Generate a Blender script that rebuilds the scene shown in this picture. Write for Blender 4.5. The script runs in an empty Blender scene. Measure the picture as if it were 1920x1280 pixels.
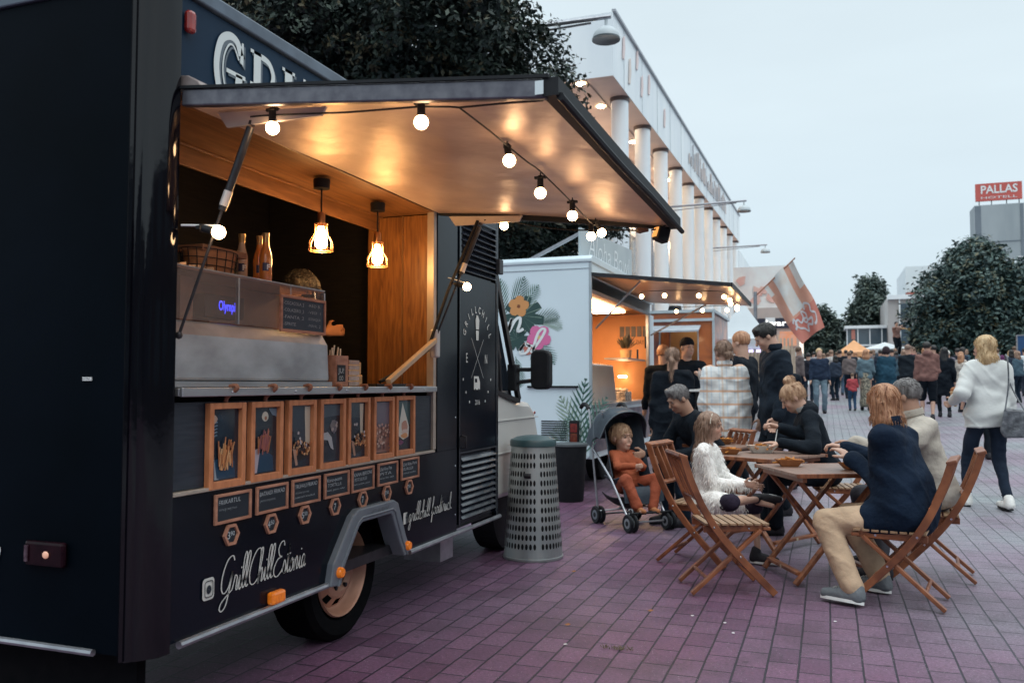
import bpy, math, random
import numpy as np
from mathutils import Vector, Matrix, Euler

R = math.radians
PI = math.pi
rnd = random.Random(7)
SC = bpy.context.scene
COL = SC.collection

# ------------------------------------------------------------------ camera
cam = bpy.data.objects.new('camera', bpy.data.cameras.new('camera'))
COL.objects.link(cam)
cam.location = (0, 0, 1.25)
cam.rotation_euler = (R(90 + 2.873), 0, R(20.288))
cam.data.sensor_width = 36
cam.data.lens = 1594 / 1920 * 36
cam.data.clip_start = 0.05
cam.data.clip_end = 2000
cam.data.dof.use_dof = True
cam.data.dof.focus_distance = 4.6
cam.data.dof.aperture_fstop = 4.0
SC.camera = cam

# ------------------------------------------------------------------ sky, sun, exposure
SUN_EL, SUN_AZ = 48, 128
wd = bpy.data.worlds.new('World'); SC.world = wd; wd.use_nodes = True
nt = wd.node_tree; nt.nodes.clear()
wo = nt.nodes.new('ShaderNodeOutputWorld'); bg = nt.nodes.new('ShaderNodeBackground')
sky = nt.nodes.new('ShaderNodeTexSky'); sky.sky_type = 'NISHITA'; sky.sun_disc = False
sky.sun_elevation = R(SUN_EL); sky.sun_rotation = R(SUN_AZ); sky.air_density = 1.0; sky.dust_density = 2.0
geo = nt.nodes.new('ShaderNodeTexCoord'); sep = nt.nodes.new('ShaderNodeSeparateXYZ')
ramp = nt.nodes.new('ShaderNodeValToRGB')          # overcast cloud layer, a little darker low over the horizon
ramp.color_ramp.elements[0].position = 0.0; ramp.color_ramp.elements[0].color = (5.7, 6.9, 7.6, 1)
ramp.color_ramp.elements[1].position = 0.30; ramp.color_ramp.elements[1].color = (6.9, 8.0, 8.5, 1)
e = ramp.color_ramp.elements.new(0.09); e.color = (6.1, 7.3, 8.0, 1)
e = ramp.color_ramp.elements.new(0.50); e.color = (6.9, 8.0, 8.5, 1)      # an overcast sky is brightest overhead
e = ramp.color_ramp.elements.new(0.80); e.color = (17.5, 19.2, 19.8, 1)
e = ramp.color_ramp.elements.new(1.0); e.color = (22.0, 24.0, 24.6, 1)
nz = nt.nodes.new('ShaderNodeTexNoise'); nz.inputs['Scale'].default_value = 2.2; nz.inputs['Detail'].default_value = 4
mp = nt.nodes.new('ShaderNodeMapping'); mp.inputs['Scale'].default_value = (1, 1, 4)
cl = nt.nodes.new('ShaderNodeMapRange'); cl.inputs['To Min'].default_value = 0.88; cl.inputs['To Max'].default_value = 1.09
mul = nt.nodes.new('ShaderNodeMix'); mul.data_type = 'RGBA'; mul.blend_type = 'MULTIPLY'; mul.inputs[0].default_value = 1
mx = nt.nodes.new('ShaderNodeMix'); mx.data_type = 'RGBA'; mx.inputs[0].default_value = 0.88
L = nt.links.new
L(geo.outputs['Generated'], sep.inputs[0]); L(sep.outputs['Z'], ramp.inputs[0])
L(geo.outputs['Generated'], mp.inputs[0]); L(mp.outputs[0], nz.inputs['Vector']); L(nz.outputs['Fac'], cl.inputs[0])
L(ramp.outputs[0], mul.inputs[6]); L(cl.outputs[0], mul.inputs[7])
L(sky.outputs[0], mx.inputs[6]); L(mul.outputs[2], mx.inputs[7])
L(mx.outputs[2], bg.inputs[0]); bg.inputs[1].default_value = 0.10
L(bg.outputs[0], wo.inputs[0])
sun = bpy.data.objects.new('sun', bpy.data.lights.new('sun', 'SUN')); COL.objects.link(sun)
sun.data.energy = 0.5; sun.data.angle = R(40); sun.data.color = (1, 0.95, 0.88)
sun.rotation_euler = (R(90 - SUN_EL), 0, R(180 - SUN_AZ))
SC.view_settings.view_transform = 'Standard'; SC.view_settings.look = 'None'
SC.view_settings.exposure = 0.25; SC.view_settings.gamma = 1.0
SC.cycles.use_denoising = True
SC.cycles.max_bounces = 7
SC.cycles.sample_clamp_indirect = 4.0

# ------------------------------------------------------------------ materials
MATS = {}
def mat(name, c, rough=0.6, metal=0.0, c2=None, ns=6.0, stretch=(1, 1, 1), bump=0.0, bs=None, bdist=0.01,
        emit=None, es=0.0, coat=0.0, spec=0.5, trans=0.0, alpha=1.0, detail=5.0, sheen=0.0, vcol=False, contrast=0.0, dist=0.0):
    if name in MATS: return MATS[name]
    m = bpy.data.materials.new(name); m.use_nodes = True; n = m.node_tree.nodes; l = m.node_tree.links
    p = n['Principled BSDF']
    c = tuple(c[:3]) + (1,)
    p.inputs['Base Color'].default_value = c; p.inputs['Roughness'].default_value = rough
    p.inputs['Metallic'].default_value = metal; p.inputs['Specular IOR Level'].default_value = spec
    p.inputs['Coat Weight'].default_value = coat; p.inputs['Coat Roughness'].default_value = 0.06
    p.inputs['Transmission Weight'].default_value = trans; p.inputs['Alpha'].default_value = alpha
    p.inputs['Sheen Weight'].default_value = sheen
    if emit: p.inputs['Emission Color'].default_value = tuple(emit[:3]) + (1,); p.inputs['Emission Strength'].default_value = es
    tc = n.new('ShaderNodeTexCoord'); mpg = n.new('ShaderNodeMapping'); mpg.inputs['Scale'].default_value = stretch
    l.new(tc.outputs['Object'], mpg.inputs[0])
    if c2 is not None or vcol:
        no = n.new('ShaderNodeTexNoise'); no.inputs['Scale'].default_value = ns; no.inputs['Detail'].default_value = detail
        no.inputs['Distortion'].default_value = dist
        l.new(mpg.outputs[0], no.inputs['Vector'])
        rp = n.new('ShaderNodeValToRGB'); a = 0.32 + contrast; b = 0.68 - contrast
        rp.color_ramp.elements[0].position = a; rp.color_ramp.elements[1].position = b
        rp.color_ramp.elements[0].color = c; rp.color_ramp.elements[1].color = tuple((c2 or c)[:3]) + (1,)
        l.new(no.outputs['Fac'], rp.inputs[0])
        if vcol:
            at = n.new('ShaderNodeAttribute'); at.attribute_name = 'Col'
            ml = n.new('ShaderNodeMix'); ml.data_type = 'RGBA'; ml.blend_type = 'MULTIPLY'; ml.inputs[0].default_value = 1
            l.new(rp.outputs[0], ml.inputs[6]); l.new(at.outputs['Color'], ml.inputs[7]); l.new(ml.outputs[2], p.inputs['Base Color'])
        else:
            l.new(rp.outputs[0], p.inputs['Base Color'])
    if bump:
        nb = n.new('ShaderNodeTexNoise'); nb.inputs['Scale'].default_value = bs or ns; nb.inputs['Detail'].default_value = 4
        l.new(mpg.outputs[0], nb.inputs['Vector'])
        bp = n.new('ShaderNodeBump'); bp.inputs['Strength'].default_value = bump; bp.inputs['Distance'].default_value = bdist
        l.new(nb.outputs['Fac'], bp.inputs['Height']); l.new(bp.outputs[0], p.inputs['Normal'])
    MATS[name] = m
    return m

def cloth(name, c, c2=None, rough=0.85, bump=0.55):
    c2 = c2 or tuple(x * 1.35 + 0.002 for x in c)
    return mat(name, c, rough, c2=c2, ns=9, bump=.8, bs=8, bdist=0.032, spec=0.2, detail=6)

M = dict(
    black=mat('black_truck_paint', (0.0018, 0.0040, 0.0085), 0.18, c2=(0.0028, 0.006, 0.012), ns=2, coat=0.05, bump=0.05, bs=2.5, bdist=0.02, spec=0.2),
    rearblack=mat('black_rear_paint', (0.0008, 0.0026, 0.005), 0.5, c2=(0.0015, 0.004, 0.008), ns=2, spec=0.03),
    gloss=mat('glossy_corner_paint', (0.002, 0.002, 0.004), 0.07, coat=0.15, spec=.35, bump=0.12, bs=7, bdist=0.02, stretch=(1, 1, .5)),
    header=mat('header_blue_black', (0.004, 0.017, 0.040), 0.5, c2=(0.007, 0.026, 0.055), ns=3, spec=.15),
    rubber=mat('black_rubber', (0.004, 0.006, 0.009), 0.6, c2=(0.009, 0.011, 0.014), ns=20, spec=.3),
    alu=mat('aluminium_trim', (0.42, 0.43, 0.46), 0.34, metal=0.85, c2=(0.30, 0.31, 0.34), ns=14, bump=0.1, bs=30),
    steel=mat('brushed_steel', (0.55, 0.56, 0.57), 0.36, metal=0.9, c2=(0.40, 0.42, 0.45), ns=5, stretch=(1, 0.6, 3), bump=0.12, bs=18, bdist=0.004),
    arch=mat('grey_arch_plastic', (0.16, 0.185, 0.21), 0.45, c2=(0.12, 0.14, 0.17), ns=8),
    chrome=mat('chrome', (0.6, 0.62, 0.64), 0.15, metal=1.0),
    dmetal=mat('dark_metal', (0.015, 0.016, 0.02), 0.4, metal=0.3, c2=(0.03, 0.03, 0.035), ns=20),
    awn=mat('awning_sheet_metal', (0.66, 0.53, 0.44), 0.45, metal=0.4, c2=(0.50, 0.38, 0.32), ns=3.5, stretch=(1, 1, 1), bump=0.6, bs=3.2, bdist=0.04, detail=3),
    white=mat('white_truck_paint', (0.66, 0.78, 0.85), 0.35, c2=(0.62, 0.74, 0.81), ns=1.5, coat=0.2),
    cream=mat('cream_cab_paint', (0.56, 0.56, 0.54), 0.3, c2=(0.52, 0.52, 0.50), ns=2, coat=0.3),
    glassdark=mat('dark_glass', (0.008, 0.012, 0.018), 0.05, c2=(0.012, 0.018, 0.026), ns=2, coat=0.5),
    wood=mat('warm_wall_wood', (0.30, 0.13, 0.035), 0.42, c2=(0.13, 0.05, 0.015), ns=9, stretch=(5, 5, 0.45), bump=0.15, bs=14, bdist=0.004, dist=1.2),
    ceilwood=mat('soffit_wood', (0.28, 0.13, 0.045), 0.45, c2=(0.15, 0.065, 0.02), ns=8, stretch=(5, 0.4, 5), dist=0.8),
    darkwood=mat('dark_interior_planks', (0.010, 0.011, 0.014), 0.6, c2=(0.022, 0.020, 0.020), ns=8, stretch=(1, 0.6, 8), bump=0.2, bs=8),
    menuwood=mat('dark_wood_laminate', (0.012, 0.020, 0.032), 0.4, c2=(0.026, 0.036, 0.050), ns=9, stretch=(1, 0.7, 9), dist=0.6, bump=0.1, bs=12),
    frame=mat('orange_pine_frame', (0.62, 0.25, 0.11), 0.55, c2=(0.44, 0.16, 0.065), ns=12, stretch=(3, 3, 1), bump=0.12, bs=30, bdist=0.003),
    frame2=mat('rose_pine_frame', (0.50, 0.25, 0.165), 0.6, c2=(0.32, 0.14, 0.085), ns=14, stretch=(3, 1, 3)),
    slate=mat('chalkboard', (0.006, 0.012, 0.02), 0.7, c2=(0.012, 0.02, 0.03), ns=16),
    chalk=mat('chalk_white', (0.45, 0.50, 0.53), 0.9),
    decal=mat('pale_decal', (0.55, 0.56, 0.53), 0.6),
    letter=mat('header_lettering', (0.52, 0.58, 0.60), 0.5),
    orange=mat('orange_reflector', (0.85, 0.22, 0.01), 0.2, c2=(0.6, 0.14, 0.01), ns=60, emit=(1, .25, .02), es=0.12, coat=0.5),
    redlens=mat('red_lamp_lens', (0.30, 0.02, 0.012), 0.15, c2=(0.18, 0.01, 0.01), ns=40, coat=0.5),
    tyre=mat('black_tyre', (0.0015, 0.002, 0.003), 0.8, c2=(0.004, 0.004, 0.005), ns=20, spec=.08),
    rim=mat('copper_rim', (0.48, 0.25, 0.17), 0.45, metal=0.2, c2=(0.36, 0.18, 0.12), ns=9),
    bulb=mat('lit_bulb', (1, .9, .8), 0.4, emit=(1.0, 0.60, 0.30), es=34),
    pend=mat('lit_filament_bulb', (1, .8, .5), 0.4, emit=(1.0, 0.52, 0.18), es=115),
    farbulb=mat('lit_far_bulb', (1, .9, .8), 0.4, emit=(1.0, 0.62, 0.30), es=14),
    teak=mat('oiled_teak', (0.32, 0.115, 0.048), 0.42, c2=(0.13, 0.042, 0.020), ns=7, stretch=(6, 1.2, 1.2), bump=0.1, bs=22, bdist=0.003),
    teaktop=mat('worn_teak_top', (0.27, 0.17, 0.13), 0.42, c2=(0.17, 0.10, 0.075), ns=8, stretch=(7, 1, 1), bump=0.1, bs=22, bdist=0.003),
    teakpale=mat('pale_teak_slats', (0.34, 0.215, 0.13), 0.5, c2=(0.24, 0.145, 0.08), ns=8, stretch=(1.5, 7, 1)),
    kraft=mat('kraft_board', (0.36, 0.15, 0.06), 0.7, c2=(0.27, 0.11, 0.04), ns=20),
    fries=mat('golden_fries', (0.62, 0.27, 0.05), 0.6, c2=(0.42, 0.15, 0.03), ns=40),
    bin=mat('galvanised_bin', (0.44, 0.46, 0.45), 0.42, metal=0.65, c2=(0.26, 0.30, 0.31), ns=4, stretch=(1, 1, .5), bump=0.15, bs=12, bdist=0.004),
    bincap=mat('green_bin_cap', (0.02, 0.055, 0.062), 0.4, c2=(0.045, 0.085, 0.095), ns=6),
    plwhite=mat('white_plastic', (0.7, 0.72, 0.72), 0.4),
    strollercloth=mat('navy_stroller_fabric', (0.012, 0.022, 0.036), 0.6, c2=(0.022, 0.038, 0.055), ns=12, bump=0.5, bs=10, bdist=0.02),
    bark=mat('bark', (0.06, 0.045, 0.035), 0.9, c2=(0.11, 0.085, 0.065), ns=9, stretch=(3, 3, .6), bump=0.6, bs=12, bdist=0.03),
    bldwhite=mat('pale_building_panels', (0.82, 0.88, 0.91), 0.55, c2=(0.70, 0.77, 0.82), ns=0.9, stretch=(1, 1, .25)),
    soffit=mat('soffit_cladding', (0.62, 0.49, 0.43), 0.6, c2=(0.55, 0.43, 0.38), ns=1.2),
    concrete=mat('grey_concrete', (0.34, 0.38, 0.40), 0.8, c2=(0.27, 0.31, 0.33), ns=0.5, stretch=(1, 1, .3)),
    winglass=mat('window_glass_blue', (0.06, 0.09, 0.12), 0.08, c2=(0.10, 0.14, 0.17), ns=0.8, coat=0.5),
)
# ------------------------------------------------------------------ mesh helpers
class MB:
    def __init__(s): s.v = []; s.f = []; s.mi = []
    def add(s, vs, fs, k=0):
        o = len(s.v); s.v.extend([tuple(v) for v in vs]); s.f.extend([tuple(i + o for i in f) for f in fs]); s.mi.extend([k] * len(fs)); return s
    def box(s, x0, x1, y0, y1, z0, z1, k=0):
        v = [(x, y, z) for z in (z0, z1) for y in (y0, y1) for x in (x0, x1)]
        return s.add(v, [(0, 2, 3, 1), (4, 5, 7, 6), (0, 1, 5, 4), (2, 6, 7, 3), (0, 4, 6, 2), (1, 3, 7, 5)], k)
    def bar(s, p0, p1, w, h, up=(0, 0, 1), k=0):
        p0 = Vector(p0); p1 = Vector(p1); d = (p1 - p0).normalized(); u = Vector(up)
        a = d.cross(u)
        if a.length < 1e-4: a = d.cross(Vector((1, 0, 0)))
        a.normalize(); b = a.cross(d).normalized(); a *= w / 2; b *= h / 2
        v = [p + i * a + j * b for p in (p0, p1) for i, j in ((-1, -1), (1, -1), (1, 1), (-1, 1))]
        return s.add(v, [(3, 2, 1, 0), (4, 5, 6, 7), (0, 1, 5, 4), (1, 2, 6, 5), (2, 3, 7, 6), (3, 0, 4, 7)], k)
    def tube(s, pts, r, n=8, k=0, cap=True):
        pts = [Vector(p) for p in pts]; rs = r if isinstance(r, (list, tuple)) else [r] * len(pts)
        vs = []; fs = []; prev = None
        for i, p in enumerate(pts):
            t = (pts[min(i + 1, len(pts) - 1)] - pts[max(i - 1, 0)])
            t = t.normalized() if t.length > 1e-9 else Vector((0, 0, 1))
            if prev is None:
                a = t.cross(Vector((0, 0, 1)))
                if a.length < 1e-3: a = t.cross(Vector((1, 0, 0)))
            else: a = prev - t * prev.dot(t)
            a.normalize(); prev = a; b = t.cross(a)
            for j in range(n):
                q = 2 * PI * j / n; vs.append(p + (a * math.cos(q) + b * math.sin(q)) * rs[i])
        for i in range(len(pts) - 1):
            for j in range(n):
                fs.append((i * n + j, i * n + (j + 1) % n, (i + 1) * n + (j + 1) % n, (i + 1) * n + j))
        if cap: fs.append(tuple(range(n - 1, -1, -1))); fs.append(tuple((len(pts) - 1) * n + j for j in range(n)))
        return s.add(vs, fs, k)
    def lathe(s, prof, c=(0, 0, 0), n=20, ax='z', k=0, sy=1.0, cap=True):
        c = Vector(c); vs = []
        for r, z in prof:
            for j in range(n):
                q = 2 * PI * j / n; a, b = r * math.cos(q), r * math.sin(q) * sy
                vs.append(c + Vector({'z': (a, b, z), 'x': (z, a, b), 'y': (b, z, a)}[ax]))
        fs = [(i * n + j, i * n + (j + 1) % n, (i + 1) * n + (j + 1) % n, (i + 1) * n + j) for i in range(len(prof) - 1) for j in range(n)]
        if cap and prof[0][0] > 1e-5: fs.append(tuple(range(n - 1, -1, -1)))
        if cap and prof[-1][0] > 1e-5: fs.append(tuple((len(prof) - 1) * n + j for j in range(n)))
        return s.add(vs, fs, k)
    def ball(s, c, r, n=14, sc=(1, 1, 1), k=0):
        m = n // 2; vs = []; fs = []
        for i in range(m + 1):
            t = PI * i / m
            for j in range(n):
                q = 2 * PI * j / n
                vs.append((c[0] + r * sc[0] * math.sin(t) * math.cos(q), c[1] + r * sc[1] * math.sin(t) * math.sin(q), c[2] + r * sc[2] * math.cos(t)))
        for i in range(m):
            for j in range(n): fs.append((i * n + j, (i + 1) * n + j, (i + 1) * n + (j + 1) % n, i * n + (j + 1) % n))
        return s.add(vs, fs, k)
    def prism(s, poly, fn, a, b, k=0):
        """poly of (u,v); fn(u,v,w)->xyz ; extruded from w=a to w=b"""
        n = len(poly); v = [fn(u, w, a) for u, w in poly] + [fn(u, w, b) for u, w in poly]
        f = [tuple(range(n)), tuple(range(2 * n - 1, n - 1, -1))] + [(i, i + n, (i + 1) % n + n, (i + 1) % n) for i in range(n)]
        return s.add(v, f, k)
    def move(s, d):
        s.v = [(v[0] + d[0], v[1] + d[1], v[2] + d[2]) for v in s.v]; return s
    def xf(s, mtx):
        s.v = [tuple(mtx @ Vector(v)) for v in s.v]; return s

def mesh_obj(name, mb, mats, smooth=False, bev=0.0):
    me = bpy.data.meshes.new(name); me.from_pydata(mb.v, [], mb.f); me.validate()
    if not isinstance(mats, (list, tuple)): mats = [mats]
    for m in mats: me.materials.append(m)
    if len(mats) > 1 and len(me.polygons) == len(mb.mi): me.polygons.foreach_set('material_index', mb.mi)
    if smooth: me.polygons.foreach_set('use_smooth', [True] * len(me.polygons)); me.update()
    fixn(me)
    o = bpy.data.objects.new(name, me); COL.objects.link(o)
    if smooth:
        try: me.set_sharp_from_angle(angle=R(42))
        except Exception: pass
    if bev:
        b = o.modifiers.new('bevel', 'BEVEL'); b.width = bev; b.segments = 2; b.limit_method = 'ANGLE'; b.angle_limit = R(40)
    return o
import bmesh
def fixn(me):
    if len(me.polygons) > 60000: return
    bm = bmesh.new(); bm.from_mesh(me); bmesh.ops.recalc_face_normals(bm, faces=bm.faces); bm.to_mesh(me); bm.free()

class Thing:
    """an Empty at the thing's base; parts are given in world coordinates (world=True) or in its own frame"""
    def __init__(s, name, label, cat, loc=(0, 0, 0), rz=0, group=None):
        o = s.o = bpy.data.objects.new(name, None); COL.objects.link(o)
        o.location = loc; o.rotation_euler = (0, 0, rz); o.empty_display_size = 0.1
        o['label'] = label; o['category'] = cat
        if group: o['group'] = group
        s.loc = Vector(loc); s.rz = rz
        s.inv = (Matrix.Translation(s.loc) @ Matrix.Rotation(rz, 4, 'Z')).inverted()
    def part(s, name, mb, m, parent=None, world=True, smooth=False, bev=0.0, label=None, kind=None):
        if world: mb.xf(s.inv)
        p = mesh_obj(name, mb, m, smooth, bev); p.parent = parent or s.o
        if label: p['label'] = label
        if kind: p['kind'] = kind
        return p
def solo(name, mb, m, label, cat, group=None, loc=None, smooth=False, bev=0.0, kind=None, rz=0):
    """single-mesh thing; mb is in world coordinates, its origin is put at loc"""
    if loc is not None: mb.move((-loc[0], -loc[1], -loc[2]))
    o = mesh_obj(name, mb, m, smooth, bev)
    if loc is not None: o.location = loc
    if kind == 'structure': o['kind'] = kind; return o
    if kind: o['kind'] = kind
    o['label'] = label; o['category'] = cat
    if group: o['group'] = group
    return o
def copytree(root, loc, rz, label=None, group=None):
    r_ = root.copy(); COL.objects.link(r_); r_.location = loc; r_.rotation_euler = (0, 0, rz)
    if label: r_['label'] = label
    if group: r_['group'] = group
    def rec(src, dst):
        for ch in list(src.children):
            c = ch.copy(); COL.objects.link(c); c.parent = dst; rec(ch, c)
    rec(root, r_)
    return r_
def rzdir(dx, dy): return math.atan2(-dx, dy)      # local +Y to (dx, dy)

# ------------------------------------------------------------------ lettering
_dg = None
def text_mb(txt, size, w=None, sx=1.0, off=0.0):
    cu = bpy.data.curves.new('t', 'FONT'); cu.body = txt; cu.size = size; cu.offset = off; cu.resolution_u = 3
    cu.align_x = 'LEFT'; cu.fill_mode = 'FRONT'
    o = bpy.data.objects.new('t', cu); COL.objects.link(o)
    bpy.context.view_layer.update()
    me = bpy.data.meshes.new_from_object(o.evaluated_get(bpy.context.evaluated_depsgraph_get()))
    vs = [tuple(v.co) for v in me.vertices]; fs = [tuple(p.vertices) for p in me.polygons]
    bpy.data.objects.remove(o); bpy.data.curves.remove(cu); bpy.data.meshes.remove(me)
    if not vs: return [], [], 0
    x0 = min(v[0] for v in vs); x1 = max(v[0] for v in vs); k = (w / (x1 - x0)) if w else sx
    return [((v[0] - x0) * k, v[1]) for v in vs], fs, (x1 - x0) * k
def put_text(mb, txt, size, fn, w=None, sx=1.0, off=0.0, cx=False, k=0):
    vs, fs, wd_ = text_mb(txt, size, w, sx, off); dx = -wd_ / 2 if cx else 0
    mb.add([fn(x + dx, y) for x, y in vs], fs, k); return wd_
def catmull(P, n=7, closed=False):
    out = []; P = [Vector(p) for p in P]; N = len(P)
    if N < 3: return P
    for i in range(N - 1):
        p0 = P[max(i - 1, 0)]; p1 = P[i]; p2 = P[i + 1]; p3 = P[min(i + 2, N - 1)]
        for j in range(n):
            t = j / n
            out.append(0.5 * ((2 * p1) + (p2 - p0) * t + (2 * p0 - 5 * p1 + 4 * p2 - p3) * t * t + (3 * p1 - p0 - 3 * p2 + p3) * t ** 3))
    out.append(P[-1]); return out
def ribbon(mb, pts, w, fn, k=0, pen=0.0):
    """flat stroke of half-width varying with direction (pen = contrast)"""
    n = len(pts)
    if n < 2: return
    L_, R_ = [], []
    for i, p in enumerate(pts):
        t = pts[min(i + 1, n - 1)] - pts[max(i - 1, 0)]
        if t.length < 1e-9: t = Vector((1, 0))
        t.normalize(); nn = Vector((-t[1], t[0]))
        hw = w * (1 - pen + pen * abs(t[1]))
        L_.append(p + nn * hw / 2); R_.append(p - nn * hw / 2)
    vs = [fn(p[0], p[1]) for p in L_] + [fn(p[0], p[1]) for p in R_]
    mb.add(vs, [(i, i + 1, n + i + 1, n + i) for i in range(n - 1)], k)
V2 = lambda *a: [Vector(p) for p in a]
SCRIPT = {  # strokes in em units (x-height 0.4, ascender 1), advance
 'G': ([V2((.62,.86),(.52,1.0),(.30,.93),(.14,.70),(.05,.40),(.08,.14),(.22,.04),(.40,.16),(.52,.42),(.56,.55),(.46,.10),(.34,-.28),(.16,-.42),(.04,-.34),(.12,-.18),(.40,-.02),(.62,.08))], .60),
 'C': ([V2((.60,.80),(.58,.98),(.38,.96),(.18,.74),(.06,.42),(.10,.12),(.26,.02),(.46,.10),(.60,.24))], .52),
 'E': ([V2((.60,.86),(.54,1.0),(.36,.96),(.26,.78),(.34,.60),(.48,.55),(.24,.50),(.06,.28),(.08,.08),(.24,.0),(.44,.08),(.58,.22))], .54),
 'r': ([V2((0,.08),(.08,.30),(.12,.44),(.22,.38),(.20,.20),(.20,.04),(.30,.06))], .26),
 'i': ([V2((0,.08),(.10,.40),(.08,.12),(.12,.02),(.20,.10)), V2((.14,.58),(.17,.62))], .19),
 'l': ([V2((0,.08),(.14,.50),(.22,.90),(.16,1.0),(.08,.80),(.05,.30),(.08,.04),(.18,.08))], .18),
 'h': ([V2((0,.08),(.14,.55),(.20,.92),(.14,.98),(.08,.70),(.02,.0),(.08,.28),(.20,.42),(.22,.28),(.20,.04),(.28,.08))], .29),
 's': ([V2((0,.08),(.12,.42),(.20,.26),(.18,.06),(.08,.02),(.14,.04),(.26,.10))], .24),
 't': ([V2((0,.08),(.12,.60),(.16,.84),(.08,.30),(.10,.04),(.20,.10)), V2((.02,.56),(.24,.58))], .20),
 'o': ([V2((.02,.16),(.10,.40),(.04,.22),(.06,.03),(.18,.08),(.22,.30),(.14,.42),(.16,.34),(.28,.34))], .26),
 'n': ([V2((0,.10),(.06,.40),(.03,.02),(.12,.34),(.20,.42),(.22,.28),(.20,.04),(.30,.10))], .29),
 'a': ([V2((.20,.36),(.12,.42),(.03,.24),(.05,.03),(.16,.12),(.22,.38),(.19,.06),(.30,.10))], .28),
 'c': ([V2((.20,.34),(.12,.42),(.03,.24),(.06,.02),(.16,.04),(.24,.12))], .22),
 'd': ([V2((.20,.36),(.12,.42),(.03,.24),(.05,.03),(.16,.14),(.30,.98),(.20,.06),(.30,.10))], .28),
 'f': ([V2((0,.10),(.16,.60),(.24,.94),(.16,.98),(.10,.60),(.04,-.10),(.0,-.36),(.06,-.30),(.10,.0),(.24,.12))], .22),
 'g': ([V2((.20,.36),(.12,.42),(.03,.24),(.05,.03),(.16,.12),(.22,.40),(.16,-.20),(.08,-.38),(.0,-.28),(.12,-.06),(.28,.10))], .27),
 'u': ([V2((0,.10),(.07,.40),(.05,.08),(.12,.03),(.20,.38),(.19,.06),(.30,.10))], .28),
 'k': ([V2((0,.08),(.14,.55),(.20,.92),(.14,.98),(.08,.70),(.02,.0)), V2((.04,.20),(.20,.42),(.10,.24),(.20,.04),(.28,.08))], .27),
 ' ': ([], .16)}
def script(mb, txt, h, w, fn, slant=0.28, sw=0.05, pen=0.45):
    tot = sum(SCRIPT[c][1] for c in txt); k = w / tot; x = 0
    for c in txt:
        for st in SCRIPT[c][0]:
            pts = catmull([Vector((p[0] * k + x, p[1] * h)) for p in st], 6)
            pts = [Vector((p[0] + slant * p[1] * 0.5, p[1])) for p in pts]
            ribbon(mb, pts, sw * h, fn, pen=pen)
        x += SCRIPT[c][1] * k

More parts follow.
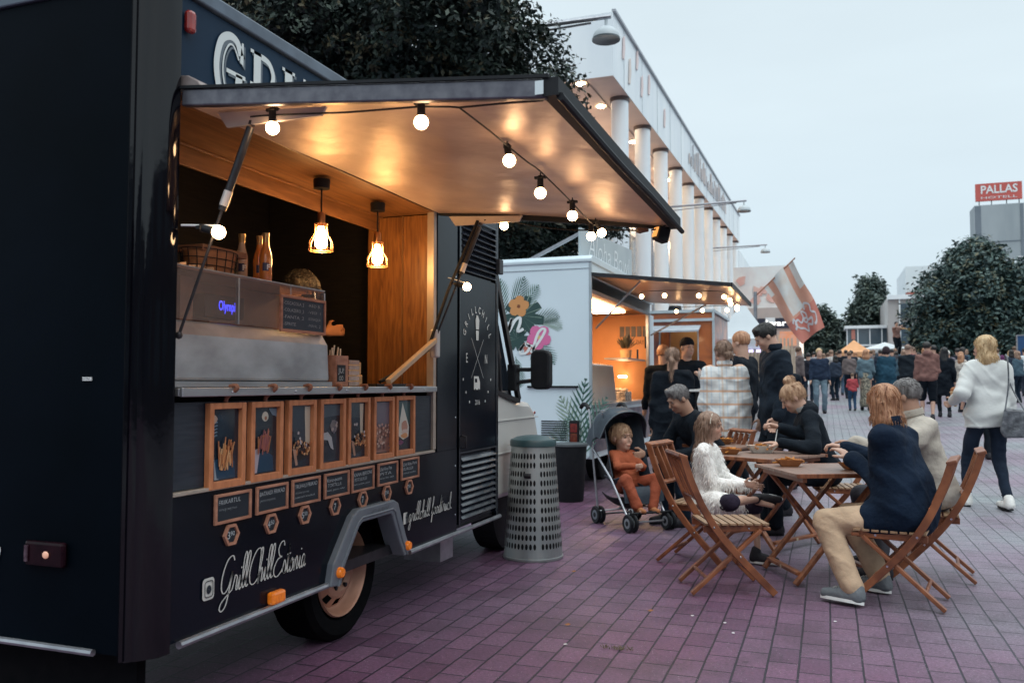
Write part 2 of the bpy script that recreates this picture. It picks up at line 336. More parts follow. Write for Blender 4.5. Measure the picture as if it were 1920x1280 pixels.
# ------------------------------------------------------------------ implicit surfaces for people
def rmat(yaw=0, pitch=0, roll=0):   # yaw about z, pitch nods forward (+), roll sideways
    return np.array(Euler((-pitch, roll, yaw), 'XYZ').to_matrix())
class Field:
    def __init__(s, lo, hi, h):
        s.h = h; s.lo = np.array(lo, float) - 2 * h
        s.n = np.maximum(4, np.ceil((np.array(hi) + 2 * h - s.lo) / h).astype(int) + 1)
        s.d = np.full(tuple(s.n), 0.5, np.float32)
    def win(s, lo, hi, pad):
        i0 = np.maximum(0, np.floor((np.array(lo) - pad - s.lo) / s.h).astype(int))
        i1 = np.minimum(s.n, np.ceil((np.array(hi) + pad - s.lo) / s.h).astype(int) + 1)
        if np.any(i1 <= i0): return None
        ax = [s.lo[a] + s.h * np.arange(i0[a], i1[a], dtype=np.float32) for a in range(3)]
        X, Y, Z = np.meshgrid(*ax, indexing='ij', sparse=True)
        return (slice(i0[0], i1[0]), slice(i0[1], i1[1]), slice(i0[2], i1[2])), X, Y, Z
    def _apply(s, w, b, k, sub):
        a = s.d[w]
        if sub:
            b = -b; h = np.clip(.5 - .5 * (b - a) / k, 0, 1) if k > 0 else (b < a)
            if k > 0: s.d[w] = b * (1 - h) + a * h + k * h * (1 - h)
            else: s.d[w] = np.maximum(a, b)
        elif k > 0:
            h = np.clip(.5 + .5 * (b - a) / k, 0, 1); s.d[w] = b * (1 - h) + a * h - k * h * (1 - h)
        else: s.d[w] = np.minimum(a, b)
    def cone(s, a, b, r1, r2=None, k=0.02, sub=False):
        r2 = r1 if r2 is None else r2; a = np.array(a, float); b = np.array(b, float); rm = max(r1, r2)
        w = s.win(np.minimum(a, b) - rm, np.maximum(a, b) + rm, k + 3 * s.h)
        if w is None: return
        w, X, Y, Z = w; d = b - a; L2 = max(float(d @ d), 1e-9)
        t = np.clip(((X - a[0]) * d[0] + (Y - a[1]) * d[1] + (Z - a[2]) * d[2]) / L2, 0, 1)
        q = np.sqrt((X - a[0] - t * d[0]) ** 2 + (Y - a[1] - t * d[1]) ** 2 + (Z - a[2] - t * d[2]) ** 2) - (r1 + (r2 - r1) * t)
        s._apply(w, q, k, sub)
    def ell(s, c, r, Rm=None, k=0.02, sub=False):
        c = np.array(c, float); r = np.array(r, float); rm = r.max()
        w = s.win(c - rm, c + rm, k + 3 * s.h)
        if w is None: return
        w, X, Y, Z = w; X = X - c[0]; Y = Y - c[1]; Z = Z - c[2]
        if Rm is not None: X, Y, Z = [Rm[0, i] * X + Rm[1, i] * Y + Rm[2, i] * Z for i in range(3)]
        k0 = np.sqrt((X / r[0]) ** 2 + (Y / r[1]) ** 2 + (Z / r[2]) ** 2)
        k1 = np.sqrt((X / r[0] ** 2) ** 2 + (Y / r[1] ** 2) ** 2 + (Z / r[2] ** 2) ** 2) + 1e-6
        s._apply(w, k0 * (k0 - 1) / k1, k, sub)
    def plane(s, p, n):          # keep the side n points away from
        p = np.array(p, float); n = np.array(n, float); n /= np.linalg.norm(n)
        w, X, Y, Z = s.win(s.lo, s.lo + s.n * s.h, 0)
        s.d[w] = np.maximum(s.d[w], (X - p[0]) * n[0] + (Y - p[1]) * n[1] + (Z - p[2]) * n[2])
    def warp(s, fn):
        w, X, Y, Z = s.win(s.lo, s.lo + s.n * s.h, 0); s.d[w] += fn(X, Y, Z)
    def mesh(s):
        D = s.d; D[0] = D[-1] = 0.5; D[:, 0] = D[:, -1] = 0.5; D[:, :, 0] = D[:, :, -1] = 0.5
        S = D < 0
        def c(A, i, j, k): return A[i:A.shape[0] - 1 + i, j:A.shape[1] - 1 + j, k:A.shape[2] - 1 + k]
        cnt = np.zeros(tuple(np.array(D.shape) - 1), np.int8)
        for i in (0, 1):
            for j in (0, 1):
                for k in (0, 1): cnt += c(S, i, j, k)
        idx = np.argwhere((cnt > 0) & (cnt < 8))
        if len(idx) == 0: return np.zeros((0, 3)), np.zeros((0, 4), int)
        ids = np.full(cnt.shape, -1, np.int32); ids[tuple(idx.T)] = np.arange(len(idx))
        acc = np.zeros((len(idx), 3)); num = np.zeros(len(idx))
        for ax in range(3):
            o1, o2 = [a for a in range(3) if a != ax]
            for u in (0, 1):
                for v in (0, 1):
                    p = idx.copy(); p[:, o1] += u; p[:, o2] += v; q = p.copy(); q[:, ax] += 1
                    a = D[tuple(p.T)]; b = D[tuple(q.T)]; m = (a < 0) != (b < 0)
                    t = np.where(m, a / np.where(m, a - b, 1), 0)
                    pos = np.zeros((len(idx), 3)); pos[:, ax] = t; pos[:, o1] = u; pos[:, o2] = v
                    acc += pos * m[:, None]; num += m
        V = s.lo + (idx + acc / num[:, None]) * s.h
        F = []
        for ax in range(3):
            o1 = (ax + 1) % 3; o2 = (ax + 2) % 3
            A = S; B = np.roll(S, -1, ax); e = np.argwhere(A != B)
            e = e[(e[:, ax] < D.shape[ax] - 1) & (e[:, o1] > 0) & (e[:, o2] > 0)]
            e = e[(e[:, o1] < D.shape[o1] - 1) & (e[:, o2] < D.shape[o2] - 1)]
            def g(d1, d2):
                p = e.copy(); p[:, o1] -= d1; p[:, o2] -= d2; return ids[tuple(p.T)]
            q = np.stack([g(1, 1), g(0, 1), g(0, 0), g(1, 0)], 1)
            fl = ~S[tuple(e.T)]; q[fl] = q[fl][:, ::-1]
            F.append(q)
        F = np.concatenate(F); F = F[(F >= 0).all(1)]
        return V, F
def field_obj(name, fld, m, parent, col=None, smooth_it=1):
    V, F = fld.mesh()
    if len(F) == 0: return None
    for _ in range(smooth_it):     # light Laplacian smoothing
        A = np.zeros_like(V); n = np.zeros(len(V))
        for a, b in ((0, 1), (1, 2), (2, 3), (3, 0)):
            np.add.at(A, F[:, a], V[F[:, b]]); np.add.at(A, F[:, b], V[F[:, a]]); np.add.at(n, F[:, a], 1); np.add.at(n, F[:, b], 1)
        V = V * .5 + .5 * A / np.maximum(n, 1)[:, None]
    me = bpy.data.meshes.new(name); me.vertices.add(len(V)); me.vertices.foreach_set('co', V.astype(np.float32).ravel())
    me.loops.add(F.size); me.loops.foreach_set('vertex_index', F.ravel().astype(np.int32))
    me.polygons.add(len(F)); me.polygons.foreach_set('loop_start', np.arange(0, F.size, 4, dtype=np.int32))
    me.polygons.foreach_set('use_smooth', np.ones(len(F), bool)); me.update(calc_edges=True)
    me.materials.append(m)
    if col is not None:
        at = me.color_attributes.new('Col', 'FLOAT_COLOR', 'POINT')
        C4 = np.ones((len(V), 4), np.float32); C4[:, :3] = col(V); at.data.foreach_set('color', C4.ravel())
    o = bpy.data.objects.new(name, me); COL.objects.link(o); o.parent = parent
    return o

A3 = lambda *a: np.array(a, float)
def unit(v): v = np.array(v, float); return v / (np.linalg.norm(v) + 1e-9)
def ik(a, c, l1, l2, pole):
    a = A3(*a); c = A3(*c); d = c - a; D = np.linalg.norm(d)
    if D > (l1 + l2) * .995: c = a + d / D * (l1 + l2) * .995; d = c - a; D = np.linalg.norm(d)
    x = (l1 * l1 - l2 * l2 + D * D) / (2 * D); hgt = math.sqrt(max(l1 * l1 - x * x, 0)); u = d / D
    p = A3(*pole); p = p - u * (p @ u); p = unit(p)
    return a + u * x + p * hgt, c

SKIN = lambda tone: mat('skin_%s' % tone, dict(fair=(.52, .33, .25), tan=(.40, .235, .165), warm=(.55, .27, .14))[tone], 0.5,
                        c2=dict(fair=(.47, .28, .21), tan=(.35, .20, .14), warm=(.48, .23, .11))[tone], ns=14, vcol=True, spec=0.4)
HAIRS = dict(brown=((.075, .042, .026), (.15, .09, .055)), dark=((.006, .006, .007), (.016, .014, .013)), black=((.006, .007, .009), (.014, .015, .018)),
             blonde=((.50, .33, .17), (.66, .50, .30)), honey=((.34, .19, .11), (.62, .42, .27)), red=((.26, .11, .055), (.50, .27, .15)), grey=((.07, .065, .065), (.20, .19, .19)),
             ash=((.15, .085, .055), (.33, .215, .155)), white=((.62, .60, .55), (.72, .70, .66)), bald=((.16, .10, .08), (.24, .16, .12)))
def hairmat(c):
    a, b = HAIRS[c]; return mat('hair_' + c, a, 0.5, c2=b, ns=7, stretch=(9, 9, 1.0), bump=0.6, bs=9, bdist=0.008, detail=6, dist=.4)

NEARP = []
def person(name, loc, face, label, group=None, h=1.72, res=0.022, sit=False, lean=0, roll=0, head=(0, 0), tone='fair', hair=('short', 'brown'),
           top=((.02, .03, .05), 'jacket', {}), bottom=((.03, .04, .06), 'trousers', {}), shoe=(.02, .02, .025),
           lh=None, rh=None, lf=None, rf=None, pelvis=None, lp=None, rp=None, lk=None, rk=None, face_detail=None, fem=False, twist=0,
           curl=0.5, palm=None, worldpts=False, eyes=None, cat='person', hs=1.0, bw=1.0):
    T = Thing(name, label, cat, loc, rzdir(*face), group); s = h / 1.75
    inv = np.array(T.inv)
    tl = (lambda p: (inv[:3, :3] @ A3(*p) + inv[:3, 3]) / s) if worldpts else (lambda p: A3(*p))
    pel = A3(*(pelvis or ((0, 0, .57 / s) if sit else (0, 0, .96))))
    L_, rl = R(lean), R(roll)
    up = A3(math.sin(rl) * math.cos(L_), math.sin(L_), math.cos(L_) * math.cos(rl)); up = unit(up)
    ft = math.cos(R(twist)); st = math.sin(R(twist))
    rt = A3(ft, st, 0); rt = unit(rt - up * (rt @ up)); fw = np.cross(up, rt)
    neck = pel + up * .50 + fw * -.01
    shw = (.155 if fem else .178)
    Ls = neck - rt * shw - up * .045; Rs = neck + rt * shw - up * .045
    hy, hp = head; HR = rmat(R(hy), R(hp) + L_ * .45, 0)
    hc = neck + up * (.075 - .02 * (hs - 1)) + A3(*(HR @ A3(0, .018, .10 * hs)))
    H_ = lambda x, y, z: hc + HR @ (A3(x, y, z) * hs)
    gz = lambda p, d: A3(*p) if p is None else p
    lh_ = tl(lh) if lh is not None else (Ls + A3(-.07, .05, -.56) if not sit else pel + A3(-.13, .35, .10))
    rh_ = tl(rh) if rh is not None else (Rs + A3(.07, .05, -.56) if not sit else pel + A3(.13, .35, .10))
    le, lw = ik(Ls, lh_, .30, .265, lp or (-.35, -1, -.25)); re, rw = ik(Rs, rh_, .30, .265, rp or (.35, -1, -.25))
    hipw = .095
    Lh = pel + A3(-hipw * ft, -hipw * st, -.03); Rh = pel + A3(hipw * ft, hipw * st, -.03)
    lf_ = tl(lf) if lf is not None else (A3(-.10, .0, .085) if not sit else pel * A3(1, 1, 0) + A3(-.12, .42, .085))
    rf_ = tl(rf) if rf is not None else (A3(.10, .03, .085) if not sit else pel * A3(1, 1, 0) + A3(.12, .42, .085))
    lkn, la = ik(Lh, lf_, .44, .43, lk or (-.1, 1, .3)); rkn, ra = ik(Rh, rf_, .44, .43, rk or (.1, 1, .3))
    S = lambda p: A3(*p) * s
    pts = np.array([pel, neck, hc + up * .14, le, lw, re, rw, lkn, la, rkn, ra, Ls, Rs])
    lo = (pts.min(0) - A3(.16, .16, .10)) * s; hi = (pts.max(0) + A3(.16, .20, .12) * max(1, hs)) * s
    near = res < .012
    # ---- body, one continuous skin
    B = Field(lo, hi, res); c = lambda a, b, r1, r2=None, k=.02, F=B, **q: F.cone(S(a), S(b), r1 * s * bw, (r2 or r1) * s * bw, k * s, **q)
    el = lambda p, r, k=.02, F=B, Rm=None, **q: F.ell(S(p), A3(*r) * s * hs, Rm if Rm is not None else HR, k * s * hs, **q)
    for t, w_, r_ in ((0, .075, .085), (.16, .05, .085), (.30, .07, .09), (.40, .085, .085)):
        m_ = pel + up * t; c(m_ - rt * w_, m_ + rt * w_, r_, k=.06)
    c(Ls + rt * .03, Rs - rt * .03, .045, k=.06)
    c(neck - up * .03, neck + up * .07 + fw * .012, .052, .046 if fem else .052, k=.03)
    c(neck + up * .02, H_(0, -.02, -.03), .046 if fem else .052, k=.03)
    for a, b, w_ in ((Ls, le, lw), (Rs, re, rw)):
        c(a, b, .040, .033, k=.03); c(b, w_, .033, .022, k=.01)
    for a, b, w_ in ((Lh, lkn, la), (Rh, rkn, ra)):
        c(a, b, .070, .047, k=.03); c(b, w_, .047, .032, k=.015)
        u_ = unit(w_ - b); m_ = b + u_ * .14; bk = unit(np.cross(u_, rt)); c(m_ + bk * -.012, m_ + u_ * .06 - bk * .012, .045, .036, k=.03)
    # head
    el(H_(0, -.012, .032), (.074, .094, .086), .0); el(H_(0, .030, -.040), (.056, .062, .074), .03); el(H_(0, .062, -.085), (.026, .026, .022), .02)
    c(neck + up * .04, H_(0, -.02, -.05), .050 if not fem else .045, k=.03)
    if near:
        c(H_(0, .094, .012), H_(0, .112, -.026), .007, .012, k=.012)
        for q in (-1, 1):
            el(H_(q * .031, .098, .010), (.017, .014, .011), .012, sub=True); el(H_(q * .024, .086, .030), (.024, .010, .007), .012)
            el(H_(q * .033, .066, -.030), (.020, .022, .024), .02)
            el(H_(q * .031, .079, .009), (.012, .0115, .010), .003)
        el(H_(0, .092, -.058), (.021, .011, .006), .006); el(H_(0, .090, -.068), (.018, .011, .006), .006)
    for q in (-1, 1): el(H_(q * .076, -.006, -.008), (.010, .020, .030), .008)
    # hands
    def hand(el_, w, side, cu):
        f = unit(w - el_); n = A3(-side * 1.0, 0, 0) if palm is None else A3(*palm); n = unit(n - f * (n @ f)); sd = np.cross(f, n) * side
        if not near:
            c(w, w + f * .09 + n * .01, .030, .022, k=.01); c(w + f * .02 + sd * .02, w + f * .08 + sd * .05, .012, k=.01); return
        for o in (-.024, -.008, .008, .024): c(w + f * .015 + sd * o * .6, w + f * .082 + sd * o, .016, .0125, k=.012)
        for o, l_ in ((-.029, .058), (-.010, .074), (.010, .080), (.029, .070)):
            p = w + f * .085 + sd * o; a_ = cu * .6
            for g_, r_ in ((.45, .0100), (.32, .0090), (.25, .0080)):
                d_ = unit(f * math.cos(a_) + n * math.sin(a_)); q_ = p + d_ * l_ * g_; c(p, q_, r_, r_ * .93, k=.003); p = q_; a_ += cu
        p = w + f * .025 + sd * .028 + n * .006; q_ = p + unit(f * .6 + sd * .7 + n * .3) * .045; c(p, q_, .014, .011, k=.01); c(q_, q_ + unit(f * .9 + sd * .15 + n * .4) * .032, .0105, .009, k=.004)
    cu2 = curl if isinstance(curl, (tuple, list)) else (curl, curl)
    hand(le, lw, 1, cu2[0]); hand(re, rw, -1, cu2[1])
    # feet
    for a, b in ((lkn, la), (rkn, ra)):
        d_ = unit((a - b) * 0 + A3(0, 1, 0)); d_ = unit(fwd_of(a, b)); c(b + A3(0, 0, -.03) - d_ * .02, b + d_ * .12 - A3(0, 0, .055), .034, .026, k=.02)
    def paint(V):
        P_ = (V / s - hc) @ HR / hs; C_ = np.ones((len(V), 3))
        def blob(x, y, z, r, col, ry=None):
            d = np.sqrt(((np.abs(P_[:, 0]) - x) / r[0]) ** 2 + ((P_[:, 1] - y) / .03) ** 2 + ((P_[:, 2] - z) / r[1]) ** 2); m = np.clip(1.35 - d, 0, 1)[:, None]
            C_[:] = C_ * (1 - m) + A3(*col) * m
        if near:
            blob(.029, .088, .036, (.018, .005), (.45, .36, .3)); blob(0, .098, -.063, (.019, .009), (1.0, .58, .55)); blob(.036, .075, -.03, (.018, .018), (1.05, .85, .82))
            blob(.031, .086, .014, (.015, .005), (.5, .4, .35))
        return C_
    body = field_obj('body', B, SKIN(tone), T.o, paint, 1 if near else 0)
    if near and eyes is not False:
        for q in (-1, 1):
            mb = MB(); cc = H_(q * .031, .0805, .009) * s; mb.ball(cc, .0098 * s * hs, 12, (1, 1, .62)); kk = H_(q * .031, .0850, .0088) * s
            mb.ball(kk, .0062 * s * hs, 8, k=1)
            p = mesh_obj('eye', mb, [mat('eye_white', (.20, .18, .17), .5), mat('eye_iris', (.02, .03, .035), .1)], True); p.parent = T.o
    # ---- bottom
    bc, bk_, bo = bottom; bo = dict(bo); bm_ = bo.get('mat') or cloth('cloth_%03d_%03d_%03d' % tuple(int(x * 999) for x in bc), bc)
    if bk_:
        G = Field(lo, hi, res); g = lambda a, b, r1, r2=None, k=.03, **q: G.cone(S(a), S(b), r1 * s * bw, (r2 or r1) * s * bw, k * s, **q)
        wq = bo.get('loose', 1.0)
        c2_ = pel + up * .02; g(c2_ - rt * .06, c2_ + rt * .06, .108, k=.05); g(pel + up * .12 - rt * .04, pel + up * .12 + rt * .04, .098, k=.05)
        if bk_ in ('trousers', 'leggings', 'shorts'):
            r1, r2, r3 = dict(trousers=(.098, .072, .062), leggings=(.090, .060, .044), shorts=(.100, .088, .06))[bk_]
            for a, b, w_ in ((Lh, lkn, la), (Rh, rkn, ra)):
                if bk_ == 'shorts': g(a, b, r1 * wq, r2 * wq)
                else: g(a, b, r1 * wq, r2 * wq); e_ = w_ + (b - w_) * (.03 if bk_ == 'trousers' else .12); g(b, e_, r2 * wq, r3 * wq, k=.02)
        elif bk_ == 'skirt':
            z_ = bo.get('hem', .45); kk = (lkn + rkn) / 2
            if sit: g(Lh, lkn, .105, .095, k=.08); g(Rh, rkn, .105, .095, k=.08)
            else:
                g(pel, A3(0, .0, z_ + .1), .12, bo.get('flare', .19), k=.05); G.plane(A3(0, 0, z_) * s, (0, 0, -1))
        fold(G, .006 * s if near else .008 * s, s, 31)
        field_obj(bk_, G, bm_, T.o, None, 1)
    # ---- top
    tc_, tk, to = top; to = dict(to); tm = to.get('mat') or cloth('cloth_%03d_%03d_%03d' % tuple(int(x * 999) for x in tc_), tc_)
    G = Field(lo, hi, res); g = lambda a, b, r1, r2=None, k=.03, **q: G.cone(S(a), S(b), r1 * s * bw, (r2 or r1) * s * bw, k * s, **q)
    q_ = to.get('loose', 1.0); a_ = to.get('arm', 1.0)
    for t, w_, r_ in ((.02, .082, .120 * q_), (.16, .068, .112 * q_), (.30, .085, .115), (.40, .095, .108)):
        m_ = pel + up * t; g(m_ - rt * w_, m_ + rt * w_, r_ * (.94 if fem else 1), k=.06)
    g(Ls + rt * .02, Rs - rt * .02, .066, k=.05)
    g(neck - up * .02 - fw * .005, neck + up * to.get('collar', .015), .066, .058, k=.03)
    sl = to.get('sleeve', 1.0)
    for a, b, w_ in ((Ls, le, lw), (Rs, re, rw)):
        g(a, b, .064 * a_, .054 * a_, k=.04)
        if sl > .5: g(b, b + (w_ - b) * min(sl, .95), .053 * a_, .040 * a_, k=.02)
    hem = to.get('hem', .08)
    if hem > .1:
        if sit:
            for a, b in ((Lh, lkn), (Rh, rkn)): g(a, a + (b - a) * min(.75, hem), .118, .11, k=.06)
        else:
            f_ = to.get('flare', .02); g(pel - up * .0 - rt * .05, pel - A3(0, 0, hem) - rt * (.05 + f_), .115 * q_, k=.06); g(pel + rt * .05, pel - A3(0, 0, hem) + rt * (.05 + f_), .115 * q_, k=.06)
    if not sit: G.plane((pel - A3(0, 0, hem)) * s, (0, 0, -1))
    if tk == 'hoodie' or to.get('hood'):
        el2 = neck + up * .03 - fw * .05; G.ell(S(el2), A3(.11, .065, .07) * s, None, .02 * s); g(neck + up * .05 + rt * .06 - fw * .01, neck + up * .05 - rt * .06 - fw * .01, .035, k=.03)
    fold(G, (.010 if near else .012) * s * to.get('folds', 1), s, 17 + len(label))
    to_ = field_obj(tk, G, tm, T.o, None, 1)
    # ---- shoes
    if shoe is not None:
        sm = cloth('shoe_%03d_%03d_%03d' % tuple(int(x * 999) for x in shoe), shoe, rough=.6)
        for a, b in ((lkn, la), (rkn, ra)):
            d_ = unit(fwd_of(a, b)); G = Field(np.minimum(S(b), S(b + d_ * .2)) - .12 * s, np.maximum(S(b), S(b + d_ * .2)) + .10 * s, min(res, .010))
            shin = unit(a - b); dn = unit(np.cross(np.cross(d_, shin), d_)) * -1
            t_ = b + dn * .045
            G.cone(S(t_ - d_ * .035), S(t_ + d_ * .06 + dn * .002), .046 * s, .046 * s, .02 * s); G.cone(S(t_ + d_ * .05), S(t_ + d_ * .165 + dn * .008), .044 * s, .034 * s, .02 * s)
            G.cone(S(b - d_ * .02), S(b + shin * .03 - d_ * .015), .046 * s, .044 * s, .03 * s)
            G.plane(S(t_ + dn * .040), dn)
            sh = field_obj('shoe', G, sm, T.o, None, 1)
            if near and to.get('sole', True):
                mb = MB(); sdv = np.cross(d_, dn); rr = []
                for t in np.linspace(0, 2 * PI, 20, endpoint=False):
                    x = math.cos(t); y = math.sin(t); wd_ = .047 if x < 0 else .044 - .008 * x
                    rr.append(t_ + d_ * (.062 + .138 * x) + sdv * (wd_ * y * (1 if abs(x) < .8 else 1)))
                n_ = len(rr); vs = [S(p + dn * .024) for p in rr] + [S(p + dn * .043) for p in rr]
                mb.add(vs, [tuple(range(n_)), tuple(range(2 * n_ - 1, n_ - 1, -1))] + [(i, (i + 1) % n_, (i + 1) % n_ + n_, i + n_) for i in range(n_)])
                p = mesh_obj('sole', mb, M['plwhite'] if to.get('whitesole') else M['rubber']); p.parent = sh
    # ---- hair
    ht, hcol = hair[0], hair[1]; hm = hairmat(hcol) if hcol in HAIRS else cloth('hat_' + ht, hcol)
    hl = hc - A3(.22, .22, .62 if ht in ('long', 'verylong') else .24) * hs; hh_ = hc + A3(.22, .22, .24) * hs
    G = Field(hl * s, hh_ * s, max(min(res, .012), .005) if near else min(res, .016))
    e2 = lambda p, r, k=.015, **q: G.ell(S(p), A3(*r) * s * hs, HR, k * s, **q)
    g = lambda a, b, r1, r2=None, k=.02, **q: G.cone(S(a), S(b), r1 * s * hs, (r2 or r1) * s * hs, k * s, **q)
    if ht == 'beanie':
        e2(H_(0, -.014, .045), (.086, .106, .092)); G.plane(S(H_(0, 0, .022)), HR @ A3(0, .25, -1)); 
    elif ht == 'hoodup':
        e2(H_(0, -.03, .02), (.105, .115, .13)); e2(H_(0, .09, -.01), (.065, .08, .09), .01, sub=True)
    else:
        e2(H_(0, -.016, .036), (.083, .102, .094) if ht != 'bald' else (.0765, .0955, .0885))
        if ht in ('short', 'shortback', 'bald'):
            e2(H_(0, .075, -.045), (.085, .085, .100), .012, sub=True); e2(H_(0, .0, -.075), (.12, .125, .062), .01, sub=True)
            if ht == 'bald': e2(H_(0, .03, .09), (.07, .09, .06), .01, sub=True)
            if ht == 'short': g(H_(-.035, .055, .098), H_(.04, .045, .100), .022, k=.03)
        else:
            if ht != 'bowl': e2(H_(0, .095, -.035), (.066, .075, .098), .012, sub=True)
            if ht in ('bun', 'lowbun', 'pony'):
                e2(H_(0, .0, -.075), (.12, .125, .058), .01, sub=True)
                if ht == 'bun': e2(H_(0, -.055, .145), (.040, .040, .036), .01); g(H_(.01, -.08, .15), H_(-.015, -.03, .165), .016, k=.008)
                if ht == 'lowbun': e2(H_(0, -.118, -.035), (.042, .035, .036), .01); g(H_(.03, -.13, -.05), H_(-.03, -.135, -.03), .015, k=.008)
                if ht == 'pony':
                    a = H_(0, -.105, .02); g(a, a + A3(0, -.05, -.06), .024, .03); g(a + A3(0, -.05, -.06), a + A3(-.0, -.06, -.26), .03, .014)
            if ht == 'bowl':
                e2(H_(0, .0, -.085), (.12, .125, .058), .01, sub=True); e2(H_(0, .10, -.075), (.07, .07, .10), .01, sub=True)
            if ht in ('bob', 'long', 'verylong'):
                ln = dict(bob=.20, long=.48, verylong=.42)[ht]; dn = A3(0, 0, -1); bk = -fw if lean > 15 else HR @ A3(0, -1, 0); bk = unit(bk * A3(1, 1, 0))
                for x in (-.055, -.02, .02, .055):
                    a = H_(x, -.06 + abs(x) * .5, -.01); kb = .055 if ht == 'long' else .02; b = a + dn * (ln * .5) + bk * kb; c3 = a + dn * ln + bk * (kb * 1.2 if ht == 'long' else 0)
                    g(a, b, .040, .040, k=.02); g(b, c3, .038, .018 if ln > .2 else .035, k=.02)
                for x in (-1, 1):
                    a = H_(x * .074, -.04 if ht == 'long' else -.01, .02); b = a + dn * (ln * .55); g(a, b, .022, .026, k=.02); g(b, b + dn * (ln * .4) + bk * .01, .026, .012, k=.02)
    rs = np.random.RandomState(len(label) * 7 + 3)
    ph = rs.rand(6) * 6
    am = (.0035 if near else .004) * s
    if ht not in ('beanie', 'hoodup'):
        def hw(X, Y, Z):
            x = (X / s - hc[0]); y = (Y / s - hc[1]); z = (Z / s - hc[2]); an = np.arctan2(y, x)
            return am * (np.sin(an * 23 + ph[0] + 6 * z) * .6 + np.sin(an * 41 + ph[1] + 11 * z + np.sin(z * 30)) * .5 + np.sin(an * 9 + z * 22 + ph[2]) * .7)
        G.warp(hw)
    field_obj('hair' if ht not in ('beanie', 'hoodup') else ('beanie' if ht == 'beanie' else 'hood'), G, hm, T.o, None, 0 if near else 0)
    T.ht = ht; T.hm = hm; T.near = near
    T.j = dict(hc=hc * s, HR=HR, s=s, lw=lw * s, rw=rw * s, neck=neck * s, pel=pel * s, up=up, fw=fw, rt=rt, lk=lkn * s, rk=rkn * s, la=la * s, ra=ra * s)
    T.top = to_
    if near: NEARP.append(T)
    return T
def fwd_of(knee, ank):
    sh = knee - ank; f = A3(0, 1, 0); 
    if abs(unit(sh)[1]) > .75 and sh[2] < .2: f = A3(0, .3, 1)
    return f
def fold(G, amp, s, seed):
    rs = np.random.RandomState(seed); P = rs.rand(4, 4) * 6
    def f(X, Y, Z):
        u = X / s; v = Y / s; w = Z / s
        return amp * (np.sin(17 * w + 9 * u + 3 * np.sin(7 * v + P[0, 0]) + P[0, 1]) * .5 + np.sin(31 * w - 14 * u + 4 * np.sin(9 * u + P[1, 0]) + 8 * v + P[1, 1]) * .35 + np.sin(23 * u + 19 * v + 5 * np.sin(11 * w + P[2, 0]) + P[2, 1]) * .3
                      - .55 * np.maximum(0, np.sin(46 * w + 20 * u - 17 * v + 4 * np.sin(8 * u + P[3, 0]) + 3 * np.sin(6 * w + P[3, 1]))) ** 3 * (np.sin(7 * u + 9 * w + P[3, 2]) > -.1))
    G.warp(f)

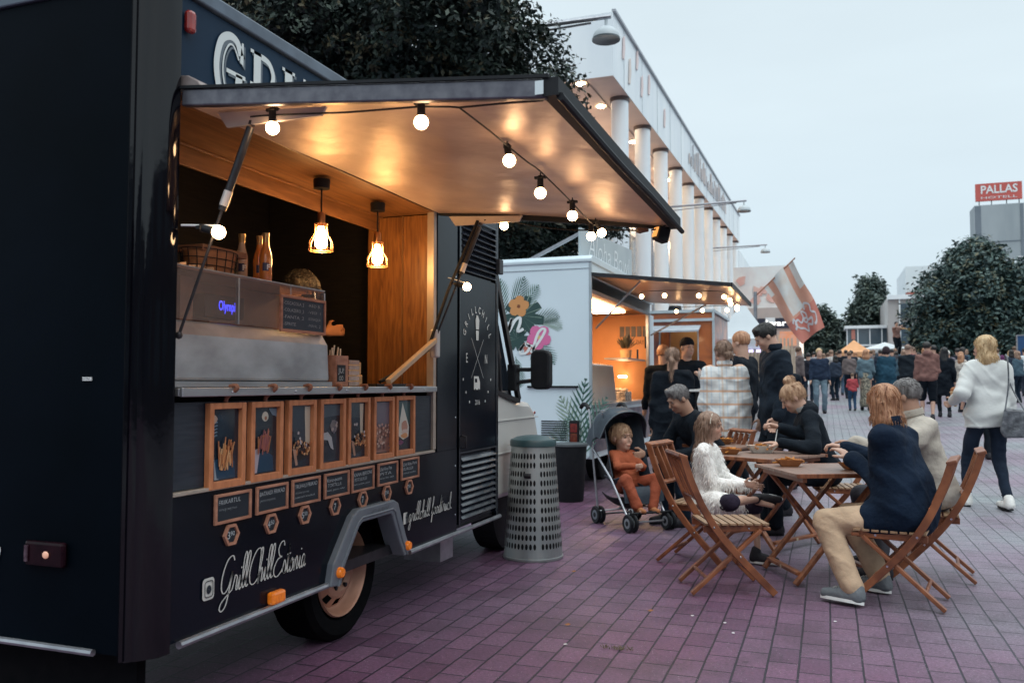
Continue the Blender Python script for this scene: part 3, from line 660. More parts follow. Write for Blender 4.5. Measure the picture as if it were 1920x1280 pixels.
# ------------------------------------------------------------------ ground
def gz(y): return 0.033 * max(0.0, min(y, 45.0) - 9.0)
def paving_mat():
    m = bpy.data.materials.new('brick_paving'); m.use_nodes = True; n = m.node_tree.nodes; l = m.node_tree.links; p = n['Principled BSDF']
    tc = n.new('ShaderNodeTexCoord'); mp_ = n.new('ShaderNodeMapping'); mp_.inputs['Rotation'].default_value = (0, 0, R(90)); l.new(tc.outputs['Object'], mp_.inputs[0])
    wob = n.new('ShaderNodeTexNoise'); wob.inputs['Scale'].default_value = 3.0
    vm = n.new('ShaderNodeVectorMath'); vm.operation = 'MULTIPLY_ADD'; vm.inputs[1].default_value = (.008, .008, 0)
    l.new(tc.outputs['Object'], wob.inputs['Vector']); l.new(wob.outputs['Color'], vm.inputs[0]); l.new(mp_.outputs[0], vm.inputs[2])
    b = n.new('ShaderNodeTexBrick'); b.offset = .5; b.inputs['Scale'].default_value = 1; b.inputs['Brick Width'].default_value = .22; b.inputs['Row Height'].default_value = .133
    b.inputs['Mortar Size'].default_value = .0052; b.inputs['Mortar Smooth'].default_value = .25
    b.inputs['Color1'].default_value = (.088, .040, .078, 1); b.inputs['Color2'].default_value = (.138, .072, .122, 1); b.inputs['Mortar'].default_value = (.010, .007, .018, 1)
    l.new(vm.outputs[0], b.inputs['Vector'])
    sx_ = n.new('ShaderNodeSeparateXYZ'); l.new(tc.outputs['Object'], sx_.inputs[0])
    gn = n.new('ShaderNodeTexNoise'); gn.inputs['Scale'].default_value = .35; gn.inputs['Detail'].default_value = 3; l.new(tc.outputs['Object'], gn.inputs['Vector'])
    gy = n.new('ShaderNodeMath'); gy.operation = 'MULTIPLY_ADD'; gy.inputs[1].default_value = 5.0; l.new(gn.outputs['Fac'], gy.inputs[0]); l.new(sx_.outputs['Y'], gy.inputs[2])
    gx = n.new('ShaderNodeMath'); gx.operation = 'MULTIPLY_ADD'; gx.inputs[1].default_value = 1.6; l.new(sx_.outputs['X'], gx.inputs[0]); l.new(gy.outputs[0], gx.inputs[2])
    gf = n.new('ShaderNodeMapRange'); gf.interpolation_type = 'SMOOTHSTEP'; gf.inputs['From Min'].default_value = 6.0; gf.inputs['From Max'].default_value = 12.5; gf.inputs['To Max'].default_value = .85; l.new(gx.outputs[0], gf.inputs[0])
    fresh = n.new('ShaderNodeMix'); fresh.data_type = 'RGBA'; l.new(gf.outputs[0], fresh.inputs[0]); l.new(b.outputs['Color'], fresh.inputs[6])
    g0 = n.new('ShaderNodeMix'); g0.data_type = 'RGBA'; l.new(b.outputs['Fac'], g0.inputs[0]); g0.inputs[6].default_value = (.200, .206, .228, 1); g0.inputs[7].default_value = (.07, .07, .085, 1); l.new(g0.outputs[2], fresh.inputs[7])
    # fine grit and pale specks
    g = n.new('ShaderNodeTexNoise'); g.inputs['Scale'].default_value = 62; g.inputs['Detail'].default_value = 6; g.inputs['Roughness'].default_value = .85; l.new(tc.outputs['Object'], g.inputs['Vector'])
    gr = n.new('ShaderNodeMapRange'); gr.inputs['From Min'].default_value = .36; gr.inputs['From Max'].default_value = .64; gr.inputs['To Min'].default_value = .42; gr.inputs['To Max'].default_value = 1.62
    l.new(g.outputs['Fac'], gr.inputs[0])
    m1 = n.new('ShaderNodeMix'); m1.data_type = 'RGBA'; m1.blend_type = 'MULTIPLY'; m1.inputs[0].default_value = 1; l.new(fresh.outputs[2], m1.inputs[6]); l.new(gr.outputs[0], m1.inputs[7])
    st = n.new('ShaderNodeTexNoise'); st.inputs['Scale'].default_value = .55; st.inputs['Detail'].default_value = 6; l.new(tc.outputs['Object'], st.inputs['Vector'])
    sr = n.new('ShaderNodeValToRGB'); sr.color_ramp.elements[0].position = .36; sr.color_ramp.elements[1].position = .64
    sr.color_ramp.elements[0].color = (1.05, .80, .96, 1); sr.color_ramp.elements[1].color = (1.05, 1.22, 1.16, 1); l.new(st.outputs['Fac'], sr.inputs[0])
    m2 = n.new('ShaderNodeMix'); m2.data_type = 'RGBA'; m2.blend_type = 'MULTIPLY'; m2.inputs[0].default_value = 1; l.new(m1.outputs[2], m2.inputs[6]); l.new(sr.outputs[0], m2.inputs[7])
    vo = n.new('ShaderNodeTexVoronoi'); vo.inputs['Scale'].default_value = 38; l.new(tc.outputs['Object'], vo.inputs['Vector'])
    vr = n.new('ShaderNodeMapRange'); vr.inputs['From Min'].default_value = .07; vr.inputs['From Max'].default_value = .11; vr.inputs['To Min'].default_value = .75; vr.inputs['To Max'].default_value = 0
    l.new(vo.outputs['Distance'], vr.inputs[0])
    m3 = n.new('ShaderNodeMix'); m3.data_type = 'RGBA'; l.new(vr.outputs[0], m3.inputs[0]); l.new(m2.outputs[2], m3.inputs[6]); m3.inputs[7].default_value = (.42, .40, .42, 1)
    v2 = n.new('ShaderNodeTexVoronoi'); v2.inputs['Scale'].default_value = 3.7; l.new(tc.outputs['Object'], v2.inputs['Vector'])
    v3 = n.new('ShaderNodeMapRange'); v3.inputs['From Min'].default_value = .045; v3.inputs['From Max'].default_value = .075; v3.inputs['To Min'].default_value = .62; v3.inputs['To Max'].default_value = 1; l.new(v2.outputs['Distance'], v3.inputs[0])
    dn = n.new('ShaderNodeTexNoise'); dn.inputs['Scale'].default_value = 1.9; dn.inputs['Detail'].default_value = 9; dn.inputs['Roughness'].default_value = .7; l.new(tc.outputs['Object'], dn.inputs['Vector'])
    dr = n.new('ShaderNodeMapRange'); dr.inputs['From Min'].default_value = .36; dr.inputs['From Max'].default_value = .52; dr.inputs['To Min'].default_value = .70; dr.inputs['To Max'].default_value = 1.04; l.new(dn.outputs['Fac'], dr.inputs[0])
    mm_ = n.new('ShaderNodeMath'); mm_.operation = 'MULTIPLY'; l.new(v3.outputs[0], mm_.inputs[0]); l.new(dr.outputs[0], mm_.inputs[1])
    m4 = n.new('ShaderNodeMix'); m4.data_type = 'RGBA'; m4.blend_type = 'MULTIPLY'; m4.inputs[0].default_value = 1; l.new(m3.outputs[2], m4.inputs[6]); l.new(mm_.outputs[0], m4.inputs[7])
    l.new(m4.outputs[2], p.inputs['Base Color'])
    rr = n.new('ShaderNodeMapRange'); rr.inputs['To Min'].default_value = .36; rr.inputs['To Max'].default_value = .62; l.new(g.outputs['Fac'], rr.inputs[0]); l.new(rr.outputs[0], p.inputs['Roughness'])
    p.inputs['Specular IOR Level'].default_value = .6
    ad = n.new('ShaderNodeMath'); ad.operation = 'MULTIPLY_ADD'; ad.inputs[1].default_value = -1.0; l.new(b.outputs['Fac'], ad.inputs[0])
    g2 = n.new('ShaderNodeMath'); g2.operation = 'MULTIPLY'; g2.inputs[1].default_value = .35; l.new(g.outputs['Fac'], g2.inputs[0]); l.new(g2.outputs[0], ad.inputs[2])
    bp = n.new('ShaderNodeBump'); bp.inputs['Strength'].default_value = .8; bp.inputs['Distance'].default_value = .006; l.new(ad.outputs[0], bp.inputs['Height']); l.new(bp.outputs[0], p.inputs['Normal'])
    return m
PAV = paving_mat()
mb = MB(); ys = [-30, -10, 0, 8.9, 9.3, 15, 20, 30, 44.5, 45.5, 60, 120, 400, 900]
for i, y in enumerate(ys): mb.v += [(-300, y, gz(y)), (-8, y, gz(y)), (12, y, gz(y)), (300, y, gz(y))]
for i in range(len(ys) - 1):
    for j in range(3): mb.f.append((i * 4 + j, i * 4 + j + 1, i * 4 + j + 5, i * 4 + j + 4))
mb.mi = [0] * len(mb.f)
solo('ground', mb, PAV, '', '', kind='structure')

# ------------------------------------------------------------------ black food truck
TX = -2.10
T = Thing('food_truck', 'black food truck with raised serving awning and framed menu pictures, nearest on the left', 'food truck', (-3.1, 3.8, 0))
truck = T
def side(x=TX): return lambda u, v, w: (x + w, u, v)
sp = MB()
# lower side panel with the wheel-arch notch
poly = [(2.335, .37), (3.33, .37), (3.50, .625), (3.88, .625), (4.01, .37), (4.72, .37), (4.72, .862), (2.335, .862)]
sp.prism(poly, side(), -.03, 0)
sp.box(TX - .03, TX, 4.443, 4.72, .864, 2.62)         # right of the opening
sp.box(TX - .03, TX - .004, 5.385, 5.42, .37, 2.62)
T.part('side_panel', sp, M['black'])
hd = MB(); hd.box(TX - .03, TX - .002, 2.335, 4.441, 2.285, 2.615); header = T.part('sign_header', hd, M['header'])
le = MB()
def serif(y0, w, ch):   # tall display capitals drawn as strokes with a thick stem
    f = lambda u, v: (TX + .004, y0 + u * w, 2.30 + v * .265)
    def st(pts, lw=.032, n=6): ribbon(le, catmull(V2(*pts), n) if len(pts) > 2 else V2(*pts), lw * 1.0, lambda a, b: (TX + .004, a, b))
    def Q(u, v): return (y0 + u * w, 2.30 + v * .265)
    def bl(*q): le.add([(TX + .004, *Q(*p)) for p in q], [tuple(range(len(q)))])
    if ch == 'G':
        st([Q(.85, .80), Q(.72, .97), Q(.48, 1.0), Q(.22, .86), Q(.10, .5), Q(.22, .14), Q(.5, .0), Q(.72, .06)], .03, 8)
        bl((.62, -.02), (.90, -.02), (.90, .5), (.70, .5)); bl((.40, .46), (1.0, .46), (1.0, .52), (.40, .52)); bl((.82, .70), (.93, .66), (.93, 1.0), (.87, 1.0))
        ribbon(le, catmull(V2(Q(.78, .72), Q(.62, .88), Q(.46, .86), Q(.32, .66), Q(.30, .4), Q(.42, .14)), 6), .008, lambda a, b: (TX + .004, a, b))
    if ch == 'R':
        bl((.12, 0), (.38, 0), (.38, 1), (.12, 1)); bl((0, 0), (.48, 0), (.48, .05), (0, .05)); bl((0, .95), (.4, .95), (.4, 1), (0, 1))
        st([Q(.38, .96), Q(.70, .92), Q(.86, .74), Q(.72, .54), Q(.38, .48)], .024, 6); bl((.46, .50), (.66, .50), (1.0, 0), (.76, 0)); bl((0, .46), (.5, .46), (.5, .51), (0, .51))
    if ch in 'IL':
        bl((.22, 0), (.62, 0), (.62, 1), (.22, 1)); bl((.08, 0), (.76, 0), (.76, .05), (.08, .05)); bl((.08, .95), (.76, .95), (.76, 1), (.08, 1))
        if ch == 'L': bl((.62, 0), (1.2, 0), (1.2, .22), (1.1, .06), (.62, .06))
x_ = 2.50
for ch, w in (('G', .185), ('R', .17), ('I', .13), ('L', .13), ('L', .13), ('C', 0)):
    if w: serif(x_, w, ch); x_ += w * 1.16
le2 = MB(); le2.v = [(v[0] - .001, v[1] + .012, v[2] - .010) for v in le.v]; le2.f = list(le.f); le2.mi = list(le.mi)
T.part('lettering', le, M['letter'], parent=header)
T.part('letter_shadow', le2, mat('letter_shadow_grey', (.10, .13, .16), .6), parent=header)
rf = MB(); rf.prism([(-2.085, 2.62), (-2.085, 2.675), (-2.16, 2.70), (-4.15, 2.70), (-4.22, 2.66), (-4.22, 2.62)], lambda u, v, w: (u, w, v), 2.20, 5.44)
T.part('roof', rf, mat('roof_rail', (.10, .13, .17), .3, metal=.4, c2=(.07, .09, .12), ns=9), bev=.006)
# far shell, rear wall, floor
sh = MB(); sh.box(-4.20, -4.17, 2.24, 5.42, .37, 2.615); sh.box(-4.17, -2.131, 5.39, 5.417, .37, 2.615)
T.part('far_wall', sh, M['black'])
fl = MB(); fl.box(-4.165, -2.135, 2.26, 5.385, .37, .42); T.part('floor', fl, M['dmetal'])
rw = MB(); rw.box(-4.20, -2.192, 2.212, 2.238, .36, 2.615); rear = T.part('rear_wall', rw, M['rearblack'])
co = MB(); cp = [(-2.19, 2.203), (-2.178, 2.196), (-2.172, 2.206), (-2.160, 2.203), (-2.152, 2.208), (-2.146, 2.220), (-2.138, 2.222), (-2.118, 2.246), (-2.112, 2.256), (-2.094, 2.282), (-2.090, 2.330), (-2.13, 2.334), (-2.13, 2.28), (-2.19, 2.24)]
co.prism(cp, lambda u, v, w: (u, v, w), .345, 2.617); T.part('corner_post', co, M['gloss'], smooth=True)
# lower rails
ra = MB(); ra.tube([(TX + .012, 2.37, .362), (TX + .012, 3.29, .362)], .014, 8); T.part('bumper_rail', ra, M['alu'], smooth=True)
ra = MB(); ra.tube([(TX + .012, 4.08, .362), (TX + .012, 5.41, .362)], .014, 8); T.part('bumper_rail', ra, M['alu'], smooth=True)
ra = MB(); ra.tube([(-2.29, 2.20, .364), (-4.1, 2.20, .364)], .012, 8); T.part('rear_rail', ra, M['alu'], smooth=True)
sk = MB(); sk.box(-4.05, -2.20, 2.30, 2.34, .02 + .1, .36); T.part('rear_skirt', sk, M['tyre'])
ch = MB(); ch.box(-3.9, -2.5, 2.4, 6.9, .30, .366); T.part('chassis', ch, M['tyre'])
# wheel arch trim
A_out = [(3.285, .355), (3.31, .45), (3.47, .64), (3.52, .665), (3.87, .665), (3.915, .645), (4.00, .47), (4.055, .38)]
A_in = [(3.99, .36), (3.935, .44), (3.855, .585), (3.835, .60), (3.56, .60), (3.53, .585), (3.40, .42), (3.375, .345)]
ar = MB(); n_ = len(A_out); inn = A_in[::-1]
for w0, w1 in ((0, .035),):
    vs = [(TX + w1, u, v) for u, v in A_out] + [(TX + w1, u, v) for u, v in inn] + [(TX - .0, u, v) for u, v in A_out] + [(TX - .06, u, v) for u, v in inn]
    fs = []
    for i in range(n_ - 1):
        fs += [(i, i + 1, n_ + i + 1, n_ + i), (i, 2 * n_ + i, 2 * n_ + i + 1, i + 1), (n_ + i, n_ + i + 1, 3 * n_ + i + 1, 3 * n_ + i)]
    fs += [(0, n_, 3 * n_, 2 * n_), (n_ - 1, 3 * n_ - 1, 4 * n_ - 1, 2 * n_ - 1)]
    ar.add(vs, fs)
arch = T.part('wheel_arch', ar, M['arch'], bev=.008)
ri = MB()
mid = [((a[0] * .35 + b[0] * .65), (a[1] * .35 + b[1] * .65)) for a, b in zip(A_out, inn)]
ri.tube([(TX + .036, u, v) for u, v in mid], .006, 6); T.part('arch_rib', ri, M['arch'], parent=arch, smooth=True)
tx_ = MB(); put_text(tx_, 'CARY', .05, lambda u, v: (TX + .0375, 3.64 + u, .612 + v), w=.17); T.part('arch_lettering', tx_, mat('arch_letters', (.10, .115, .13), .4), parent=arch)
for y_, z_ in ((3.352, .408), (4.008, .412)):
    r_ = MB(); r_.lathe([(.0, .022), (.020, .020), (.024, .012), (.025, 0)], (TX + .035, y_, z_), 18, 'x'); T.part('side_reflector', r_, M['orange'], smooth=True)
r_ = MB(); r_.box(TX, TX + .035, 2.87, 2.955, .375, .425); T.part('marker_lamp', r_, M['orange'], bev=.010)
# wheel
wc = (-2.36, 3.70, .33)
ty = MB(); ty.lathe([(.215, .0), (.235, .10), (.30, .112), (.328, .09), (.332, .0), (.328, -.09), (.30, -.10), (.22, -.10)], wc, 40, 'x', cap=False)
wheel = T.part('wheel', ty, M['tyre'], smooth=True)
rm = MB()
rm.lathe([(.222, .098), (.216, .108), (.205, .098), (.195, .06), (.178, .045)], wc, 40, 'x', cap=False)
nh = 10
for i in range(nh):            # dished disc with vent holes left open between the webs
    a0 = 2 * PI * (i + .23) / nh; a1 = 2 * PI * (i + 1 - .23) / nh; a2 = 2 * PI * (i + 1 + .23) / nh
    P_ = lambda r, a, x: (wc[0] + x, wc[1] + r * math.cos(a), wc[2] + r * math.sin(a))
    rm.add([P_(.125, a1, .085), P_(.180, a1, .046), P_(.180, a2, .046), P_(.125, a2, .085)], [(0, 1, 2, 3)])
    for ra_, rb_, xa, xb in ((.125, .137, .085, .078), (.168, .182, .056, .044)):
        rm.add([P_(ra_, a0, xa), P_(rb_, a0, xb), P_(rb_, a1, xb), P_(ra_, a1, xa)], [(0, 1, 2, 3)])
rm.lathe([(.127, .084), (.10, .09), (.075, .075), (.07, .05), (0, .05)], wc, 30, 'x', cap=False)
rm.lathe([(0, -.02), (.21, -.02)], wc, 30, 'x', cap=False, k=1)
T.part('rim', rm, [M['rim'], M['rubber']], parent=wheel, smooth=True)
hb = MB(); hb.lathe([(.055, .04), (.05, .085), (.03, .095), (0, .097)], wc, 20, 'x')
for i in range(6):
    q = 2 * PI * i / 6; hb.lathe([(.011, .06), (.011, .095), (0, .098)], (wc[0], wc[1] + .088 * math.cos(q), wc[2] + .088 * math.sin(q)), 6, 'x')
T.part('hub', hb, M['dmetal'], parent=wheel, smooth=True)
mf = MB(); mf.box(-2.40, -2.16, 4.62, 4.80, .20, .35); T.part('mud_flap', mf, M['alu'])
# menu panel, counter, frame of the opening
mp_ = MB(); mp_.box(TX - .05, TX - .020, 2.34, 4.40, .880, 1.185); T.part('menu_panel', mp_, M['menuwood'])
s_ = MB(); s_.box(TX - .045, TX + .006, 2.336, 4.405, .864, .877); s_.box(TX - .05, TX - .006, 4.403, 4.441, .879, 2.25)
T.part('opening_trim', s_, mat('pale_trim', (.46, .40, .34), .4, metal=.3, c2=(.38, .33, .28), ns=9), bev=.002)
s_ = MB(); s_.box(TX + .022, TX + .035, 2.34, 4.31, 1.206, 1.238); s_.box(-2.48, TX + .020, 2.34, 4.40, 1.208, 1.236)
T.part('counter', s_, M['steel'], bev=.003)
# interior
i_ = MB(); i_.box(-3.62, -3.58, 2.26, 5.38, .425, 2.60); i_.box(-3.575, -2.15, 2.262, 2.285, .425, 2.60)
T.part('interior_wall', i_, M['darkwood'])
i_ = MB(); i_.box(-2.56, TX - .045, 4.445, 4.475, 1.24, 2.237); T.part('wood_partition', i_, M['wood'])
i_ = MB(); i_.box(-2.331, -2.323, 4.436, 4.444, 1.24, 2.237); T.part('partition_strip', i_, mat('brass_strip', (.5, .33, .18), .3, metal=.8, c2=(.4, .25, .12), ns=8))
i_ = MB(); i_.box(-3.57, -2.562, 4.85, 4.88, .425, 2.60); T.part('cab_bulkhead', i_, M['darkwood'])
i_ = MB(); i_.box(-2.48, TX - .008, 2.288, 4.44, 2.24, 2.28); i_.box(-2.50, -2.482, 2.288, 4.44, 2.155, 2.60); i_.box(-2.46, -2.452, 2.288, 4.43, 2.228, 2.2395)
T.part('soffit_board', i_, M['ceilwood'], bev=.003)
i_ = MB(); i_.box(-2.505, -2.47, 2.34, 4.40, .43, 1.20); T.part('counter_cabinet', i_, M['dmetal'])
i_ = MB(); i_.box(-3.56, -2.95, 2.34, 4.30, .43, 1.18); i_.box(-3.57, -3.1, 2.35, 4.3, 1.62, 1.64); T.part('back_counter', i_, M['dmetal'], bev=.004)
# side door with louvres
d_ = MB(); d_.box(TX - .03, TX + .002, 4.745, 5.37, .84, 1.93); d_.box(TX - .03, TX - .012, 4.745, 5.37, .40, .838); d_.box(TX - .03, TX - .012, 4.745, 5.37, 1.932, 2.30)
for a in ((4.745, 4.775, .40, 2.30), (5.345, 5.37, .40, 2.30)): d_.box(TX - .011, TX + .006, a[0], a[1], a[2] + .002, .8385); d_.box(TX - .011, TX + .006, a[0], a[1], 1.932, 2.298)
d_.box(TX - .03, TX, 4.745, 5.37, 2.302, 2.618)
door = T.part('side_door', d_, M['black'])
for z0, n_, z1 in ((1.945, 9, 2.285), (.425, 10, .815)):
    lv = MB()
    for k in range(n_):
        z = z0 + (z1 - z0) * (k + .5) / n_; w_ = (z1 - z0) / n_
        lv.prism([(TX - .011, z - w_ * .10), (TX + .012, z - w_ * .42), (TX + .014, z - w_ * .32), (TX - .011, z + w_ * .38)], lambda u, v, w: (u, w, v), 4.778, 5.342)
    T.part('louvre', lv, mat('louvre_paint', (.012, .016, .026), .25, c2=(.02, .026, .04), ns=6, coat=.5), parent=door)
hg = MB(); hg.box(TX + .0, TX + .03, 5.36, 5.43, 2.00, 2.10); T.part('hinge', hg, M['dmetal'], bev=.004, parent=door)
hg = MB(); hg.tube([(TX + .004, 4.79, .86), (TX + .03, 4.79, .865), (TX + .03, 4.79, .93), (TX + .004, 4.79, .935)], .006, 6); T.part('handle', hg, M['dmetal'], parent=door, smooth=True)
fr_ = MB(); fr_.box(TX + .003, TX + .007, 4.742, 4.752, .39, 2.30); fr_.box(TX + .003, TX + .007, 5.362, 5.372, .39, 2.30); fr_.box(TX + .003, TX + .0065, 4.753, 5.361, .828, .838); fr_.box(TX + .003, TX + .0065, 4.753, 5.361, 2.292, 2.300)
T.part('door_frame', fr_, mat('frame_edge', (.12, .13, .15), .25, metal=.8, c2=(.08, .09, .1), ns=9), parent=door)
em = MB(); cy, cz = 5.03, 1.50
for i, c_ in enumerate('GRILLCHILL'):
    a = R(162 - i * 16); u0, v0 = .20 * math.cos(a), .205 * math.sin(a); ca, sa = math.cos(a - PI / 2), math.sin(a - PI / 2)
    put_text(em, c_, .062, lambda u, v: (TX + .006, cy + u0 + (u * ca - v * sa), cz + v0 + (u * sa + v * ca)), cx=True, sx=.85, off=.0008)
put_text(em, 'E', .085, lambda u, v: (TX + .006, 4.845 + u, 1.385 + v), sx=.7); put_text(em, 'N', .085, lambda u, v: (TX + .006, 5.155 + u, 1.385 + v), sx=.7)
for a, b in (((4.93, 1.54), (5.13, 1.29)), ((5.13, 1.54), (4.93, 1.29))): ribbon(em, V2(a, b), .003, lambda u, v: (TX + .0055, u, v))
f2 = lambda u, v: (TX + .006, u, v)
em.add([f2(*p) for p in ((5.0, 1.60), (5.05, 1.60), (5.058, 1.66), (5.035, 1.69), (5.01, 1.69), (4.995, 1.66))], [tuple(range(6))])
em.add([f2(*p) for p in ((5.008, 1.53), (5.042, 1.53), (5.05, 1.592), (5.0, 1.592))], [(0, 1, 2, 3)])
em.add([f2(*p) for p in ((4.97, 1.215), (5.07, 1.215), (5.07, 1.262), (5.045, 1.30), (4.97, 1.30))], [tuple(range(5))])
for p in ((4.80, 1.28), (4.845, 1.20), (4.90, 1.14), (5.16, 1.14), (5.21, 1.20), (5.255, 1.28)): em.add([f2(p[0] + .008 * math.cos(q * 2 * PI / 5 + PI / 2), p[1] + .010 * math.sin(q * 2 * PI / 5 + PI / 2)) for q in range(5)], [tuple(range(5))])
put_text(em, '2016', .045, lambda u, v: (TX + .006, 5.03 + u, 1.12 + v), cx=True, sx=.9)
T.part('door_emblem', em, M['decal'], parent=door)
e2_ = MB(); e2_.add([(TX + .007, *p) for p in ((4.985, 1.262), (5.02, 1.262), (5.02, 1.285), (4.985, 1.285))], [(0, 1, 2, 3)]); e2_.lathe([(.010, 0), (0, .0015)], (TX + .0065, 4.992, 1.213), 10, 'x'); e2_.lathe([(.010, 0), (0, .0015)], (TX + .0065, 5.048, 1.213), 10, 'x')
T.part('emblem_detail', e2_, M['black'], parent=door)
# big script lettering and icons
de = MB(); fs_ = lambda u, v: (TX + .004, 2.585 + u, .475 + v)
script(de, 'GrillChillEstonia', .135, .545, fs_, slant=.22, sw=.045)
script(de, 'grillchill foodtruck', .100, .55, lambda u, v: (TX + .004, 4.085 + u, .515 + v), slant=.2, sw=.05)
def rr_poly(cx, cz, w, h, r, n=4):
    o = []
    for sx_, sz_, a0 in ((1, 1, 0), (-1, 1, 90), (-1, -1, 180), (1, -1, 270)):
        for i in range(n + 1): q = R(a0 + 90 * i / n); o.append((cx + sx_ * (w / 2 - r) + r * math.cos(q), cz + sz_ * (h / 2 - r) + r * math.sin(q)))
    return o
de.add([f2(*p) for p in rr_poly(2.522, .517, .062, .078, .014)], [tuple(range(20))])
de.add([f2(*p) for p in rr_poly(4.045, .545, .044, .060, .004)], [tuple(range(20))])
T.part('side_lettering', de, M['decal'])
de = MB(); f3 = lambda u, v: (TX + .009, u, v)
ring = lambda cx, cz, r0, r1, n=18, fn=f3: de.add([fn(cx + r_ * math.cos(2 * PI * i / n), cz + 1.2 * r_ * math.sin(2 * PI * i / n)) for r_ in (r0, r1) for i in range(n)], [(i, (i + 1) % n, n + (i + 1) % n, n + i) for i in range(n)])
o_ = rr_poly(2.522, .517, .046, .060, .012); i2 = rr_poly(2.522, .517, .040, .053, .010)
de.add([f3(*p) for p in o_ + i2], [(i, (i + 1) % 20, 20 + (i + 1) % 20, 20 + i) for i in range(20)])
ring(2.522, .515, .001, .013)
put_text(de, 'f', .075, lambda u, v: (TX + .009, 4.045 + u, .518 + v), sx=.95, off=.002)
T.part('icon_detail', de, M['slate'])
de = MB(); script(de, 'k', .16, .06, lambda u, v: (-2.80 + u, 2.207, .52 + v), sw=.07)
script(de, 'foodtruc', .16, .50, lambda u, v: (-3.36 + u, 2.207, .52 + v), sw=.07); T.part('rear_lettering', de, M['decal'])
de = MB(); de.box(-2.372, -2.334, 2.206, 2.211, 1.262, 1.274); T.part('rear_sticker', de, M['plwhite'])
de = MB(); put_text(de, 'EXTRA', .009, lambda u, v: (-2.369 + u, 2.205, 1.265 + v), w=.032); T.part('sticker_lettering', de, M['slate'])
tl = MB(); tl.box(-2.60, -2.42, 2.190, 2.211, .63, .715); tlo = T.part('tail_lamp', tl, mat('smoked_red_lens', (.006, .001, .003), .2, c2=(.014, .003, .006), ns=30, spec=.15), bev=.012)
tl = MB(); tl.ball((-2.495, 2.186, .672), .014, 12, (1, .4, .9)); T.part('lamp_bulb', tl, mat('lamp_bulb_glow', (.6, .35, .25), .4, emit=(1, .5, .35), es=.25), parent=tlo, smooth=True)
tl = MB(); tl.box(-2.592, -2.578, 2.184, 2.189, .645, .70); T.part('lamp_glint', tl, mat('painted_glint', (.12, .08, .10), .2, c2=(.04, .02, .03), ns=40), parent=tlo)  # pale bar painting a glint onto the tail lamp
tl = MB(); tl.box(TX, TX + .03, 2.345, 2.385, 2.485, 2.565); T.part('top_lamp', tl, M['redlens'], bev=.012)
for p_ in [(TX, 4.70, z) for z in (.47, .76, 1.05, 1.9, 2.3)] + [(TX + .036, y, 1.222) for y in (2.6, 3.0, 3.4, 3.8, 4.2)]:
    sc_ = MB(); sc_.lathe([(.0055, 0), (0, .004)], p_, 8, 'x'); T.part('rivet', sc_, M['chrome'])
# cab
cb = MB()
cf = [(5.44, .42), (5.44, 1.235), (5.80, 1.20), (6.02, 1.14), (6.25, 1.12), (6.46, 1.11), (6.62, 1.02), (6.70, .85), (6.72, .55), (6.68, .40)]
cb.prism(cf, lambda u, v, w: (w, u, v), -3.85, -2.24)
cab = T.part('cab_body', cb, M['cream'], bev=.04)
cg = MB(); cg.prism([(5.44, 1.24), (6.15, 1.125), (5.66, 2.05), (5.44, 2.12)], lambda u, v, w: (w, u, v), -3.83, -2.26); T.part('cab_windows', cg, M['glassdark'], bev=.02)
cg = MB(); cg.bar((-2.235, 6.19, 1.13), (-2.235, 5.69, 2.05), .05, .03, (1, 0, 0)); cg.bar((-2.235, 5.44, 1.235), (-2.235, 6.19, 1.12), .03, .03); cg.bar((-2.233, 5.80, 1.20), (-2.233, 5.64, 2.03), .03, .02, (1, 0, 0)); T.part('window_frame', cg, M['dmetal'])
cg = MB(); cg.box(-3.8, -2.3, 5.5, 6.3, .30, .43); cg.box(-3.7, -2.3, 6.3, 6.66, .30, .41); T.part('cab_sill', cg, M['rubber'])
cg = MB(); cg.lathe([(0, .0), (.33, .02), (.33, .2), (0, .22)], (-2.5, 6.15, .33), 28, 'x'); T.part('front_wheel', cg, M['rubber'])
for z in (.98, .74): cg = MB(); cg.box(-2.242, -2.232, 5.45, 6.66, z, z + .008); T.part('body_crease', cg, M['cream'])
cg = MB(); cg.lathe([(.014, 0), (.01, .008), (0, .01)], (-2.235, 6.57, 1.02), 10, 'x'); T.part('indicator', cg, M['redlens'])
cg = MB(); cg.prism(rr_poly(-2.02, 1.36, .15, .30, .05), lambda u, v, w: (u, w, v), 6.06, 6.16); mir = T.part('mirror', cg, M['rubber'], bev=.015)
cg = MB(); cg.bar((-2.24, 6.08, 1.26), (-2.06, 6.11, 1.28), .05, .03); cg.bar((-2.24, 6.08, 1.36), (-2.06, 6.11, 1.36), .05, .03); cg.box(-2.27, -2.20, 6.03, 6.13, 1.20, 1.40); T.part('mirror_arm', cg, M['rubber'], parent=mir, bev=.008)
# ---- awning
aw = MB()
H0, H1 = Vector((TX + .01, 2.36, 2.228)), Vector((TX + .01, 4.43, 2.238)); O0, O1 = Vector((-.785, 2.42, 2.120)), Vector((-.768, 4.53, 2.088))
th = Vector((0, 0, .03))
N = 14
for i in range(N + 1):
    for j in range(N + 1):
        s1, t1 = i / N, j / N; p = (H0 * (1 - t1) + H1 * t1) * (1 - s1) + (O0 * (1 - t1) + O1 * t1) * s1
        p = p + Vector((0, 0, .006 * math.sin(s1 * 7 + t1 * 3) * math.sin(PI * t1) + .02 * math.sin(PI * s1)))
        aw.v.append(tuple(p))
nb = len(aw.v); aw.v += [(v[0], v[1], v[2] + .03) for v in aw.v]
for i in range(N):
    for j in range(N):
        a = i * (N + 1) + j; aw.f += [(a, a + 1, a + N + 2, a + N + 1), (nb + a, nb + a + N + 1, nb + a + N + 2, nb + a + 1)]
aw.mi = [0] * len(aw.f)
awn = T.part('awning', aw, M['awn'], smooth=True)
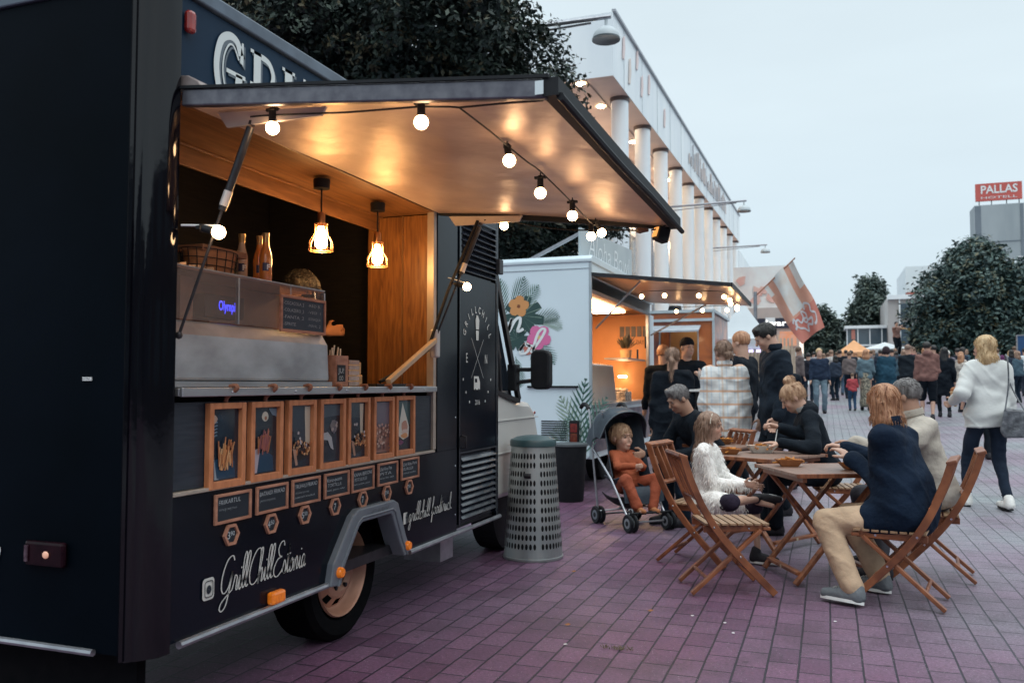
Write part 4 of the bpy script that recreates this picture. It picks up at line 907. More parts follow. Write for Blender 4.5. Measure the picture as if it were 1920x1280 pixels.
fr_ = MB(); fr_.bar(H0 + Vector((0, -.012, .018)), O0 + Vector((.01, -.012, .018)), .03, .060); T.part('awning_edge', fr_, mat('awning_edge_metal', (.16, .16, .18), .35, metal=.7, c2=(.09, .09, .11), ns=22, bump=.1), parent=awn, bev=.006)
fr_ = MB()
fr_.bar(O0 + Vector((.024, -.03, .020)), O1 + Vector((.024, .02, .020)), .05, .056); fr_.bar(H1 + Vector((0, .014, .02)), O1 + Vector((0, .014, .02)), .03, .06)
fr_.tube(catmull([O0 + Vector((.052, -.02, -.01)), (O0 * .66 + O1 * .34) + Vector((.056, 0, -.024)), (O0 * .33 + O1 * .67) + Vector((.05, 0, -.008)), O1 + Vector((.055, .03, -.022))], 8), .013, 7)
fr_.bar(H0 + Vector((0, -.03, .052)), O0 + Vector((.02, -.03, .052)), .012, .010)
T.part('rubber_edge', fr_, M['rubber'], parent=awn)
fr_ = MB(); fr_.box(-.808, -.781, 2.384, 2.394, 2.118, 2.160); T.part('corner_bracket', fr_, M['chrome'], parent=awn)
for y_, dz in ((2.45, -.042), (4.44, -.045)):
    fr_ = MB(); a = Vector((-2.02, y_, 2.222 + dz)); b = Vector((-1.62, y_, 2.204 + dz)); fr_.prism([(-2.03, 2.262 + dz), (-1.58, 2.235 + dz), (-1.60, 2.205 + dz), (-1.99, 2.205 + dz)], lambda u, v, w: (u, w, v), y_, y_ + .012)
    T.part('strut_bracket', fr_, mat('pale_bracket', (.46, .42, .38), .45, c2=(.40, .36, .33), ns=9), parent=awn)
gu = MB(); gu.prism([(TX - .02, 2.262), (TX - .02, 2.33), (TX + .03, 2.325), (TX + .075, 2.30), (TX + .10, 2.262)], lambda u, v, w: (u, w, v), 2.34, 4.40); T.part('hinge_gutter', gu, mat('gutter_metal', (.33, .28, .27), .4, metal=.5, c2=(.22, .18, .17), ns=20), smooth=False, bev=.004)
# struts: gas spring near, lever arm far
def gas(p0, p1, pale, nm='gas_strut'):
    p0 = Vector(p0); p1 = Vector(p1); m_ = p0.lerp(p1, .42); m2 = p0.lerp(p1, .47)
    g_ = MB(); g_.tube([p0, p0.lerp(p1, .02)], .013, 8); g_.tube([p0.lerp(p1, .03), m_], .014, 10); g_.tube([m_, p1], .0055, 8); g_.ball(tuple(p1), .014, 8)
    o = T.part(nm, g_, M['dmetal'], smooth=True)
    g_ = MB(); g_.tube([p0.lerp(p1, .33), p0.lerp(p1, .40)], .0155, 10); T.part('strut_label', g_, pale, parent=o, smooth=True)
pale = mat('strut_silver', (.55, .53, .52), .4, metal=.3, c2=(.5, .48, .47), ns=9)
gas((-1.888, 2.462, 2.178), (-2.115, 2.372, 1.42), pale); gas((-1.83, 4.44, 2.165), (-2.09, 4.36, 1.47), pale)
g_ = MB(); g_.tube([(-1.85, 4.44, 2.18), (-2.00, 4.37, 1.78), (-2.11, 4.33, 1.44), (-2.12, 3.98, 1.31), (-2.15, 3.86, 1.262)], .010, 6); T.part('strut_cable', g_, M['rubber'], smooth=True)
g_ = MB(); g_.bar((-2.075, 4.36, 1.50), (-2.09, 3.84, 1.262), .030, .026); T.part('lever_arm', g_, mat('cream_lever', (.55, .42, .28), .5, c2=(.45, .33, .2), ns=9), bev=.004)
g_ = MB(); g_.box(-2.105, -2.06, 4.345, 4.40, 1.40, 1.56); T.part('lever_mount', g_, pale, bev=.01)
g_ = MB(); g_.tube([(-2.09, 2.345, 1.80), (-1.975, 2.40, 1.80)], .004, 6); g_.tube([(-2.06, 4.50, 1.87), (-1.93, 4.44, 1.83)], .003, 6); T.part('bulb_tie', g_, M['plwhite'])

# ------------------------------------------------------------------ framed menu pictures, chalkboards, price tags
FR = [(2.515, 2.72, .866, 1.181), (2.753, 2.96, .868, 1.181), (2.997, 3.202, .870, 1.183), (3.235, 3.444, .872, 1.184), (3.467, 3.67, .874, 1.186), (3.707, 3.917, .875, 1.187), (3.94, 4.153, .877, 1.189)]
BD = [(2.547, 2.755, .847, .737), (2.787, 2.994, .849, .740), (3.023, 3.232, .851, .740), (3.267, 3.474, .852, .741), (3.497, 3.706, .853, .740), (3.744, 3.952, .856, .743), (3.991, 4.196, .858, .747)]
HX = [(2.642, .690), (2.886, .694), (3.119, .696), (3.357, .699), (3.602, .700), (3.839, .701), (4.084, .705)]
PIC = ['fries held by a blue glove', 'a cone of reddish fries with a small dip bowl', 'a bowl of loaded fries below a pale bottle', 'a dim wrap beside a white sauce splash', 'a plate of dark food beside a pale bottle', 'pink-brown loaded food under a rosy haze', 'a burger wrapped in a pointed white paper']
TXT = [('FRIIKARTUL', 'ketšup majonees', ''), ('BATAADI FRIIKAD', 'pesto majonees', ''), ('TRÜHVLI FRIIKAD', 'trühvlimajo parmesan', 'peterselli küüslauk'), ('Kana-pesto', 'TORTILLA', 'kana, pesto, salat'), ('KANA BEKONI', 'PESTO BURGER', 'kana, peekon, pesto'), ('Old Fire Pita', 'PITA', 'veise liha, salat'), ('Old Ribs Pork', 'BURGER', 'rebitud sealiha')]
PRC = ['3.90', '4.50', '5.50', '7', '7', '7.50', '7.50']
DK = mat('print_dark', (.006, .014, .026), .25, c2=(.012, .035, .06), ns=9, coat=.4)
def pcol(n, c): return mat('print_' + n, c, .3, coat=.3)
for i, (y0, y1, z0, z1) in enumerate(FR):
    X0 = TX - .018; w_ = .023
    t = Thing('picture_frame', 'orange wooden frame showing %s' % PIC[i], 'picture frame', (X0, (y0 + y1) / 2, z0), 0, 'framed menu pictures hanging under the counter')
    f = MB()
    f.box(X0, X0 + .026, y0, y0 + w_, z0, z1); f.box(X0, X0 + .026, y1 - w_, y1, z0, z1)
    f.box(X0, X0 + .0255, y0 + w_, y1 - w_, z0, z0 + w_ * 1.2); f.box(X0, X0 + .0255, y0 + w_, y1 - w_, z1 - w_, z1)
    t.part('frame', f, M['frame'], bev=.003)
    pr = MB(); pr.box(X0, X0 + .006, y0 + w_, y1 - w_, z0 + w_ * 1.2, z1 - w_); po = t.part('print', pr, DK)
    yc = (y0 + y1) / 2; ww = (y1 - y0) / 2 - w_; hh = z1 - z0 - 2.2 * w_; zb = z0 + w_ * 1.2; rs = random.Random(i + 50)
    lay = [X0 + .0066]
    def P2(pts, col, nm):
        q = MB(); lay[0] += .00035; q.add([(lay[0], yc + u * ww, zb + v * hh) for u, v in pts], [tuple(range(len(pts)))]); return q
    parts_ = []
    def put(pts, col, nm='print_detail'):
        u = [max(-.97, min(.97, p[0])) for p in pts]; v = [max(.02, min(.98, p[1])) for p in pts]
        q = MB(); lay[0] += .00022; q.add([(lay[0], yc + a * ww, zb + b * hh) for a, b in zip(u, v)], [tuple(range(len(pts)))]); parts_.append((q, col))
    blob = lambda cx, cy, r, ry, n=9, j=.25: [(cx + r * (1 + rs.uniform(-j, j)) * math.cos(2 * PI * k / n), cy + ry * (1 + rs.uniform(-j, j)) * math.sin(2 * PI * k / n)) for k in range(n)]
    FO = [pcol('fry', (.55, .24, .09)), pcol('fry2', (.36, .13, .05)), pcol('fry3', (.62, .36, .18))]
    if i in (0, 1):
        put([(-.9, 0), (.8, 0), (.7, .25), (.2, .33), (-.6, .30), (-.9, .2)], pcol('glove', (.012, .05, .10)))
        if i == 0:
            for k in range(6): put([(-1, .60 + k * .045), (-.5, .63 + k * .045), (-.55, .65 + k * .045), (-1, .62 + k * .045)], pcol('stripe', (.10, .16, .22)))
            put(blob(-.75, .86, .22, .05), pcol('skin', (.40, .28, .22)))
            put([(-.75, .34), (-.55, .04), (-.35, .0), (-.7, 0)], pcol('paper', (.28, .33, .38)))
        else:
            put([(-.85, .36), (-.3, .40), (-.55, .0), (-.9, 0)], pcol('paper2', (.42, .38, .44)))
            put(blob(.05, .86, .26, .075, 14, .05), pcol('dipbowl', (.52, .50, .42))); put(blob(.1, .83, .10, .03), pcol('dip', (.25, .10, .05)))
            put([(.3, 1), (1, 1), (1, .85), (.6, .88)], pcol('cloth', (.12, .18, .24)))
        for k in range(34 if i == 0 else 24):
            a = rs.uniform(-.5, .45) if i == 0 else rs.uniform(-.6, .25); bz = rs.uniform(.14, .26) + (.14 if i else 0); ln = rs.uniform(.16, .36) * (1 if i == 0 else .8); sl = rs.uniform(-.1, .35)
            put([(a, bz), (a + .085, bz), (a + .085 + sl, bz + ln), (a + sl, bz + ln)], FO[k % 3] if i == 0 else [pcol('sp', (.35, .12, .10)), pcol('sp2', (.24, .08, .09)), FO[1]][k % 3])
    elif i in (2, 4):
        put([(.45, 1), (1, 1), (1, .35), (.55, .4)] if i == 2 else [(.35, 1), (.8, 1), (.7, .3), (.45, .45)], pcol('bottle', (.50, .45, .36)))
        put(blob(0, .2, .8, .12), pcol('bowl', (.01, .012, .016)))
        for k in range(60): put(blob(rs.uniform(-.6, .9) if i == 2 else rs.uniform(-.2, .85), rs.uniform(.20, .42), .08, .024, 6, .5), (FO + [pcol('char', (.08, .03, .03))])[k % 4])
        for k in range(5): put(blob(rs.uniform(-.8, .8), rs.uniform(.35, .62), .08, .03, 5, .4), pcol('pl', (.45, .40, .40)))
        put([(-.9, .32), (-.6, .30), (-.4, .05), (-.6, .04)], pcol('fork', (.35, .20, .14)))
    elif i == 3:
        put([(-1, 1), (1, 1), (1, .80), (-1, .76)], pcol('hz', (.05, .075, .10)))
        put(blob(.35, .60, .35, .12), pcol('wrap', (.16, .15, .16)))
        for k in range(9): put(blob(rs.uniform(.1, .8), rs.uniform(.5, .72), .10, .03, 6, .4), pcol('wp', (.40, .34, .32)) if k % 2 else pcol('wq', (.10, .09, .12)))
        put([(-1, .5), (-.3, .52), (.1, .42), (.3, .2), (.0, .24), (-.3, .38), (-1, .4)], pcol('splash', (.36, .38, .40)))
    elif i == 5:
        put([(-1, 1), (1, 1), (1, .45), (-1, .45)], pcol('rose', (.14, .13, .17)))
        put([(-1, .5), (1, .5), (1, .02), (-1, .02)], pcol('roseb', (.22, .11, .09)))
        for k in range(64): put(blob(rs.uniform(-.85, .85), rs.uniform(.10, .56), .09, .026, 6, .5), [pcol('pk', (.48, .26, .20)), pcol('pk2', (.10, .05, .05)), pcol('pk3', (.55, .40, .34))][k % 3])
    else:
        put([(-1, 1), (1, 1), (1, .5), (-1, .5)], pcol('tealb', (.03, .09, .10)))
        put([(-.75, .30), (-.1, .95), (.05, .86), (.8, .45), (.7, .25), (0, .2)], pcol('wpaper', (.58, .58, .52)))
        put(blob(.15, .46, .42, .13, 12, .1), pcol('bun', (.40, .20, .14))); put(blob(.2, .36, .46, .06), pcol('meat', (.55, .42, .36))); put(blob(.15, .28, .42, .06), FO[0]); put(blob(-.4, .15, .4, .05), pcol('veg', (.12, .03, .10)))
    big = {}
    for q, col in parts_: big.setdefault(col.name, (MB(), col))[0].add(q.v, q.f)
    allm = MB(); ml = []
    for kx, (q, col) in enumerate(big.values()): allm.add(q.v, q.f, kx); ml.append(col)
    o = t.part('print_image', allm, ml, parent=po)
    hk = MB(); yy = y0 + .10; hk.tube(catmull([(X0 + .013, yy, z1 - .004), (X0 + .016, yy, z1 + .02), (TX + .042, yy, 1.232), (TX + .036, yy, 1.245), (TX + .01, yy, 1.241)], 4), .0085, 6); t.part('leather_loop', hk, mat('leather_loop', (.25, .10, .055), .6, c2=(.18, .07, .04), ns=20))
    a0, a1, c1, c0 = BD[i]
    t = Thing('chalkboard', 'small framed chalkboard on the truck side reading %s' % TXT[i][0], 'chalkboard', (TX, (a0 + a1) / 2, c0), 0, 'small chalkboards under the menu pictures')
    b = MB(); b.box(TX + .001, TX + .012, a0, a0 + .012, c0, c1); b.box(TX + .001, TX + .012, a1 - .012, a1, c0, c1); b.box(TX + .001, TX + .0115, a0 + .012, a1 - .012, c0, c0 + .011); b.box(TX + .001, TX + .0115, a0 + .012, a1 - .012, c1 - .011, c1)
    t.part('frame', b, M['frame2'], bev=.002)
    b = MB(); b.box(TX + .001, TX + .006, a0 + .0122, a1 - .0122, c0 + .0112, c1 - .0112); sl_ = t.part('slate', b, M['slate'])
    b = MB(); tw = a1 - a0 - .045
    A, B_, C_ = TXT[i]
    put_text(b, A, .024, lambda u, v: (TX + .0072, a0 + .022 + u + v * .15, c1 - .040 + v + u * .02), w=tw * (.75 if i in (0, 3, 5) else 1), off=-.0002)
    put_text(b, B_, .016 if i < 3 else .022, lambda u, v: (TX + .0072, a0 + .026 + u + v * .2, c1 - .062 + v), w=tw * (.6 if i < 3 else .7), off=-.0004)
    if C_: put_text(b, C_, .013, lambda u, v: (TX + .0072, a0 + .022 + u + v * .2, c1 - .080 + v), w=tw * .9, off=-.0002)
    t.part('chalk_writing', b, M['chalk'], parent=sl_)
    hy, hz = HX[i]
    t = Thing('price_tag', 'hexagonal wooden price tag reading %s below the %s board' % (PRC[i], TXT[i][0]), 'price tag', (TX, hy, hz - .04), 0, 'hexagonal price tags')
    hp = lambda r: [(hy + r * math.cos(R(60 * k)) * .95, hz + r * math.sin(R(60 * k)) * .95) for k in range(6)]
    b = MB(); o_, n2 = hp(.046), hp(.034)
    b.add([(TX + .012, *p) for p in o_ + n2] + [(TX + .001, *p) for p in o_ + n2], [(k, (k + 1) % 6, 6 + (k + 1) % 6, 6 + k) for k in range(6)] + [(k, 12 + k, 12 + (k + 1) % 6, (k + 1) % 6) for k in range(6)] + [(6 + k, 6 + (k + 1) % 6, 18 + (k + 1) % 6, 18 + k) for k in range(6)])
    t.part('frame', b, M['frame2'])
    b = MB(); b.prism(hp(.0345), side(), .001, .005); sl_ = t.part('slate', b, M['slate'])
    b = MB(); pr_ = PRC[i]
    if '.' in pr_:
        put_text(b, pr_.split('.')[0], .038, lambda u, v: (TX + .0062, hy - .021 + u, hz - .014 + v), w=.016); put_text(b, pr_.split('.')[1], .024, lambda u, v: (TX + .0062, hy - .002 + u, hz - .004 + v), w=.022)
    else: put_text(b, pr_, .042, lambda u, v: (TX + .0062, hy + u, hz - .015 + v), w=.018, cx=True)
    t.part('chalk_writing', b, M['chalk'], parent=sl_)

# ------------------------------------------------------------------ things inside the truck
t = Thing('display_case', 'steel and glass refrigerated display case on the food truck counter', 'display case', (-2.27, 2.88, 1.24))
b = MB(); b.prism([(-2.155, 1.262), (-2.165, 1.43), (-2.20, 1.485), (-2.46, 1.485), (-2.46, 1.262)], lambda u, v, w: (u, w, v), 2.40, 3.40)
t.part('steel_front', b, mat('worn_steel', (.52, .55, .58), .42, metal=.7, c2=(.30, .31, .33), ns=3, stretch=(1, 1.4, 2.5), bump=.15, bs=60, bdist=.002), bev=.012)
b = MB(); b.box(-2.46, -2.145, 2.34, 3.405, 1.240, 1.2605); t.part('base_rail', b, M['steel'])
b = MB()
for k in range(4):
    for j in range(5): b.box(-2.156, -2.152, 2.352 + j * .0085, 2.356 + j * .0085, 1.30 + k * .045, 1.33 + k * .045)
t.part('vent_slots', b, M['rubber'])
b = MB(); b.box(-2.46, -2.158, 2.34, 2.398, 1.262, 1.485); t.part('vent_panel', b, mat('bronze_panel', (.30, .19, .15), .5, metal=.4, c2=(.25, .16, .12), ns=9))
gl = mat('case_glass', (.75, .72, .70), .04, trans=1.0, spec=.5)
b = MB(); b.box(-2.46, -2.19, 2.36, 3.40, 1.672, 1.679); t.part('glass_top', b, mat('smoky_glass_top', (.30, .20, .16), .08, c2=(.26, .18, .15), ns=3, coat=.5))
b = MB(); b.box(-2.194, -2.190, 2.36, 3.40, 1.488, 1.671); t.part('glass_front', b, mat('case_glass_tint', (.5, .42, .38), .02, alpha=.14, spec=.3))
b = MB(); b.box(-2.2, -2.186, 3.392, 3.403, 1.488, 1.672); b.box(-2.2, -2.186, 2.36, 3.40, 1.6795, 1.684); b.box(-2.2, -2.188, 2.78, 2.79, 1.488, 1.672); t.part('glass_edge', b, M['alu'])
b = MB(); b.box(-2.45, -2.43, 2.38, 3.39, 1.488, 1.67); b.box(-2.42, -2.30, 2.42, 2.52, 1.488, 1.60); b.box(-2.40, -2.28, 2.56, 2.63, 1.488, 1.66); b.box(-2.42, -2.26, 2.70, 2.98, 1.488, 1.50); t.part('case_interior', b, mat('case_brown', (.10, .045, .03), .6, c2=(.22, .10, .06), ns=7))
b = MB(); b.box(-2.37, -2.30, 2.72, 2.96, 1.52, 1.61); dsp = t.part('register_screen', b, M['rubber'])
b = MB(); put_text(b, 'Olympia(', .055, lambda u, v: (-2.298, 2.80 + u, 1.55 + v), w=.13, off=.001); t.part('screen_text', b, mat('lit_blue_display', (.02, .02, .2), .5, emit=(.05, .06, .9), es=2.2), parent=dsp)
t = Thing('drinks_board', 'drinks chalkboard in a wooden frame hanging on the display case glass', 'chalkboard', (-2.18, 3.215, 1.49))
X0 = -2.184
b = MB(); b.box(X0, X0 + .012, 3.045, 3.057, 1.475, 1.635); b.box(X0, X0 + .012, 3.378, 3.39, 1.475, 1.635); b.box(X0, X0 + .0115, 3.057, 3.378, 1.475, 1.488); b.box(X0, X0 + .0115, 3.057, 3.378, 1.622, 1.635); t.part('frame', b, M['frame2'], bev=.002)
b = MB(); b.box(X0, X0 + .006, 3.0575, 3.3775, 1.4885, 1.6215); s_ = t.part('slate', b, mat('blue_slate', (.012, .03, .055), .6, c2=(.018, .04, .07), ns=10))
b = MB()
for k, (a, c_) in enumerate((('-COCACOLA_2', '-RED B.'), ('-COLAZERO_2', '-VESI_1'), ('-FANTA_2', '-BONAQUA'), ('-SPRITE', '-MAHL_2'))):
    put_text(b, a, .020, lambda u, v: (X0 + .007, 3.068 + u, 1.594 - k * .03 + v), w=.15 if k < 3 else .09, off=-.0003); put_text(b, c_, .018, lambda u, v: (X0 + .007, 3.25 + u, 1.596 - k * .03 + v), w=.10, off=-.0004)
t.part('chalk_writing', b, M['chalk'], parent=s_)
b = MB(); b.tube([(X0 + .005, 3.12, 1.634), (X0 - .002, 3.13, 1.684)], .0012, 5); b.tube([(X0 + .005, 3.31, 1.634), (X0 - .002, 3.31, 1.684)], .0012, 5); t.part('hanging_hooks', b, M['chrome'])
# bottles on the case
def bottle(x, y, z, lab, liquid):
    t = Thing('drink_bottle', lab, 'bottle', (x, y, z), 0, 'drink bottles on the display case')
    b = MB(); b.lathe([(.024, 0), (.027, .006), (.0265, .06), (.027, .10), (.025, .125), (.016, .155), (.0125, .18), (.012, .20)], (x, y, z), 18); bd = t.part('body', b, liquid, smooth=True)
    b = MB(); b.lathe([(.0128, .168), (.0135, .20), (.015, .205), (.015, .216), (0, .218)], (x, y, z), 14); t.part('cap', b, mat('bottle_cap_gold', (.55, .36, .16), .3, metal=.5, c2=(.4, .25, .1), ns=30), smooth=True)
    b = MB(); n = 7
    a0 = -PI * .45
    b.v = [(x + .0274 * math.cos(a0 + i * .16), y + .0274 * math.sin(a0 + i * .16), z + h_) for h_ in (.05, .085) for i in range(n)]; b.f = [(i, i + 1, n + i + 1, n + i) for i in range(n - 1)]; b.mi = [0] * len(b.f)
    lb = t.part('paper_label', b, mat('bottle_label', (.02, .03, .09), .4), parent=bd)
    b = MB(); put_text(b, 'F', .032, lambda u, v: (x + .0282 * math.cos(-.75 + u * 30), y + .0282 * math.sin(-.75 + u * 30), z + .056 + v), w=.018, off=.001); t.part('label_lettering', b, M['plwhite'], parent=lb)
og = mat('orange_soda', (.62, .22, .05), .12, c2=(.52, .16, .03), ns=8, coat=.8)
bottle(-2.26, 3.05, 1.6842, 'front orange soda bottle on the display case with a letter F on its label', og)
bottle(-2.33, 3.10, 1.6842, 'orange soda bottle standing behind and right of the front bottle on the case', og)
bottle(-2.37, 3.03, 1.6842, 'clear pale bottle furthest back on the display case', mat('pale_bottle', (.55, .40, .28), .12, coat=.8, c2=(.45, .3, .2), ns=8))
t = Thing('wire_basket', 'black wire basket lined with brown card on the display case', 'basket', (-2.34, 2.79, 1.6842))
b = MB(); cx_, cy_, z0 = -2.34, 2.79, 1.686
def oval(rx, ry, z, n=26): return [(cx_ + rx * math.cos(2 * PI * i / n), cy_ + ry * math.sin(2 * PI * i / n), z) for i in range(n + 1)]
for z, k in ((0, .88), (.03, .93), (.06, .96), (.095, 1)): b.tube(oval(.085 * k, .145 * k, z0 + z + .003), .002, 5)
for i in range(18):
    a = 2 * PI * i / 18; b.tube([(cx_ + .085 * .88 * math.cos(a), cy_ + .145 * .88 * math.sin(a), z0), (cx_ + .085 * math.cos(a), cy_ + .145 * math.sin(a), z0 + .098)], .0018, 5)
t.part('wire_frame', b, M['rubber'], smooth=True)
b = MB(); b.lathe([(.07, .004), (.078, .09), (.074, .09), (.066, .008), (0, .008)], (cx_, cy_, z0), 24, sy=1.7); t.part('card_liner', b, M['kraft'], smooth=True)
b = MB(); b.box(-2.42, -2.28, 2.68, 2.95, 1.774, 1.800); solo('cardboard_tray', b, mat('brown_card', (.26, .12, .06), .7, c2=(.20, .09, .045), ns=9), 'flat brown cardboard tray lying on top of the wire basket', 'tray', loc=(-2.35, 2.8, 1.774), bev=.003)
def carton(x0, x1, y0, y1, z0, z1, m, lab):
    t = Thing('cardboard_box', lab, 'box', ((x0 + x1) / 2, (y0 + y1) / 2, z0)); b = MB(); b.box(x0, x1, y0, y1, z0, z1); t.part('carton', b, m, bev=.004)
    b = MB(); b.box(x0 - .001, x1 + .001, (y0 + y1) / 2 - .02, (y0 + y1) / 2 + .02, z1 - .001, z1 + .0012); t.part('packing_tape', b, mat('packing_tape', (.30, .20, .12), .25, c2=(.25, .16, .1), ns=9)); return t
kb = mat('brown_card2', (.30, .14, .07), .7, c2=(.22, .10, .05), ns=9)
carton(-2.44, -2.30, 2.36, 2.52, 1.6842, 1.78, mat('pale_card', (.42, .38, .36), .7, c2=(.36, .32, .30), ns=9), 'pale grey box with printed lines on the left end of the display case')
b = MB()
for k in range(6): b.box(-2.2995, -2.299, 2.42, 2.50 - (k % 3) * .01, 1.715 + k * .008, 1.7185 + k * .008)
o = solo('box_print', b, M['slate'], 'x', 'x'); bx = [q for q in bpy.data.objects if q.name == 'cardboard_box'][0]
for k in ('label', 'category'): del o[k]
o.parent = bx; o.matrix_parent_inverse = Matrix.Translation(bx.location).inverted()
carton(-2.43, -2.31, 2.37, 2.49, 1.7822, 1.86, kb, 'brown carton stacked on the pale printed box at the left end of the case')
carton(-3.45, -3.1, 2.75, 3.10, 1.642, 1.93, mat('tan_card', (.36, .20, .10), .7, c2=(.28, .15, .08), ns=9), 'tan cardboard box on the shelf at the back of the truck')
for k in range(4):
    b = MB(); b.prism(blobp := [(-2.25 + .03 * math.cos(q * 1.05), 2.52 + k * .05 + .022 * math.sin(q * 1.05)) for q in range(6)], lambda u, v, w: (u, v, w + (.006 if (u * 997 + v * 771) % 2 > 1 else 0)), 1.6845, 1.697)
    solo('crumpled_wrapper', b, mat('foil_wrapper', (.50, .34, .22), .3, metal=.5, c2=(.35, .2, .12), ns=30), 'crumpled amber wrapper on the case, %s of four beside the basket' % ('leftmost', 'second from left', 'third from left', 'rightmost')[k], 'wrapper', 'crumpled wrappers on the display case', loc=(-2.25, 2.52 + k * .05, 1.6845))
# straw box, cartons right of the case
t = Thing('straw_box', 'small wooden straw box with a chalk panel, right of the display case', 'straw box', (-2.2, 3.48, 1.238))
b = MB(); X1 = -2.14; b.box(-2.26, X1, 3.425, 3.433, 1.24, 1.385); b.box(-2.26, X1, 3.527, 3.535, 1.24, 1.385); b.box(X1 - .008, X1 + .0015, 3.4332, 3.5268, 1.241, 1.384); b.box(-2.26, -2.252, 3.4332, 3.5268, 1.241, 1.384); b.box(-2.25, X1 - .01, 3.434, 3.526, 1.241, 1.25); t.part('wooden_sides', b, M['frame2'])
b = MB(); b.box(X1 + .0018, X1 + .004, 3.435, 3.505, 1.262, 1.34); s_ = t.part('chalk_panel', b, M['slate'])
b = MB(); put_text(b, 'JU!', .034, lambda u, v: (X1 + .0045, 3.44 + u, 1.302 + v), w=.05); put_text(b, 'OO', .030, lambda u, v: (X1 + .0045, 3.448 + u, 1.268 + v), w=.036); t.part('chalk_writing', b, M['chalk'], parent=s_)
b = MB(); rs = random.Random(5)
for k in range(12): x, y = rs.uniform(-2.23, -2.17), rs.uniform(3.445, 3.515); b.tube([(x, y, 1.25), (x + rs.uniform(-.015, .015), y + rs.uniform(-.01, .02), rs.uniform(1.40, 1.435))], .0035, 6)
t.part('straws', b, mat('straw_paper', (.7, .6, .45), .5), smooth=True)
b = MB()
for k in range(5): b.box(-2.25, -2.15, 3.56, 3.655, 1.242 + k * .026, 1.262 + k * .026)
solo('lid_stack', b, mat('clear_lids', (.45, .32, .26), .2, c2=(.3, .2, .16), ns=30, coat=.6), 'stack of clear plastic lids right of the straw box', 'lids', loc=(-2.2, 3.6, 1.242))
carton(-2.44, -2.30, 3.78, 3.93, 1.30, 1.365, mat('yellow_card', (.62, .40, .20), .6, c2=(.55, .34, .16), ns=9), 'upper yellow food carton by the wood partition')
carton(-2.445, -2.295, 3.775, 3.935, 1.2385, 1.2985, mat('yellow_card', (1, 1, 1)), 'lower yellow food carton by the wood partition, carrying the other')
t = Thing('steel_pan', 'dark round cooking pan with a lid at the back of the truck beside the partition', 'pan', (-3.0, 4.45, 1.18))
b = MB(); b.lathe([(.14, 0), (.15, .01), (.15, .22), (.155, .23), (0, .25)], (-3.05, 4.05, 1.182), 26); t.part('pot', b, mat('hot_steel', (.24, .16, .11), .35, metal=.8, c2=(.16, .1, .07), ns=8), smooth=True)
b = MB(); b.ball((-3.05, 4.05, 1.45), .02, 10); t.part('knob', b, M['rubber'], smooth=True)
b = MB(); b.prism([(-2.12, 3.78), (-2.12, 4.12), (-2.30, 4.14), (-2.34, 3.95)], lambda u, v, w: (u, v, w), 1.2385, 1.252); solo('black_tray', b, M['rubber'], 'flat black serving tray at the right end of the counter', 'tray', loc=(-2.2, 3.95, 1.2385), bev=.003)

# pendant lamps
for k, (x, y) in enumerate(((-2.25, 3.46), (-2.26, 4.02))):
    t = Thing('pendant_lamp', ('left caged pendant lamp, before the dark interior' if k == 0 else 'right caged pendant lamp, before the lit wood wall'), 'pendant lamp', (x, y, 2.228), 0, 'caged pendant lamps')
    b = MB(); b.lathe([(.038, 0), (.04, -.005), (.038, -.045), (0, -.047)], (x, y, 2.2275), 20); t.part('ceiling_rose', b, M['rubber'], smooth=True)
    b = MB(); b.tube([(x, y, 2.18), (x, y, 2.06)], .004, 6); t.part('cord', b, M['rubber'])
    b = MB(); b.lathe([(0, .06), (.016, .058), (.019, .05), (.019, .0), (.016, -.01)], (x, y, 2.01), 16); t.part('socket', b, mat('copper_socket', (.5, .26, .12), .3, metal=.9, c2=(.4, .2, .1), ns=9), smooth=True)
    b = MB(); b.lathe([(.012, .0), (.018, -.025), (.026, -.055), (.030, -.080), (.024, -.105), (0, -.116)], (x, y, 2.005), 18); t.part('bulb', b, M['pend'], smooth=True)
    b = MB(); prof = [(.030, .0), (.031, -.045), (.055, -.085), (.057, -.128)]
    for i in range(8):
        a = 2 * PI * i / 8; b.tube([(x + r_ * math.cos(a), y + r_ * math.sin(a), 2.012 + z_) for r_, z_ in prof], .0018, 5)
    for r_, z_ in ((.031, 0), (.057, -.120), (.0575, -.128)): b.tube([(x + r_ * math.cos(2 * PI * i / 24), y + r_ * math.sin(2 * PI * i / 24), 2.012 + z_) for i in range(25)], .002, 5)
    t.part('wire_cage', b, mat('cage_copper', (.75, .42, .2), .3, metal=.7, c2=(.6, .3, .15), ns=9), smooth=True)

# festoon string on the awning
BZ = -.035
t = Thing('string_lights', 'festoon string of round warm bulbs along the black truck awning', 'string lights', (-1.5, 2.45, 2.2))
BL = [((-1.795, 2.45, 2.140), 0), ((-1.22, 2.45, 2.098), 0), ((-1.075, 2.88, 2.066), 1), ((-1.085, 3.27, 2.030), 0), ((-1.08, 3.72, 2.020), 0), ((-1.125, 4.22, 2.01), 0), ((-1.09, 4.30, 2.04), 2), ((-1.70, 4.47, 2.145), 0), ((-1.955, 2.375, 1.772), 3), ((-1.90, 4.405, 1.80), 3)]
wire = [(-1.888, 2.45, 2.19), (-1.83, 2.45, 2.188), (-1.795, 2.45, 2.186), (-1.5, 2.45, 2.162), (-1.22, 2.45, 2.150), (-1.12, 2.45, 2.138), (-1.09, 2.46, 2.135)]
b = MB(); b.tube(wire, .0035, 6); b.tube([(-1.09, 2.46, 2.135), (-.95, 2.45, 2.128), (-.80, 2.44, 2.118)], .0035, 6)
